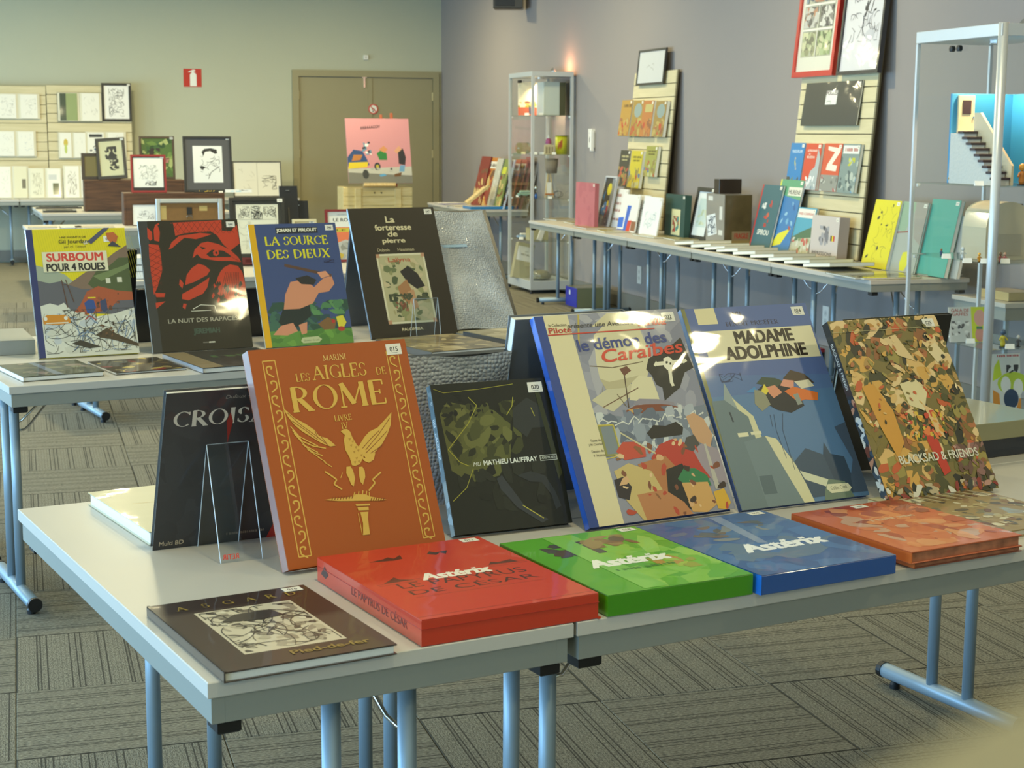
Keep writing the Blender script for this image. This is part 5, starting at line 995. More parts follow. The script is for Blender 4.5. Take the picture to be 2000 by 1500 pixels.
openbook('open book with a yellow-green portrait drawing on the slatted panel', 115, 172, 258, 309, 19.38, [('r', 0, 0, 1, 1, W0), ('e', .5, .6, .2, .16, '#c9b04a'), ('e', .5, .35, .12, .2, '#b8c46a')], sk(6, 8, W0, '#77756c'))
openbook('two white printed sheets with a black banner on the slatted panel', 168, 248, 257, 307, 19.37, [('r', 0, 0, 1, 1, W0), ('r', .1, .8, .9, .93, '#3a3a38'), ('b', 7, 12, .1, .1, .9, .6, .04, .1, ['#3a6a9c', '#6a6a68', '#b9b9b4'])], sk(8, 20, W0, '#3a3a38'))
openbook('open white book lying against the panel at the left edge', -6, 58, 324, 382, 19.30, sk(9, 16, W0, '#8c8a82'), [('r', 0, 0, 1, 1, '#dcd6b8'), ('r', .6, .3, .9, .6, '#77705c')])
openbook('open book with a pencil portrait under the slatted panel', 57, 124, 328, 381, 19.28, [('r', 0, 0, 1, 1, '#e0dcc4'), ('k', 10, 60, .15, .1, .85, .85, '#9a947c', .012)], [('r', 0, 0, 1, 1, W0), ('r', .1, .62, .7, .8, '#c9c9c4'), ('r', .4, .1, .85, .5, '#6a6a4c')])
openbook('open book with a drawn animal beside the pencil portrait', 125, 165, 323, 378, 19.25, [('r', 0, 0, 1, 1, W0), ('k', 11, 50, .2, .1, .8, .85, '#7c6c58', .02)], sk(12, 6, W0), split=.86)
M, W, H = putY(200, 258, 162, 19.49, onY(200, 237, 19.49).z, 0, 4, .02)
framed('black framed ink drawing at the top corner of the slatted panel', M, W, H, .02, .028, '#1a1713', sk(13, 70, '#e9e7df', '#3a3936', .2, .8, .08, .92, .012))
# crates
def woodcrate(label, px, xr, yt, yy, z, dep):
    M, W, H = putY(px, xr, yt, yy, z, 0, 0, 0); t = thing('wooden_crate', label, 'crate', M)
    for nm, a, c in (('front_board', (.02, 0, -.02), (W-.02, H, 0)), ('rear_board', (.02, 0, -dep), (W-.02, H, -dep+.02)), ('side_board', (0, 0, -dep), (.0195, H, 0)), ('side_board', (W-.0195, 0, -dep), (W, H, 0)), ('lid', (0, H+.0005, -dep), (W, H+.018, 0)), ('base_board', (.021, .001, -dep+.021), (W-.021, .016, -.021))):
        MB().box(a, c, bev=.001).obj(nm, crate, t)
    return M, W, H
M1c, W1c, H1c = woodcrate('long dark brown wooden crate in the left background, the farther of two', 166, 362, 356, 16.1, .741, .35)
M2c, W2c, H2c = woodcrate('long dark brown wooden crate in front of the farther one', 243, 440, 382, 13.62, .741, .3)
Z1 = M1c.translation.z+H1c+.0185; Z2 = M2c.translation.z+H2c+.0185
M, W, H = putY(259, 306, 399, 13.55, .742, 0, 2, .01)
framed('white drawing of round shapes standing against the nearer crate', M, W, H, .01, .006, '#4a3420', sk(14, 26, '#e9e7df', '#77746c', .2, .95, .3, .7, .014), stk=False)
# pictures on the farther crate
M, W, H = putY(160, 236, 299, 16.3, Z1, 0, 6, .02); framed('brown wooden frame behind the tilted ink picture', M, W, H, .02, .03, '#4a3a2a', [('r', 0, 0, 1, 1, '#8c7a44')], stk=False)
M, W, H = putY(192, 250, 271, 16.12, Z1, -6, 14, .02)
M = M @ Matrix.Rotation(radians(4), 4, 'Z'); framed('black framed ink drawing on yellowed paper, tilted, on the farther crate', M, W, H, .02, .03, '#211d1a', [('r', 0, 0, 1, 1, '#d8cfa0'), ('b', 15, 26, .25, .45, .75, .85, .06, .14, ['#23211d', '#2c2a26']), ('b', 16, 14, .4, .15, .8, .5, .05, .12, ['#23211d', '#5a5446'])])
M, W, H = putY(274, 343, 266, 16.35, Z1, 0, 8, .02)
framed('wood framed painting in greens with a dark figure patch, behind the red frame', M, W, H, .02, .022, '#5a4630', [('r', 0, 0, 1, 1, '#5c7a34'), ('b', 17, 60, 0, 0, 1, 1, .05, .13, ['#7c9a44', '#a3b45c', '#35562a', '#4c7038', '#c2c878']), ('b', 18, 8, .25, .4, .6, .75, .08, .14, ['#2a2622', '#3a2c26']), ('b', 19, 5, .6, .2, .9, .5, .06, .1, ['#c98a74', '#8c5a4a'])])
# pictures on the nearer crate
M, W, H = putY(257, 326, 302, 13.68, Z2, 0, 10, .02)
framed('red framed pencil sheet standing on the nearer crate', M, W, H, .02, .016, '#8c1f1f', [('r', 0, 0, 1, 1, '#23211f'), ('r', .03, .1, .97, .97, '#dfdfd6'), ('k', 20, 46, .2, .35, .8, .75, '#a3a39c', .01), ('k', 21, 16, .4, .16, .75, .28, '#3a3936', .014)])
M, W, H = putY(361, 456, 266, 13.74, Z2, 0, 12, .02)
framed('large black frame with a grey mat and an ink portrait on the nearer crate', M, W, H, .02, .018, '#1f1f20', [('r', 0, 0, 1, 1, '#dedfda'), ('p', [.3, .84, .4, .92, .62, .94, .82, .9, .84, .8, .76, .78, .6, .86, .42, .84, .36, .72], '#262524'), ('k', 22, 22, .25, .2, .9, .8, '#3a3936', .012), ('p', [.22, .44, .3, .46, .42, .42, .34, .36, .26, .36], '#262524'), ('l', .02, '#3a3936', [.5, .1, .6, .28, .9, .44])], '#4b4b4e', .062)
M, W, H = putY(380, 438, 372, 13.66, Z2, 0, 30, .01)
book('small black booklet with gold dots lying on the nearer crate', M, W, H, .01, '#1a1a18', None, [('r', 0, 0, 1, 1, '#1a1a18'), ('b', 23, 8, .1, .2, .7, .9, .01, .03, ['#d9b23c'])], None, simple=True)
M, W, H = putY(440, 492, 370, 13.66, Z2, 0, 10, .004)
book('white card with a pale blue drawing beside the black booklet', M, W, H, .004, '#e3e3da', None, [('r', 0, 0, 1, 1, '#e6e6de'), ('b', 24, 6, .2, .2, .6, .6, .08, .16, ['#a9ccd4', '#c2dce0']), ('k', 25, 8, .5, .3, .9, .9, '#7c7c78', .01)], None, simple=True, stk=False, name='greeting_card', cat='card', kind='matte')
M, W, H = putY(457, 552, 315, 19.30, .742, 0, 14, .02)
framed('open white spread in a black frame on the back wall table', M, W, H, .02, .012, '#22211f', [('r', 0, 0, 1, 1, '#dcdacc'), ('l', .01, '#a9a79a', [.5, 0, .5, 1]), ('k', 26, 26, .6, .2, .9, .6, '#5a5852', .01), ('k', 27, 8, .1, .2, .45, .8, '#b9b7aa', .008)])
# silver frame seen from the back, comic page, black frame backs
M, W, H = putY(306, 436, 388, 13.32, .742, 0, 8, .03)
t = thing('picture_frame', 'silver picture frame seen from behind with brown backing, before the nearer crate', 'picture', M)
sf = mat('silver_frame', '#b9bcb9', .35, metal=.4); fw = .035; b_ = MB()
for (a, c) in (((0, 0, -.03), (fw, H, 0)), ((W-fw, 0, -.03), (W, H, 0)), ((fw, 0, -.03), (W-fw, fw, 0)), ((fw, H-fw, -.03), (W-fw, H, 0))): b_.box(a, c, bev=.004)
b_.obj('frame_moulding', sf, t); MB().box((fw*.6, fw*.6, -.022), (W-fw*.6, H-fw*.6, -.012)).obj('backing_board', mat('brown_backing', '#7c5a30', .8, noise=.15), t)
for q in ((fw, H*.25, .12, H*.5), (W*.65, H-.1, .16, .04)): MB().box((q[0], q[1], -.0118), (q[0]+q[2]*.4, q[1]+q[3], -.0112)).obj('tape_strip', mat('kraft_tape', '#b39a5c', .5), t)
MB().box((W*.46, H-.13, -.0118), (W*.54, H-.07, -.007)).obj('hanger_plate', blackp, t); MB().tube([(W*.46, H-.16, -.008), (W*.46, H-.14, -.004), (W*.54, H-.14, -.004), (W*.54, H-.16, -.008)], .004, seg=6).obj('hanger_ring', chrome, t)
M, W, H = putY(452, 560, 386, 9.72, .742, 0, 10, .02)
framed('black framed cream comic page standing behind the bird of prey album', M, W, H, .02, .02, '#2a2822', [('r', 0, 0, 1, 1, '#d6d3bc'), ('r', .02, .985, .98, .99, '#77746a'), ('k', 28, 30, .05, .72, .32, .95, '#6a675c', .008), ('k', 29, 30, .36, .70, .62, .96, '#55524a', .01), ('k', 30, 30, .66, .72, .95, .95, '#6a675c', .008), ('l', .006, '#77746a', [.02, .69, .98, .69]), ('k', 31, 60, .05, .06, .95, .64, '#b0ad9c', .007), ('b', 32, 4, .42, .72, .6, .86, .02, .04, ['#2a2822'])], '#33312a', .02)
for lab, a in (('black frame back with a strut, standing right of the comic page', (535, 571, 363, 9.80)), ('black frame back behind the one with a strut', (552, 590, 392, 9.86))):
    M, W, H = putY(a[0]+18, a[1]+18, a[2], a[3], .742, 0, 16, .012)
    t = thing('picture_frame', lab, 'picture', M); MB().box((0, 0, -.012), (W, H, 0), bev=.002).obj('backing_board', mat('frame_back_black', '#14171d', .45), t)
    MB().box((W*.42, .01, .001), (W*.50, H*.7, .006)).obj('strut', mat('strut_brown', '#3a3630', .6), t); MB().tube([(W*.35, H-.03, .004), (W*.55, H-.03, .004)], .003, seg=6).obj('hanger', chrome, t)
M, W, H = putY(575, 622, 428, 9.55, .742, 0, 12, .02)
framed('small cream framed print with a brown sheet left of the red framed poster', M, W, H, .02, .014, '#cfc39a', [('r', 0, 0, 1, 1, '#7c5a3a')], '#c9b98c', .02)
M, W, H = putY(640, 760, 409, 9.45, .742, 0, 13, .02)
framed('dark red framed poster with an orange landscape behind the dark blue album', M, W, H, .02, .014, '#7c1c22', [('r', 0, 0, 1, 1, '#e2dfd2'), ('t', 'LES AVENTURES DE MARSUPILAMI', .42, .93, .02, '#6a6860', {'w': .5}), ('t', "LE ROI D'ECLOPIA", .5, .80, .07, '#2a2a2a', {'w': .8, 'b': .03}), ('r', .03, .0, .97, .68, '#e0764a'), ('r', .05, .58, .95, .66, '#c9b83c'), ('t', 'LE ROI', .4, .6, .04, '#5a4a1c', {'w': .5}), ('p', [.03, .3, .3, .42, .6, .3, .97, .36, .97, 0, .03, 0], '#b9b7ac'), ('b', 33, 20, .05, 0, .95, .36, .03, .09, ['#a9a79c', '#c9c7bc', '#8f8d80', '#c2a83c'])])
M, W, H = putY(470, 540, 503, 9.3, .742, 0, 22, .03)
framed('dark red framed brown and green painting under the comic page', M, W, H, .03, .03, '#5c1410', [('r', 0, 0, 1, 1, '#3a2a1c'), ('b', 34, 30, 0, 0, 1, 1, .05, .14, ['#4c4a2c', '#6a4a30', '#2a221a', '#7c7a4c'])])
for k, (lab, cc) in enumerate((('white book at the bottom of the stack behind the yellow album', '#e6e4da'), ('black and white book in the middle of the stack behind the yellow album', '#1c1c20'), ('white book on top of the stack behind the yellow album', '#dcdad0'))):
    B = onZ(236, 549, .7415); book(lab, mat4(Vector((B.x, B.y+.10+.01*k, .7415+.036*(k+1))), 0, 90), .36, .27, .035, cc, None, None, None, simple=True, stk=False, name='art_book', group=None, kind='matte')
# flat frames and papers on the background tables
def flatY(px, xr, yb, yt, z, T, yaw=0):
    B = onZ(px, yb, z); w_, u, f = frame(yaw, 90); B.z = z+T
    W = bis(lambda q: pr(B+w_*q)[0], xr, .01, 3); H = bis(lambda q: -pr(B+u*q)[1], -yt, .02, 2)
    return mat4(B, yaw, 90), W, H
for lab, a, c in (('flat black frame lying nearest on the farther crate table', (84, 150, 415, 409), '#23211e'), ('flat black frame with a white picture lying behind the nearest one', (70, 160, 408, 403.5), '#2a2a28'), ('flat dark frame with a golden picture lying before the farther crate', (172, 224, 413, 407), '#2a1c10')):
    M, W, H = flatY(a[0], a[1], a[2], a[3], .742, .015); framed(lab, M, W, H, .015, .03, c, [('r', 0, 0, 1, 1, '#c9c6b4' if 'white' in lab else '#b98c34' if 'golden' in lab else '#55524a')], stk=False)
for lab, a, c in (('beige sheet lying at the left end of the nearer crate table', (56, 112, 446, 441.5), '#b5ac94'), ('pale open sheet lying in the middle of the nearer crate table', (118, 160, 446.5, 441), '#d0ccbc'), ('grey-beige portfolio lying right of the pale sheet', (148, 225, 447, 441), '#a89f88')):
    M, W, H = flatY(a[0], a[1], a[2], a[3], .742, .008); book(lab, M, W, H, .008, c, None, None, None, simple=True, stk=False, name='portfolio', kind='matte')
# pine chest with the pink picture before the door
M, W, H = putY(672, 806, 366, 17.6, 0, 0, 0, 0)
t = thing('pine_chest', 'pale pine chest in front of the double door', 'chest', M)
MB().box((.012, 0, -.40), (W-.012, H-.001, -.021)).obj('chest_body', pine, t)
n = 9
for k in range(n): MB().box((0, H*k/n+.002, -.0205), (W, H*(k+1)/n-.002, -.004), bev=.002).obj('plank', pine, t)
for x0 in (.13, W-.20): MB().box((x0, .01, -.0038), (x0+.07, H-.01, .016), bev=.003).obj('batten', pine, t)
for x0 in (W*.45, W*.55): MB().tube([(x0, H-.06, -.004), (x0, H-.06, .002)], .008, seg=10).obj('screw_head', blackp, t)
Mp, Wp, Hp = putY(682, 806, 231, 17.52, M.translation.z+H+.04, 2, 14, .02)
pink = [('r', 0, 0, 1, 1, '#c98c94'), ('p', [0, 0, 1, 0, 1, .18, 0, .24], '#77776f'), ('p', [0, .17, 1, .12, 1, .26, 0, .22], '#b9b9b0'), ('t', 'RRRAAAGGH', .38, .84, .045, '#3a2630', {'w': .30, 'b': .03, 'rot': 6, 'sh': .3}),
 ('p', [0, .40, .1, .52, .24, .50, .30, .38, .34, .28, .1, .24, 0, .26], '#2c4a7a'), ('p', [0, .22, .30, .25, .32, .33, .02, .32], '#d8c02c'), ('p', [.06, .34, .2, .36, .24, .44, .1, .44], '#b5763c'), ('e', .46, .26, .05, .06, '#26303c'), ('e', .46, .26, .025, .03, '#b9a83c'), ('e', .27, .14, .05, .07, '#3a3c3c'), ('b', 35, 16, .24, .44, .38, .64, .015, .035, ['#e8e6e2', '#23262c', '#5a8ca8']),
 ('p', [.46, .46, .54, .52, .62, .46, .62, .36, .50, .36], '#2f7a3c'), ('p', [.50, .52, .58, .58, .64, .52, .58, .47], '#c98a5c'), ('p', [.80, .50, .88, .54, .92, .40, .90, .28, .80, .30], '#2c2c30'), ('p', [.74, .50, .82, .58, .86, .52, .78, .46], '#d09a78'), ('p', [.82, .28, .90, .28, .88, .18, .80, .18], '#6a9ac0'), ('p', [.72, .14, .84, .17, .82, .11, .72, .10], '#6a4a2c'), ('p', [.48, .13, .56, .15, .60, .12, .50, .10], '#5a9cc8'), ('b', 36, 10, .34, .18, .70, .24, .01, .03, ['#55585c', '#a9a9a4'])]
t = thing('canvas_print', 'pink comic style picture standing on the pine chest', 'picture', Mp)
MB().box((0, 0, -.02), (Wp, Hp, 0), bev=.002).obj('panel', PB('#c98c94', 'lam'), t); art('picture_print', Wp, Hp, pink, PG, t)
t = thing('table_easel', 'red-brown wooden easel holding the pink picture', 'easel', Mp)
MB().box((.16, -.035, -.035), (Wp-.2, -.002, .03), bev=.003).obj('ledge', lightwood, t)
rw = mat('red_brown_wood', '#a3573a', .5)
for x0 in (.40, .52): MB().box((x0, -.03, -.05), (x0+.03, Hp+.05+.02*(x0 > .45), -.022), bev=.003).obj('upright', rw, t)
MB().box((.40, -.001, -.085), (.55, .035, -.051)).obj('crossbar', rw, t)

# ------------------------------------------------------------------ right side: helpers for things along the wall (width runs towards the camera)
def putX(pxl, pxr, yt, xx, z, lean=12, T=.02, yaw=-90):
    zz = z+T*sin(radians(lean)) if lean > 0 else z
    Y_ = bis(lambda q: pr((xx, q, zz))[0], pxl, 4, 26); B = Vector((xx, Y_, zz)); w_, u, f = frame(yaw, lean)
    W = bis(lambda q: pr(B+w_*q)[0], pxr, .01, 2.5); H = bis(lambda q: -pr(B+u*q)[1], -yt, .005, 2.5)
    return mat4(B, yaw, lean), W, H
TZ = .7415
# albums leaning in the corner on the short table
cols = [('dark red album leaning at the left end of the corner row', 919, 934, 305, '#7c2a26', '#8c3a30'), ('orange-brown album with a white heading in the corner row', 930, 952, 307, '#b8742c', '#c98c3c'), ('pale grey album, third in the corner row', 950, 958, 309, '#b9b9ac', '#c9c9bc'), ('green album with a yellow label in the corner row', 956, 972, 310, '#7c8a4a', '#9aa45c'), ('white and blue album in the middle of the corner row', 970, 980, 311, '#c2cad4', '#a9b9cc'),
        ('orange album with white heading, sixth in the corner row', 975, 992, 311, '#b8623c', '#c98c4c'), ('multicoloured album seen at the post of the small glass case', 990, 1004, 311, '#a9543c', '#c9a45c'), ('plain mauve-red album seen through the small glass case', 1004, 1020, 306, '#8c4c44', '#7c4640'), ('pale album at the right end of the corner row', 1022, 1034, 312, '#b5b0ac', '#8c8684')]
xx = 4.62
for i, (lab, a, c_, yt, c1, c2) in enumerate(cols):
    xx = 4.66+.014*(i % 2)
    for _ in range(30):
        M, W, H = putX(a, c_+3, yt, xx, TZ, 14, .012)
        if M.translation.y-W > 15.77: break
        xx = min(xx+.012, 4.88 if i < 8 else 4.95)
    W = max(.06, min(W, M.translation.y-15.77)) if M.translation.y > 15.83 else .22
    if M.translation.y < 15.99 and W == .22: M.translation.y = 15.99
    sp = [('r', 0, 0, 1, 1, c1), ('b', 200+i, 40, 0, 0, 1, .75, .06, .16, [c2, c1, '#6a4a34', '#c9b074', '#8c3a2c'][:5 if i not in (2, 7) else 2])]
    if i in (1, 5, 6): sp += [('r', 0, .78, 1, .92, '#e2dfd2'), ('z', .5, .81, .07, '#3a3634', .75)]
    if i == 3: sp += [('r', .1, .70, .8, .84, '#c9cc3c')]
    book(lab, M, W, H, .012, c1, '#d8d6ce', sp, None, simple=True, kind='lam', stk=False, flip=True)
M, W, H = putY(910, 1000, 409, 15.95, TZ, 0, 89.9, .035)
B = Vector((4.37, 15.83, TZ+.03)); book('flat bright blue box with a white top on the short corner table', mat4(B, 0, 90), .45, .30, .03, '#1f7ab8', None, [('r', 0, 0, 1, 1, '#dcdcd4')], None, box=True, name='flat_box', cat='box', stk=False, kind='lam')
for k, (lab, yy, cc) in enumerate((('white pamphlet at the far left end of the short corner table', 17.2, '#d6d4cc'), ('lilac pamphlet on the short corner table', 16.9, '#7c7aa0'), ('pale folder in the middle of the short corner table', 16.5, '#b9b5a9'))):
    book(lab, mat4(Vector((4.38, yy, TZ+.008)), 5*k, 90), .26, .22, .008, cc, None, None, None, simple=True, name='pamphlet', stk=False, kind='matte')
t = thing('wooden_bookrest', 'pale wooden book rest tilted before the corner albums', 'book stand', Matrix.Translation((4.40, 16.02, TZ+.04)) @ Matrix.Rotation(radians(-38), 4, 'Y'))
MB().box((0, 0, 0), (.30, .05, .03), bev=.003).obj('rest_bar', lightwood, t); MB().box((.02, .05, 0), (.28, .2, .012)).obj('rest_board', lightwood, t)

# ------------------------------------------------------------------ glass showcases
def showcase(label, x0, y0, Wx, Wy, H, shelves, capH=.045, baseH=.085, pw=.026, near=.026):
    t = thing('glass_showcase', label, 'display case', loc=(x0, y0, 0))
    MB().box((0, 0, .035), (Wx, Wy, baseH+.035), bev=.002).obj('base', alu, t); MB().box((0, 0, H-capH), (Wx, Wy, H), bev=.002).obj('top_cap', alu, t)
    for (a, c) in ((0, 0), (Wx-pw, 0), (0, Wy-pw), (Wx-pw, Wy-pw)):
        if a == 0 and c == 0 and near > pw: MB().tube([(near*.42, near*.42, .0), (near*.42, near*.42, H+.004)], near/2, seg=24).obj('post', alu, t, smooth=True)
        else: MB().box((a, c, baseH+.0355), (a+pw, c+pw, H-capH-.0005), bev=.003).obj('post', alu, t)
        MB().lathe([(.016, 0), (.016, .015), (.008, .034)], Matrix.Translation((a+pw/2, c+pw/2, 0)), seg=12).obj('foot', blackp, t)
    zz0, zz1 = baseH+.036, H-capH-.001; g = .004
    MB().box((pw, .009, zz0), (Wx-pw, .009+g, zz1)).obj('glass_pane', glass, t); MB().box((pw, Wy-.013, zz0), (Wx-pw, Wy-.009, zz1)).obj('glass_pane', glass, t)
    MB().box((.009, pw, zz0), (.009+g, Wy/2-.001, zz1)).obj('glass_door', glass, t); MB().box((.009, Wy/2+.001, zz0), (.009+g, Wy-pw, zz1)).obj('glass_door', glass, t)
    MB().box((Wx-.013, pw, zz0), (Wx-.009, Wy-pw, zz1)).obj('glass_pane', glass, t)
    for z in shelves:
        MB().box((.016, .016, z-.006), (Wx-.016, Wy-.016, z)).obj('glass_shelf', shelfglass, t)
        for (a, c) in ((.022, .022), (Wx-.034, .022), (.022, Wy-.034), (Wx-.034, Wy-.034)):
            MB().box((a, c, z-.022), (a+.014, c+.014, z-.0065), bev=.002).obj('shelf_clip', whitec, t)
    for s_ in (-1, 1):
        MB().lathe([(.014, 0), (.014, .018), (.006, .02)], Matrix.Translation((.004, Wy/2+s_*.03, H-capH-.04)) @ Matrix.Rotation(radians(-90), 4, 'Y'), seg=12).obj('door_hinge', blackp, t)
    ll = MB().lathe([(.035, -.012), (.035, 0)], Matrix.Translation((Wx/2, Wy/2, H-capH)), seg=18).obj('lamp_housing', chrome, t)
    lm = D.lights.new('showcase_spot', 'SPOT'); lm.energy = 30; lm.color = (1, .70, .40); lm.spot_size = radians(110); lm.spot_blend = .6; lm.shadow_soft_size = .02
    lo = D.objects.new('showcase_spot', lm); COL.objects.link(lo); lo.parent = t; lo.location = (Wx/2, Wy/2, H-capH-.03)
    # halogen lamp back: the housing lets warm light out above the cap
    MB().lathe([(.03, 0), (.03, .02), (.012, .045)], Matrix.Translation((Wx-.1, Wy*.42, H)), seg=14).obj('lamp_vent', chrome, t)
    l2 = D.lights.new('showcase_vent_light', 'POINT'); l2.energy = 3.0; l2.color = (1, .42, .20); l2.shadow_soft_size = .015
    lo = D.objects.new('showcase_vent_light', l2); COL.objects.link(lo); lo.parent = t; lo.location = (Wx-.075, Wy*.30, H+.05)
    return t
cx0, cy0, cW, cL = 4.615, 14.57, .41, .75
zat = lambda px, py, yy: onY(px, py, yy).z
S1 = [zat(990, 226, cy0+cL), zat(990, 300, cy0+cL), zat(990, 383, cy0+cL), zat(990, 463, cy0+cL)]
showcase('small tall glass showcase at the far end of the wall row', cx0, cy0, cW, cL, 2.08, S1)
zb = .122
def tagcard(px, yy, z, lab):
    X_ = bis(lambda q: pr((q, yy, z))[0], px, 3, 6); b_ = MB(); b_.face([(-.02, -.012, 0), (.02, -.012, 0), (.02, 0, .022), (-.02, 0, .022)]); b_.face([(.02, .012, 0), (-.02, .012, 0), (-.02, 0, .022), (.02, 0, .022)])
    b_.face([(-.02, -.012, 0), (-.02, 0, .022), (-.02, .012, 0)]); b_.face([(.02, -.012, 0), (.02, .012, 0), (.02, 0, .022)])
    o = b_.obj('price_tag', whitec, M=Matrix.Translation((X_, yy, z+.0005)) @ Matrix.Rotation(radians(-20), 4, 'Z')); tag(o, lab, 'price tag')
for lab, px, yy, k in (('folded white price tag before the picture book in the small case', 1029, 14.9, 0), ('folded white price tag between book and white box in the small case', 1056, 14.66, 0), ('folded white price tag by the lying bottle', 1022, 15.0, 1), ('folded white price tag left of the pink bottle', 1045, 14.8, 1), ('folded white price tag under the pink bottle', 1058, 14.75, 1), ('folded white price tag before the yellow tin', 1082, 14.64, 1), ('folded white price tag by the teal toy van', 1012, 15.05, 2), ('folded white price tag under the small wooden easel', 1074, 14.66, 2), ('folded white price tag on the lowest glass shelf', 1018, 14.95, 3)):
    tagcard(px, yy, S1[k], lab)
M, W, H = putY(1012, 1057, 160, 15.0, S1[0]+.001, -12, 6, .012)
book('picture book with a cream sky and orange ground, top shelf of the small case', M, W, H, .012, '#e0d6b8', None, [('r', 0, 0, 1, 1, '#e6dcc0'), ('r', 0, 0, 1, .24, '#b8583a'), ('b', 210, 14, 0, .24, 1, .40, .05, .1, ['#7c8a34', '#a9a83c', '#c9a85c']), ('b', 211, 3, .28, .36, .56, .42, .06, .09, ['#7c4a34']), ('p', [.46, .24, .54, .26, .56, .04, .48, .04], '#3a4a6a')], None, simple=True, stk=False, kind='lam')
t = thing('slipcase_box', 'tall white box with a dark olive side on the top shelf of the small case', 'box', Matrix.Translation((bis(lambda q: pr((q, 14.68, S1[0]))[0], 1062, 3, 6), 14.68, S1[0]+.001)))
h_ = bis(lambda q: -pr((4.8, 14.68, S1[0]+q))[1], -160, .05, 1)
MB().box((0, 0, 0), (.155, .22, h_), bev=.002).obj('box_body', mat('white_board', '#c9cfc8', .5), t); MB().box((.1552, 0, 0), (.215, .24, h_*.99)).obj('olive_flap', mat('olive_board', '#4c4a2c', .6), t)
Mr = Matrix.Translation((bis(lambda q: pr((q, 15.0, S1[1]))[0], 1008, 3, 6), 15.0, S1[1]+.056)) @ Matrix.Rotation(radians(90), 4, 'Y')
t = thing('glass_bottle', 'clear yellowish glass bottle lying on the second shelf of the small case', 'bottle', Mr)
MB().lathe([(.03, 0), (.052, .012), (.054, .05), (.054, .12), (.03, .145), (.022, .16)], seg=20).obj('bottle_body', glassmat('yellow_glass', (.82, .84, .62), 1.4, .02), t, smooth=True)
def lathed(name, label, cat, px, yy, z, prof, m_, smooth=True):
    X_ = bis(lambda q: pr((q, yy, z))[0], px, 3, 6); t = thing(name, label, cat, loc=(X_, yy, z+.001)); k = 0
    for nm, p_, mm in prof: MB().lathe(p_, seg=18).obj(nm, mm, t, smooth=smooth)
    return t
lathed('small_bottle', 'small pink and white bottle with a pointed cap behind the carton', 'bottle', 1071, 14.85, S1[1], [('bottle_body', [(.03, 0), (.032, .09), (.028, .1)], mat('pink_plastic', '#b9a0a0', .4)), ('bottle_shoulder', [(.028, .1), (.03, .105), (.024, .14), (.014, .15)], mat('magenta_plastic', '#a8447c', .4)), ('pointed_cap', [(.014, .15), (.002, .185)], whitec)], None)
X_ = bis(lambda q: pr((q, 14.7, S1[1]))[0], 1064, 3, 6); t = thing('carton', 'small beige carton with brown print beside the yellow tin', 'box', mat4(Vector((X_, 14.7, S1[1]+.001)), -10, 0)); MB().box((0, 0, -.05), (.09, .09, 0), bev=.001).obj('carton_body', PB('#c2b48c', 'matte'), t); art('carton_print', .09, .09, [('r', .1, .1, .3, .8, '#8c7c5c'), ('r', .4, .1, .6, .8, '#8c7c5c'), ('r', .7, .1, .9, .8, '#8c7c5c')], PM, t)
yl = mat('yellow_tin', '#c9c41c', .35, coat=.5)
t = lathed('yellow_tin', 'bright yellow tin with a red motif, second shelf of the small case', 'tin', 1096, 14.75, S1[1], [('tin_body', [(.058, 0), (.058, .168)], yl), ('tin_rim', [(.06, .168), (.06, .176), (.055, .178)], mat('tin_rim', '#8c8a2c', .3, metal=.6))], None)
for k in range(4): MB().box((-.052+.012*k, -.0598+.004*abs(k-1), .05+.02*(k % 2)), (-.044+.012*k, -.0575, .11+.01*k)).obj('red_motif', mat('red_print', '#c0392b', .4), t)
X_ = bis(lambda q: pr((q, 15.0, S1[2]))[0], 1012, 3, 6); t = thing('toy_van', 'pale teal toy van on the third shelf of the small case', 'toy', loc=(X_, 15.0, S1[2]+.001))
MB().box((0, -.03, .014), (.12, .03, .04), bev=.006).obj('van_body', mat('teal_paint', '#7ca89c', .35, coat=.5), t); MB().box((.02, -.027, .0405), (.11, .027, .065), bev=.006).obj('van_cabin', mat('pale_green_paint', '#9cbcae', .35), t)
for wx in (.025, .095):
    for wy in (-.031, .031): MB().tube([(wx, wy-.003, .0125), (wx, wy+.003, .0125)], .0122, seg=14).obj('wheel', blackp, t)
lathed('cone_shade', 'taupe upside-down cone shade hanging on the small wooden easel', 'lamp shade', 1077, 14.80, S1[2]+.235, [('shade', [(.056, 0), (.034, .001), (.036, .003), (.06, .15), (.061, .152)][0:0] or [(.052, 0), (.066, .14)][::1], mat('taupe_card', '#8c7c6a', .7))], None)
X_ = bis(lambda q: pr((q, 14.76, S1[2]))[0], 1064, 3, 6); t = thing('small_easel', 'small wooden easel with a white card on the third shelf of the small case', 'easel', loc=(X_, 14.76, S1[2]+.001))
for a, c in (((0, 0, .004), (.04, .03, .234)), ((.085, 0, .004), (.062, .03, .234)), ((.045, .09, .004), (.05, .035, .22))): MB().tube([a, c], .0055, seg=8).obj('easel_leg', lightwood, t)
MB().box((0, -.012, .03), (.09, 0, .045)).obj('ledge', mat('orange_wood', '#b8743c', .5), t); MB().box((.02, -.004, .0455), (.066, 0, .15)).obj('white_card', whitec, t)
lathed('blue_bottle', 'tiny blue bottle beside the pole of the small case', 'bottle', 1047, 14.72, S1[2], [('bottle_body', [(.012, 0), (.014, .03), (.006, .045)], mat('blue_glass', '#2c6ab8', .2, coat=.6)), ('cap', [(.006, .045), (.006, .056)], blackp)], None)
t = lathed('round_paperweight', 'small round chrome ball on a rod beside the pole of the small case', 'ornament', 1047, 14.95, S1[2], [('rod', [(.003, 0), (.003, .07)], chrome), ('ball', [(.004, .07), (.016, .078), (.02, .09), (.016, .102), (.003, .11)], chrome)], None)
b_ = MB(); pts = [(.0, 0, .003)]
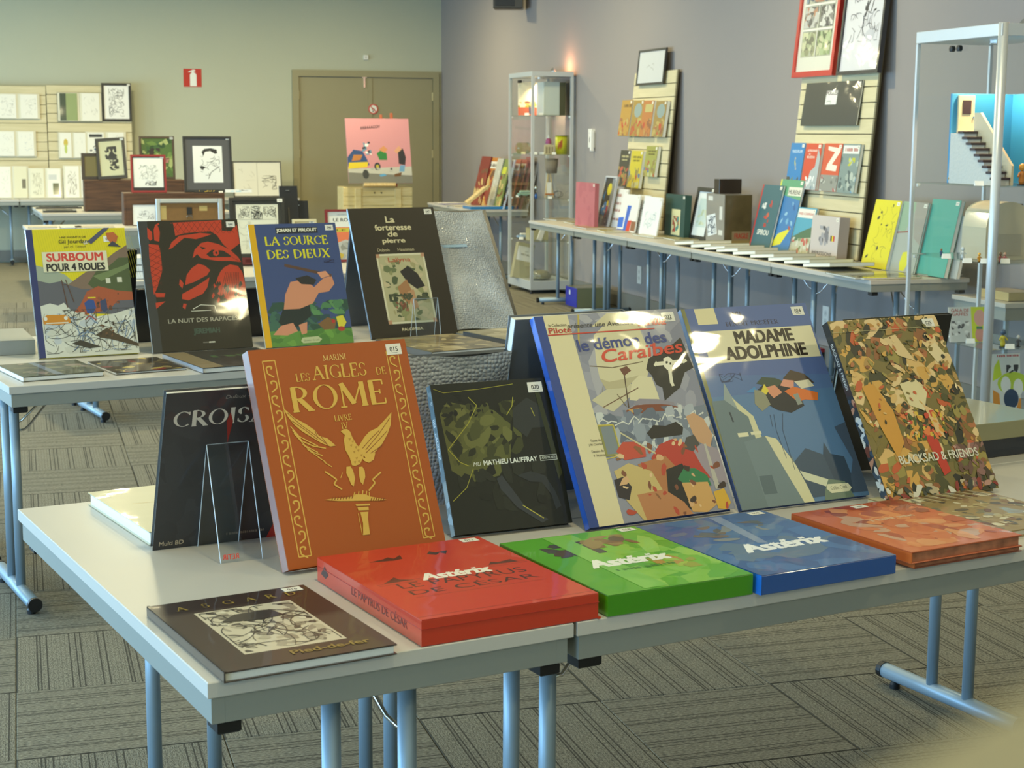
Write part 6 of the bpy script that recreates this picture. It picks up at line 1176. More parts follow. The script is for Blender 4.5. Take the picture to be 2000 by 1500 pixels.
for k in range(24): pts.append((.03+.045*cos(k*.5+3.1)*(1-k/60), .02*sin(k*.7), .035+.03*sin(k*.5)))
o = b_.tube(pts, .0022, seg=6).obj('black_cable', blackp, M=Matrix.Translation((4.93, 14.8, S1[2]+.001))); tag(o, 'looped black cable on the third shelf of the small case', 'cable')
X_ = bis(lambda q: pr((q, 15.0, S1[3]))[0], 1010, 3, 6); t = thing('toy_car', 'pale blue and white toy car on the lowest shelf of the small case', 'toy', loc=(X_, 15.0, S1[3]+.001))
MB().box((0, -.03, .012), (.12, .03, .036), bev=.008).obj('car_body', mat('pale_blue_paint', '#8fb0d0', .3, coat=.5), t); MB().box((.03, -.025, .0365), (.09, .025, .056), bev=.008).obj('car_cabin', whitec, t)
for wx in (.025, .095):
    for wy in (-.031, .031): MB().tube([(wx, wy-.003, .011), (wx, wy+.003, .011)], .0108, seg=12).obj('wheel', blackp, t)
X_ = bis(lambda q: pr((q, 14.85, S1[3]))[0], 1031, 3, 6); plainbox('olive-beige carton on the lowest shelf of the small case', mat4(Vector((X_, 14.80, S1[3]+.001)), 0, 0), .19, .115, .12, '#b0a67c', name='carton_box')
X_ = bis(lambda q: pr((q, 14.62, S1[3]))[0], 1050, 3, 6); M = mat4(Vector((X_, 14.63, S1[3]+.02)), 0, 8) @ Matrix.Rotation(radians(-22), 4, 'Z'); plainbox('narrow white box leaning before the olive carton', M, .045, .13, .03, '#dcd9cf', name='carton_box')
M, W, H = putY(1000, 1033, 470, 14.95, zb, 0, 8, .08); M = M @ Matrix.Rotation(radians(-13), 4, 'Z')
plainbox('tall grey-beige box with a white label leaning inside the small case base', M, W, H, .08, '#a39d7c', name='tall_box', spec=[('r', .05, .5, .95, .9, '#d6d6d0'), ('t', 'METAL', .55, .65, .05, '#33332f', {'w': .5, 'b': .03}), ('t', 'art', .6, .75, .03, '#33332f', {'w': .2})])
t = thing('wrapped_parcel', 'crumpled clear plastic parcel on the base of the small case', 'parcel', loc=(4.76, 14.72, zb+.002))
foil = mat('crumpled_plastic', '#8f8a70', .08, spec=1, coat=1, bump=1.0, bscale=45)
MB().lathe([(.02, 0), (.10, .01), (.11, .045), (.07, .08), (.01, .095)], Matrix.Scale(1.0, 4), seg=16).obj('plastic_wrap', foil, t, smooth=True)

# ------------------------------------------------------------------ the wall row
def px_(label, a, b_, yt, xx, lean, T, cover, spec, spine=None, z=TZ, **k):
    M, W, H = putX(a, b_, yt, xx, z, lean, T); k.setdefault('simple', True)
    return book(label, M, W, H, T, cover, spine, spec, None, **k)
px_('pink cloth slipcase standing at the far end of the wall row', 1123, 1160, 355, 4.50, 1, .035, '#b5666c', [('r', 0, 0, 1, 1, '#b8686e'), ('b', 221, 20, 0, 0, 1, 1, .05, .15, ['#b8686e', '#b06068'])], box=True, kind='matte', name='slipcase')
M, W, H = putX(1163, 1185, 343, 4.62, TZ, 12, .02)
framed('framed black poster with yellow and blue shapes beside the pink slipcase', M, W, H, .02, .014, '#b9bcc0', [('r', 0, 0, 1, 1, '#1f1f22'), ('r', .62, .1, 1, 1, '#7c858c'), ('r', 0, 0, 1, .2, '#7c858c'), ('e', .48, .76, .20, .13, '#d8d41c'), ('p', [0, .6, .16, .74, .14, .5], '#2c7ac0'), ('p', [.0, .30, .3, .5, .5, .48, .45, .2, .1, .22], '#2c7ad0'), ('p', [.5, .48, .66, .52, .66, .3, .5, .14], '#b83a4a'), ('e', .56, .46, .08, .06, '#d8d41c'), ('b', 222, 10, .1, .05, .8, .5, .03, .06, ['#e6e6e2', '#1f1f22'])])
px_('white album with red handwriting beside the framed poster', 1186, 1212, 368, 4.66, 12, .012, '#e6e4de', [('r', 0, 0, 1, 1, '#e9e7e2'), ('z', .5, .80, .08, '#a86a5c', .6), ('z', .45, .6, .07, '#a86a5c', .5), ('z', .5, .42, .07, '#a86a5c', .6), ('z', .5, .2, .06, '#a86a5c', .6)], kind='lam')
px_('white album with a blue and red building shape', 1204, 1238, 378, 4.58, 10, .012, '#e6e4de', [('r', 0, 0, 1, 1, '#e9e7e2'), ('p', [.0, .05, .35, .05, .4, .7, .62, .7, .5, .0, .0, .0], '#2f62c4'), ('p', [.0, .35, .3, .38, .3, .1, .0, .08], '#2c6ad0'), ('p', [.55, .3, .75, .32, .72, .02, .5, .02], '#d0392b'), ('p', [.75, .3, 1, .3, 1, .04, .75, .04], '#8c5a3c')], kind='lam')
px_('white album with fine black sketches beside the building shape album', 1234, 1258, 380, 4.62, 10, .012, '#e6e4de', sk(223, 36, '#e9e9e6', '#55555a', .1, .9, .1, .9, .016), kind='lam')
px_('white album with a pale pencil drawing under the small slat panel', 1247, 1281, 383, 4.56, 10, .010, '#e9e7e2', sk(224, 20, '#ececea', '#a9b9bc', .2, .8, .2, .6, .012), kind='lam')
px_('dark green box with a small colour print standing right of the small slat panel', 1297, 1335, 378, 4.68, 2, .05, '#24443c', [('r', 0, 0, 1, 1, '#27483f'), ('r', .34, .06, .78, .66, '#d6cf9c'), ('b', 225, 14, .40, .12, .72, .5, .04, .08, ['#a83a2c', '#5a8c7c', '#8c6a3c'])], box=True, kind='matte', name='slipcase')
M, W, H = putX(1343, 1376, 365, 4.72, TZ, 11, .025)
framed('black framed pale landscape print on the wall row', M, W, H, .025, .03, '#1d1a17', [('r', 0, 0, 1, 1, '#dfe3e0'), ('r', .15, .2, .85, .85, '#c4d2cc'), ('b', 226, 8, .2, .25, .8, .6, .06, .14, ['#b5bfa0', '#c9cfb4'])])
# grey box with printed front, and the small black box on it
Mg, Wg, Hg = putX(1378, 1413, 377, 4.67, TZ, 0, .21)
t = book('large grey and brown carton box with a white sketch label on the wall row', Mg, Wg, Hg, .21, '#8c867c', None, [('r', 0, 0, 1, 1, '#8f8a80'), ('r', .1, .86, .36, .95, '#d6d4cc'), ('p', [.02, .55, .5, .62, .62, .22, .12, .14], '#dfe2e2'), ('k', 227, 26, .1, .22, .52, .55, '#3a4a5c', .02), ('r', .74, .5, .9, .76, '#d6d4cc'), ('r', .70, .2, .92, .3, '#d6d4cc')], None, box=True, kind='lam', name='carton_box', cat='box', stk=False)
bs = MB(); bs.box((Wg+.0005, .004, -.205), (Wg+.002, Hg-.004, -.005)); so = bs.obj('brown_side', mat('brown_side_print', '#5c5034', .4, coat=.5, noise=.5, nscale=9), t)
o = art('side_print', .20, Hg, [('r', .3, .10, 1, .28, '#8c7a5c'), ('t', 'FRAGILE', .66, .14, .10, '#a83a2c', {'w': .52, 'b': .03}), ('r', 0, 0, 1, .1, '#9c8858')], PM, t); o.matrix_local = Matrix(((0, 0, 1, Wg+.0024), (0, 1, 0, 0), (-1, 0, 0, 0), (0, 0, 0, 1)))
plainbox('small black and brown box on top of the large carton box', mat4(Vector((4.69, Mg.translation.y-.08, TZ+Hg+.002)), -90, 0), .09, .10, .17, '#2c231a', name='carton_box')
px_('teal album with a red spine and white lettering on the wall row', 1462, 1501, 360, 4.77, 13, .016, '#2f5a64', [('r', 0, 0, 1, 1, '#34606a'), ('r', 0, 0, .06, 1, '#b8322c'), ('b', 228, 10, .40, .34, .66, .84, .04, .07, ['#b83a2c', '#a8342c', '#c0583c']), ('b', 229, 4, .2, .62, .42, .72, .04, .07, ['#d6d8d4']), ('t', 'SPIROU', .52, .22, .08, '#dcdcd0', {'w': .55, 'b': .04})], '#b8322c', kind='lam')
px_('blue album with a yellow-green spine and yellow shape on the wall row', 1494, 1538, 350, 4.79, 13, .016, '#2f6ca4', [('r', 0, 0, 1, 1, '#3574ae'), ('p', [0, 1, 1, 1, 1, .72, 0, .8], '#5c9a74'), ('r', .0, 0, .06, 1, '#c9cc4a'), ('r', .42, .78, 1, .9, '#dcd8c8'), ('t', 'MURENE', .7, .80, .06, '#33332f', {'w': .5, 'b': .02}), ('p', [.14, .04, .4, .24, .9, .34, .6, .1], '#d8cf2c'), ('b', 230, 14, .1, .3, .9, .7, .03, .07, ['#8cb8d0', '#6aa0c4', '#a8443c', '#2c5a94'])], '#c9cc4a', kind='lam')
px_('narrow blue and green album below the big slat panel', 1540, 1576, 404, 4.80, 12, .016, '#2a2c30', [('r', 0, 0, 1, 1, '#4c9ab4'), ('r', .05, .78, .95, .97, '#e0ddd2'), ('t', 'FRAISE À CHAMPIGNAC', .5, .84, .07, '#b8443c', {'w': .8, 'b': .02}), ('p', [0, .35, .5, .5, 1, .62, 1, .35, 0, .2], '#4a6a4c'), ('p', [0, .0, 1, .0, 1, .38, .5, .34, 0, .22], '#b9b59c'), ('b', 231, 16, 0, .0, 1, .35, .04, .1, ['#c9c7b8', '#8c7c64', '#7c8c5c', '#b8584a'])], kind='lam')
px_('pale pinkish book with a small tricolour flag below the big slat panel', 1580, 1633, 419, 4.79, 4, .07, '#b8aaa0', [('r', 0, 0, 1, 1, '#c2b8b2'), ('b', 232, 16, .3, .3, .66, .76, .05, .1, ['#4a484a', '#77757a', '#9a989c']), ('t', 'IMPRESSIONS', .45, .06, .09, '#3a3636', {'w': .72, 'b': .02}), ('r', .72, .42, .77, .55, '#1c1a18'), ('r', .77, .42, .82, .55, '#d8c02c'), ('r', .82, .42, .87, .55, '#b83a2c')], box=True, kind='matte', name='art_book')
px_('bright yellow album with small black figures, right of the big slat panel', 1680, 1729, 389, 4.72, 13, .025, '#d2c40c', [('r', 0, 0, 1, 1, '#d9cc10'), ('b', 233, 8, .1, .1, .9, .95, .02, .05, ['#2c2a14', '#3a3a1c']), ('k', 234, 22, .08, .08, .92, .9, '#8c8420', .008)], '#c9c6a0', kind='lam')
px_('grey-green album with a yellow car shape beside the yellow album', 1735, 1783, 393, 4.74, 12, .014, '#2a303c', [('r', 0, 0, 1, 1, '#a3a79c'), ('p', [0, 1, .6, 1, .3, .55, 0, .6], '#8fa88c'), ('p', [.5, 1, 1, 1, 1, .4, .7, .5, .55, .8], '#9c948a'), ('l', .03, '#8c4a3c', [0, .55, .5, .58]), ('p', [.36, .12, .42, .28, .60, .30, .72, .16, .60, .02, .42, .02], '#d2cc1c')], '#d6d8d6', kind='sleeve')
px_('plain teal-green album behind the glass of the near case', 1789, 1843, 388, 4.76, 12, .025, '#3c9484', [('r', 0, 0, 1, 1, '#43a08f')], '#cfcfc8', kind='lam')
px_('grey-white album behind the teal-green one', 1836, 1868, 420, 4.80, 10, .02, '#a9a9a0', [('r', 0, 0, 1, 1, '#b0b0a8')], None, kind='lam')
# shingled row of thick flat books
whites = [(1317, 473), (1349, 478), (1375, 483), (1399, 488), (1431, 494), (1465, 501), (1500, 507), (1531, 514), (1568, 523)]
names9 = ['first thick book of the shingled row, farthest from the camera', 'second thick book of the shingled row', 'third thick book of the shingled row', 'fourth thick book of the shingled row', 'middle thick book of the shingled row', 'sixth thick book of the shingled row', 'seventh thick book of the shingled row', 'eighth thick book of the shingled row', 'nearest thick book of the shingled row']
for k, (px, py) in enumerate(whites):
    Y_ = bis(lambda q: pr((4.375, q, TZ+.02))[0], px, 4, 26)
    M = Matrix.Translation((4.375, Y_-.33*cos(radians(4.6)), TZ+.023+.0266)) @ Matrix.Rotation(radians(-4.6), 4, 'X')
    book(names9[k], M, .285, .33, .022, '#b5ae8a', '#b5ae8a', [('r', 0, 0, 1, 1, '#bdb692')], None, kind='lam', simple=True, flip=True, stk=False, name='art_book', group='shingled books on the wall row')
# flat glossy albums
for lab, px, py, W, H, yw, c in (('thin olive album lying at the far end of the wall row', 1060, 426, .30, .25, -84, '#8c7c4c'), ('thin golden album lying behind the olive one', 1100, 432, .30, .25, -94, '#a3935c'), ('album in shiny film before the pink slipcase', 1118, 441, .34, .26, -90, '#a08c64'), ('pale album lying before the white albums', 1196, 444, .32, .24, -85, '#b5a984'), ('album with yellow patches lying before the white albums', 1165, 448, .28, .22, -97, '#b9ac6c'), ('wrapped album with a light edge lying before the dark green box', 1235, 457, .40, .27, -88, '#b9b08a'), ('olive album in crumpled film before the black framed print', 1290, 462, .36, .26, -95, '#a39a68'), ('flat pale sheet lying before the large carton', 1330, 462, .30, .2, -86, '#c9c4b0')):
    B = onZ(px, py, TZ+.01); book(lab, mat4(B, yw, 90), W, H, .010, c, None, [('r', 0, 0, 1, 1, c), ('b', int(px), 14, 0, 0, 1, 1, .08, .2, [c, '#b5a878', '#8c8058'])], None, simple=True, stk=False, kind='sleeve')
for lab, px, py, W, H, yw, c in (('flat olive album in film at the near end of the wall row', 1612, 531, .36, .40, -92, '#8c8460'), ('flat album reflecting the yellow one at the near end of the wall row', 1676, 541, .22, .34, -90, '#9c9050'), ('flat white edged album before the grey-green one', 1722, 524, .40, .14, -76, '#d6d8dc'), ('flat reddish album at the near corner of the wall row', 1790, 533, .12, .22, -90, '#8c6a54')):
    B = onZ(px, py, TZ+.01); B.y = max(B.y, 7.70+W); book(lab, mat4(B, yw, 90), W, H, .010, c, None, None, None, simple=True, stk=False, kind='sleeve')
# slat panels against the wall
def wallpanel(label, pl, pr_r, yt, n, x0=4.905, lean=5.2, big=()):
    M, W, H = putX(pl, pr_r, yt, x0, .742, lean, .018); slatpanel(label, M, W, H, n, big); return M, W, H
P1, P1W, P1H = wallpanel('narrow pale slat panel leaning on the wall, the farther one', 1212, 1291, 143, 12)
P2, P2W, P2H = wallpanel('wide pale slat panel leaning on the wall, the nearer one', 1530, 1674, 90, 14)
def panelX(z): return 4.905+(z-.742)*math.tan(radians(5.2))
def onpanel(label, a, b_, yt, yb, T, cover, spec, lean=10, k='book', fr_=None, **kw):
    z = .742; xx = 4.80
    for _ in range(12):
        xx = panelX(z)-.022-T; z = onX(a, yb, xx).z
    lean = min(lean, 8)
    M, W, H = putX(a, b_, yt, xx, z, lean, T)
    if k == 'book': return book(label, M, W, H, T, cover, None, spec, None, simple=True, kind=kw.get('kind', 'lam'), name=kw.get('name', 'comic_album'))
    return framed(label, M, W, H, T, fr_, cover, spec, stk=False)
onpanel('black framed white sheet on top of the farther slat panel', 1241, 1294, 99, 168, .015, '#2c2b2a', [('r', 0, 0, 1, 1, '#c9cac8'), ('k', 240, 6, .3, .4, .6, .6, '#b0b0ac', .01)], 5.4, 'frame', .018)
om = ['#b58c3c', '#a3843c', '#b8763c', '#9c8044']
for i, (a, b_, lab) in enumerate(((1206, 1226, 'ochre album with a brown foot, far left in the upper row of the farther panel'), (1228, 1248, 'ochre album with a pale blue disc, second in the upper row of the farther panel'), (1246, 1268, 'ochre album with a cream heading, third in the upper row of the farther panel'), (1272, 1293, 'ochre album with a grey-blue disc, right end of the upper row of the farther panel'))):
    sp = [('r', 0, 0, 1, 1, om[i]), ('b', 241+i, 16, 0, 0, 1, .5, .06, .14, ['#a3643c', '#b8a05c', '#8c5a3c', '#b8442c'])]
    if i in (1, 3): sp.append(('e', .55, .72, .36, .2, '#8c9c98'))
    if i == 2: sp.append(('r', .3, .68, .95, .9, '#b9ac6c'))
    if i == 0: sp += [('z', .58, .8, .08, '#5a4020', .7)]
    onpanel(lab, a, b_, 196+i*.5, 266+i*.7, .03, om[i], sp, 13)
for i, (a, b_, y0, y1, lab, c) in enumerate(((1203, 1222, 293, 364, 'dark grey album with an ochre scene, lower row of the farther panel', '#3c3a30'), (1224, 1246, 294, 367, 'yellow album in the middle of the lower row of the farther panel', '#c9b82c'), (1255, 1277, 285, 345, 'olive-yellow album raised in the lower row of the farther panel', '#9c9c4c'))):
    sp = [('r', 0, 0, 1, 1, c), ('b', 250+i, 20, 0, 0, 1, .55, .06, .14, ['#a39a4c', '#8c7c44', '#b8b88c', '#a8563c', '#4a6a9c'] if i else ['#8c7c44', '#a3843c', '#b8563c']), ('z', .52, .80, .06, '#c9c08c' if i == 0 else '#5a5020', .7), ('z', .5, .71, .05, '#c9c08c' if i == 0 else '#5a5020', .55)]
    onpanel(lab, a, b_, y0, y1, .03, c, sp, 13)
# big panel : two tall frames on top, a dark booklet, four albums
onpanel('tall red framed comic page on the nearer slat panel', 1545, 1624, -70, 153, .03, '#b8281f', [('r', 0, 0, 1, 1, '#d2cfc0'), ('r', .08, .14, .92, .98, '#a9a794'), ('b', 260, 90, .1, .15, .48, .38, .03, .07, ['#8c8c6c', '#a3a884', '#6c6c58', '#c2c29c']), ('b', 261, 90, .52, .15, .9, .38, .03, .07, ['#8c9a6c', '#a3b084', '#5c6448', '#b9b994']), ('b', 262, 80, .1, .42, .5, .62, .03, .07, ['#8c8a84', '#5c5a58', '#b9b7b0', '#a8785c']), ('b', 263, 80, .54, .42, .9, .62, .03, .07, ['#7c7a74', '#4c4a48', '#c9c7c0']), ('b', 264, 80, .1, .66, .9, .96, .03, .07, ['#7c8c9c', '#5c6470', '#b9bfae', '#a8785c']), ('r', .08, .39, .92, .41, '#dcdacc'), ('r', .08, .63, .92, .65, '#dcdacc'), ('r', .49, .14, .51, .63, '#dcdacc')], 5.4, 'frame', .035)
onpanel('tall black framed ink drawing beside the red frame', 1632, 1713, -90, 148, .03, '#26262a', [('r', 0, 0, 1, 1, '#cfcdd0'), ('b', 265, 60, .5, .5, .8, .95, .02, .05, ['#23232a', '#cfcdd0']), ('l', .03, '#26262c', [.60, .80, .68, .66, .58, .56, .52, .46]), ('l', .02, '#26262c', [.74, .80, .72, .62, .66, .50]), ('k', 266, 30, .15, .25, .9, .5, '#55555c', .008), ('t', 'PONK', .26, .76, .06, '#33333a', {'w': .26, 'rot': 8}), ('t', 'PONK', .30, .68, .06, '#33333a', {'w': .26, 'rot': 8}), ('t', 'PONK', .34, .60, .06, '#33333a', {'w': .26, 'rot': 8}), ('e', .7, .3, .12, .05, '#b9b9bf')], 5.4, 'frame', .022)
onpanel('landscape dark booklet in clear film with a small white label, nearer panel', 1563, 1671, 163, 246, .012, '#33342f', [('r', 0, 0, 1, 1, '#3a3b36'), ('r', .40, .48, .60, .80, '#dcdcd6'), ('t', 'POULES', .50, .70, .09, '#4a1c24', {'w': .19, 'b': .04}), ('k', 267, 3, .42, .5, .5, .56, '#55554f', .004)], 12, kind='sleeve')
for i, (a, b_, y0, y1, lab, c, tx) in enumerate(((1533, 1560, 279, 367, 'blue underwater album, far left of four on the nearer panel', '#2c7cb8', 'MARSUPILAMI'), (1562, 1592, 280, 370, 'red album with white smoke, second of four on the nearer panel', '#cc4a2c', 'SPIROU'), (1598, 1632, 280, 373, 'orange-red album with a large letter Z on the nearer panel', '#cc5430', ''), (1633, 1667, 281, 376, 'grey album with coloured balloons, right of the letter Z album', '#7c8c88', 'TRES FORT'))):
    sp = [('r', 0, 0, 1, 1, c)]
    if i == 0: sp += [('b', 270, 14, 0, 0, 1, .25, .06, .12, ['#4a4a3c', '#6a7a4c', '#2c5a84']), ('b', 271, 4, .4, .4, .6, .7, .04, .07, ['#b8b44c', '#a8a8a0']), ('t', tx, .5, .78, .07, '#c9dce8', {'w': .7, 'b': .02})]
    if i == 1: sp += [('p', [.3, 0, 1, 0, 1, .7, .8, .9, .75, .5, .5, .4], '#a9b0b0'), ('b', 272, 12, .2, 0, .9, .3, .05, .1, ['#e0e0dc', '#7c8c94']), ('t', 'LE PRISONNIER', .45, .82, .05, '#ece4d4', {'w': .6, 'b': .02}), ('t', 'DU', .3, .75, .04, '#ece4d4', {'w': .1, 'b': .02}), ('t', 'BOUDDHA', .4, .68, .05, '#ece4d4', {'w': .5, 'b': .02})]
    if i == 2: sp += [('r', 0, 0, 1, .34, '#8c8c84'), ('b', 273, 12, .05, 0, .95, .3, .04, .1, ['#b9b9b0', '#a85a5c', '#6a6a64']), ('p', [.2, .94, .92, .9, .9, .82, .55, .56, .85, .54, .82, .42, .25, .44, .27, .54, .62, .82, .22, .86], '#e6dcc8')]
    if i == 3: sp += [('r', .05, .8, .95, .97, '#dcdcd4'), ('z', .5, .85, .07, '#a8443c', .7), ('b', 274, 26, 0, 0, 1, .75, .05, .12, ['#5c8cb0', '#9aa49c', '#4c5c5c', '#b0b8ac']), ('b', 275, 5, .4, .55, .8, .72, .06, .1, ['#c9cc34', '#b8b82c'])]
    onpanel(lab, a, b_, y0, y1, .022, c, sp, 13)

# ------------------------------------------------------------------ near glass showcase on the right
nx0, ny0, nW, nL = 4.185, 6.34, .42, .72
nz = 2.0
yl_ = ny0+nL
S2 = [zat(1786, 355, yl_), zat(1781, 494, yl_), zat(1925, 684, ny0+.02), ]
S2[2] = min(S2[2], S2[1]-.2)
showcase('large glass showcase at the right edge', nx0, ny0, nW, nL, nz, S2, .055, .10, .016, .044)
# stair model
zz = S2[0]+.001
t = thing('stair_model', 'model of white stairs with dark treads before a blue wall, near showcase', 'model', loc=(nx0+.02, ny0+.02, zz))
blue = mat('model_blue_wall', '#2f8fc4', .6); wh = mat('model_white', '#cfcdc6', .7, bump=.3, bscale=70); trd = mat('model_tread', '#3c2a30', .5)
def bx(a, c, nm, m_, bev=.001): return MB().box(a, c, bev=bev).obj(nm, m_, t)
bx((.36, .03, .0), (.372, .45, .42), 'blue_wall', blue); bx((.03, .44, .0), (.3595, .452, .42), 'blue_wall', blue)
for k in range(9):
    y0 = .36-.035*k; h0 = .245-.026*k
    bx((.03, y0-.035, 0), (.098, y0, h0-.012), 'stair_block', wh, .0005); bx((.022, y0-.040, h0-.0118), (.10, y0+.004, h0), 'stair_tread', trd)
bx((.03, .3605, 0), (.20, .439, .235), 'landing_block', wh)
b_ = MB(); pf = [(.04, 0), (.3595, 0), (.3595, .33), (.31, .33), (.04, .09)]
for x_ in (.104, .116): b_.face([(x_, a, c) for a, c in (pf if x_ > .11 else pf[::-1])])
for i in range(5): (a0, c0), (a1, c1) = pf[i], pf[(i+1) % 5]; b_.face([(.104, a0, c0), (.104, a1, c1), (.116, a1, c1), (.116, a0, c0)])
b_.obj('balustrade', mat('model_balustrade', '#d6c6a4', .7), t)
bx((.06, .425, .237), (.145, .4385, .412), 'model_door', mat('model_door', '#d6c9a4', .6)); bx((.080, .4215, .325), (.125, .4245, .39), 'door_pane', trd); MB().tube([(.138, .420, .31), (.138, .425, .31)], .004, seg=8).obj('door_knob', chrome, t)
def figurine(label, x, y, z, cols_, h=.06, cat='figurine', name='figurine'):
    t = thing(name, label, cat, loc=(x, y, z+.001)); k = h/.06
    MB().lathe([(.012*k, 0), (.012*k, .003*k)], seg=12).obj('stand', blackp, t)
    MB().lathe([(.006*k, .003*k), (.009*k, .012*k), (.006*k, .028*k), (.009*k, .034*k), (.004*k, .04*k)], seg=12).obj('body', mat('fig_'+cols_[0], cols_[0], .4, coat=.4), t, smooth=True)
    MB().lathe([(.003*k, .040*k), (.008*k, .044*k), (.0095*k, .050*k), (.007*k, .057*k), (.002*k, .06*k)], seg=12).obj('head', mat('fig_'+cols_[1], cols_[1], .4, coat=.4), t, smooth=True)
    for s_ in (-1, 1): MB().tube([(s_*.008*k, 0, .034*k), (s_*.015*k, -.004*k, .024*k)], .003*k, seg=6).obj('arm', mat('fig_'+cols_[0], cols_[0], .4, coat=.4), t)
    return t
def atY(px, yy, z): return bis(lambda q: pr((q, yy, z))[0], px, 3, 6)
for lab, px, yy, z, c, h in (('orange figurine at the foot of the stair model', 1995, 6.42, S2[0], ('#c97a1c', '#d89a2c'), .10), ('small gold wire ornament left of the stair model', 1855, 6.80, S2[0], ('#c9a85c', '#c9a85c'), .05),
   ('blue and brown figurine before the arched cream case', 1838, 6.85, S2[1], ('#3c4a7c', '#a8704c'), .035), ('white figurine before the arched cream case', 1880, 6.62, S2[1], ('#dcdcd8', '#dcdcd8'), .06), ('group of orange figurines beside the arched case', 1912, 6.44, S2[1], ('#c98a1c', '#d8a02c'), .045), ('red and beige figurine right of the pole, second shelf', 1953, 6.40, S2[1], ('#a85a4c', '#8c6a4a'), .05), ('pink figurine right of the pole, second shelf', 1962, 6.42, S2[1], ('#b86a6c', '#c9a08c'), .045),
   ('small red figurine left of the comic in the near showcase', 1857, 6.9, S2[2], ('#b8443c', '#c98a5c'), .03), ('yellow and navy figurine right of the pole', 1958, 6.42, S2[2], ('#c9b82c', '#2c4a6c'), .085), ('thin grey figurine right of the yellow and navy one', 1988, 6.42, S2[2], ('#4a4a50', '#c9c4bc'), .055),
   ('cream figurine on the base of the near showcase', 1941, 6.40, .136, ('#d6cdb8', '#d6c9a8'), .07), ('blue figurine with an orange head on the base of the near showcase', 1966, 6.40, .136, ('#3c6a9c', '#d88a2c'), .07), ('tiny gold figurine on the base of the near showcase', 1955, 6.36, .136, ('#c9a84c', '#c9a84c'), .02)):
    figurine(lab, atY(px, yy, z), yy, z, c, h)
# arched case, framed print, comic, poster, vase
t = thing('arched_box', 'cream arched box on the second shelf of the near showcase', 'box', loc=(nx0+.10, ny0+.20, S2[1]+.001))
ab = mat('arched_cream', '#cdbfa0', .45, coat=.4); b_ = MB(); pr2 = []
for k in range(13): a_ = pi*k/12; pr2.append((.12+.11*-cos(a_)*1.0, .20+.07*sin(a_)))
pr2 = [(.0, .0)]+[(.0+.0, .15)]+[(x, z) for x, z in pr2 if True][1:-1]+[(.24, .15), (.24, .0)]
for ys in (0, .20): b_.face([(x, ys, z) for x, z in (pr2 if ys else pr2[::-1])])
for i in range(len(pr2)):
    (xa, za), (xb, zb_) = pr2[i], pr2[(i+1) % len(pr2)]; b_.face([(xa, 0, za), (xb, 0, zb_), (xb, .20, zb_), (xa, .20, za)])
b_.obj('box_body', ab, t); MB().box((.05, -.004, .02), (.19, -.0005, .12)).obj('front_plate', mat('arched_plate', '#b9ad94', .4), t)
M, W, H = putY(1962, 2040, 398, ny0+.30, S2[1]+.001, 0, 10, .012); W = min(W, nx0+nW-.03-M.translation.x)
framed('dark framed white print right of the pole on the second shelf', M, W, H, .012, .016, '#55585c', sk(280, 16, '#d6d8d8', '#3a3a3c', .3, .8, .3, .8, .02), stk=False)
M, W, H = putY(1856, 1931, 600, ny0+.30, S2[2]+.001, -8, 14, .006)
book('comic with a grey-white scene and a yellow strip on the third shelf', M, W, H, .006, '#c9c9c0', None, [('r', 0, 0, 1, 1, '#c6c8c4'), ('t', 'GALA DE', .30, .86, .09, '#a8443c', {'w': .46, 'b': .02}), ('t', 'GAFFES', .29, .75, .09, '#a8443c', {'w': .42, 'b': .02}), ('r', .58, 0, 1, 1, '#c2cc2c'), ('e', .80, .68, .15, .24, '#d09a90'), ('e', .78, .2, .12, .2, '#c98c80'), ('r', .70, .36, .86, .44, '#3c7a5c'), ('b', 281, 22, .05, .1, .52, .6, .03, .07, ['#8c8c8a', '#55555a', '#dcdcd8'])], None, simple=True, stk=False, kind='lam')
M, W, H = putY(1935, 2050, 692, ny0+.26, .137, 0, 8, .01); W = min(W, nx0+nW-.03-M.translation.x); H = min(H, (S2[2]-.16)/.99)
book('large poster board with a yellow-green and orange cartoon pattern in the near showcase', M, W, H, .01, '#d6d8d6', None, [('r', 0, 0, 1, 1, '#d4d6d4'), ('z', .62, .955, .03, '#b83a3c', .7), ('p', [.10, .62, .16, .82, .32, .93, .40, .70, .30, .66], '#c2d42c'), ('e', .75, .58, .50, .16, '#b5cc34'), ('b', 282, 8, .55, .72, .95, .84, .05, .1, ['#26282c']), ('e', .52, .56, .16, .12, '#e4e6e4'), ('e', .92, .52, .16, .12, '#e4e6e4'), ('p', [.10, .5, .30, .44, .34, .2, .2, .1, .10, .3], '#d88c2c'), ('p', [.95, .36, 1, .36, 1, .1, .8, .1, .82, .2], '#d88c2c'), ('e', .68, .36, .24, .14, '#1c3a5c')], None, simple=True, stk=False, kind='lam', name='poster_board', cat='poster')
lathed('blue_vase', 'small blue vase in the near showcase', 'vase', 1890, ny0+.40, .137, [('vase_body', [(.018, 0), (.032, .02), (.03, .05), (.014, .07), (.018, .085)], mat('blue_vase', '#4c86c0', .15, coat=1))], None)
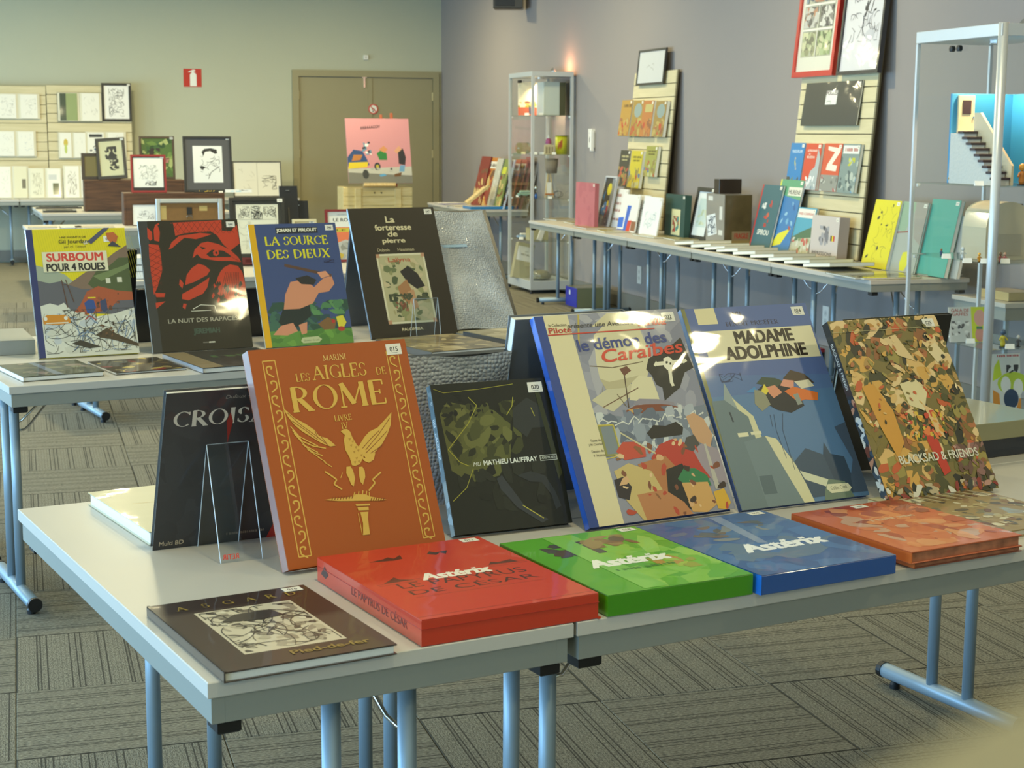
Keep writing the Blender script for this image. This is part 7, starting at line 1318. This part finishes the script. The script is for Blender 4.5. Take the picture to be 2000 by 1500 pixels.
for lab, px, yy, z in (('folded white price tag under the door of the stair model', 1912, 6.44, S2[0]), ('folded white price tag before the blue figurine', 1848, 6.70, S2[1]), ('folded white price tag before the arched box', 1889, 6.44, S2[1]), ('folded white price tag beside the orange figurines', 1924, 6.40, S2[1]), ('folded white price tag right of the pole, second shelf', 1963, 6.38, S2[1]), ('folded white price tag left of the comic', 1862, 6.8, S2[2]), ('folded white price tag before the comic', 1895, 6.6, S2[2]), ('folded white price tag beside the navy figurine', 1972, 6.38, S2[2]), ('folded white price tag on the case base, left of the pole', 1908, 6.42, .136), ('folded white price tag under the blue figurine', 1968, 6.375, .136)):
    tagcard(px, yy, z, lab)
# side table seen through the near case
t = thing('side_table', 'light grey side table seen behind the near showcase at the right edge', 'table', loc=(4.80, 7.12, 0))
MB().box((0, 0, .635), (.24, .5, .66), bev=.002).obj('tabletop', laminate, t); MB().box((.01, .01, .57), (.23, .49, .6348)).obj('apron', apronm, t)
for a, c in ((.02, .02), (.2, .02), (.02, .46), (.2, .46)): MB().box((a, c, 0), (a+.02, c+.02, .5698)).obj('leg', steel, t)
plainbox('light wooden box on the side table at the right edge', mat4(Vector((4.87, 7.2, .662)), 0, 0), .16, .045, .25, '#c0aa74', name='carton_box')
# things under the wall row
M, W, H = putX(1097, 1113, 560, 4.64, 0, 0, .3); 
t = plainbox('olive carton with a bright blue side panel on the floor under the wall row', Matrix.Translation((4.64, 13.30, 0)), .30, .30, -.17, '#8c8a64', name='floor_carton')
MB().box((-.004, .0, .0), (-.0005, .30, .168)).obj('blue_panel', mat('cobalt_panel', '#2f34a0', .4), t); MB().box((-.006, .17, .10), (-.0045, .2, .14)).obj('white_label', whitec, t)
t = plainbox('dark crate with a red lid on the floor behind the blue castle album', Matrix.Translation((*onZ(1600, 715, 0).xy, 0)), .14, .3, -.09, '#17161a', name='floor_crate'); MB().box((0, 0, .0902), (.14, .3, .115), bev=.002).obj('lid', mat('red_lid', '#a8282c', .4), t)
# ------------------------------------------------------------------ out of focus corner right in front of the lens
P = onZ(1650, 1560, 1.30)
t = thing('book_corner', 'blurred yellow-olive book corner at the bottom right edge', 'book', loc=(0, 0, 0))
def at(px, py, d): r = ray(px, py); return OC+r*d
A_, B_, C_ = at(1560, 1600, .115), at(2100, 1310, .12), at(1700, 2000, .11)
n_ = (B_-A_).cross(C_-A_).normalized(); q = A_+(C_-B_)
pts = [A_, B_, B_+(C_-A_), A_+(C_-B_)*0+(C_-A_)]
b_ = MB(); dn = n_*(-.006 if n_.z > 0 else .006); T4 = [A_, B_, B_+(C_-A_), C_]; Bt = [p_+dn for p_ in T4]
b_.face(T4 if n_.z > 0 else T4[::-1]); b_.face(Bt[::-1] if n_.z > 0 else Bt)
for i in range(4): b_.face([T4[i], T4[(i+1) % 4], Bt[(i+1) % 4], Bt[i]])
b_.obj('cover', mat('olive_cover', '#b09a70', .6), t)
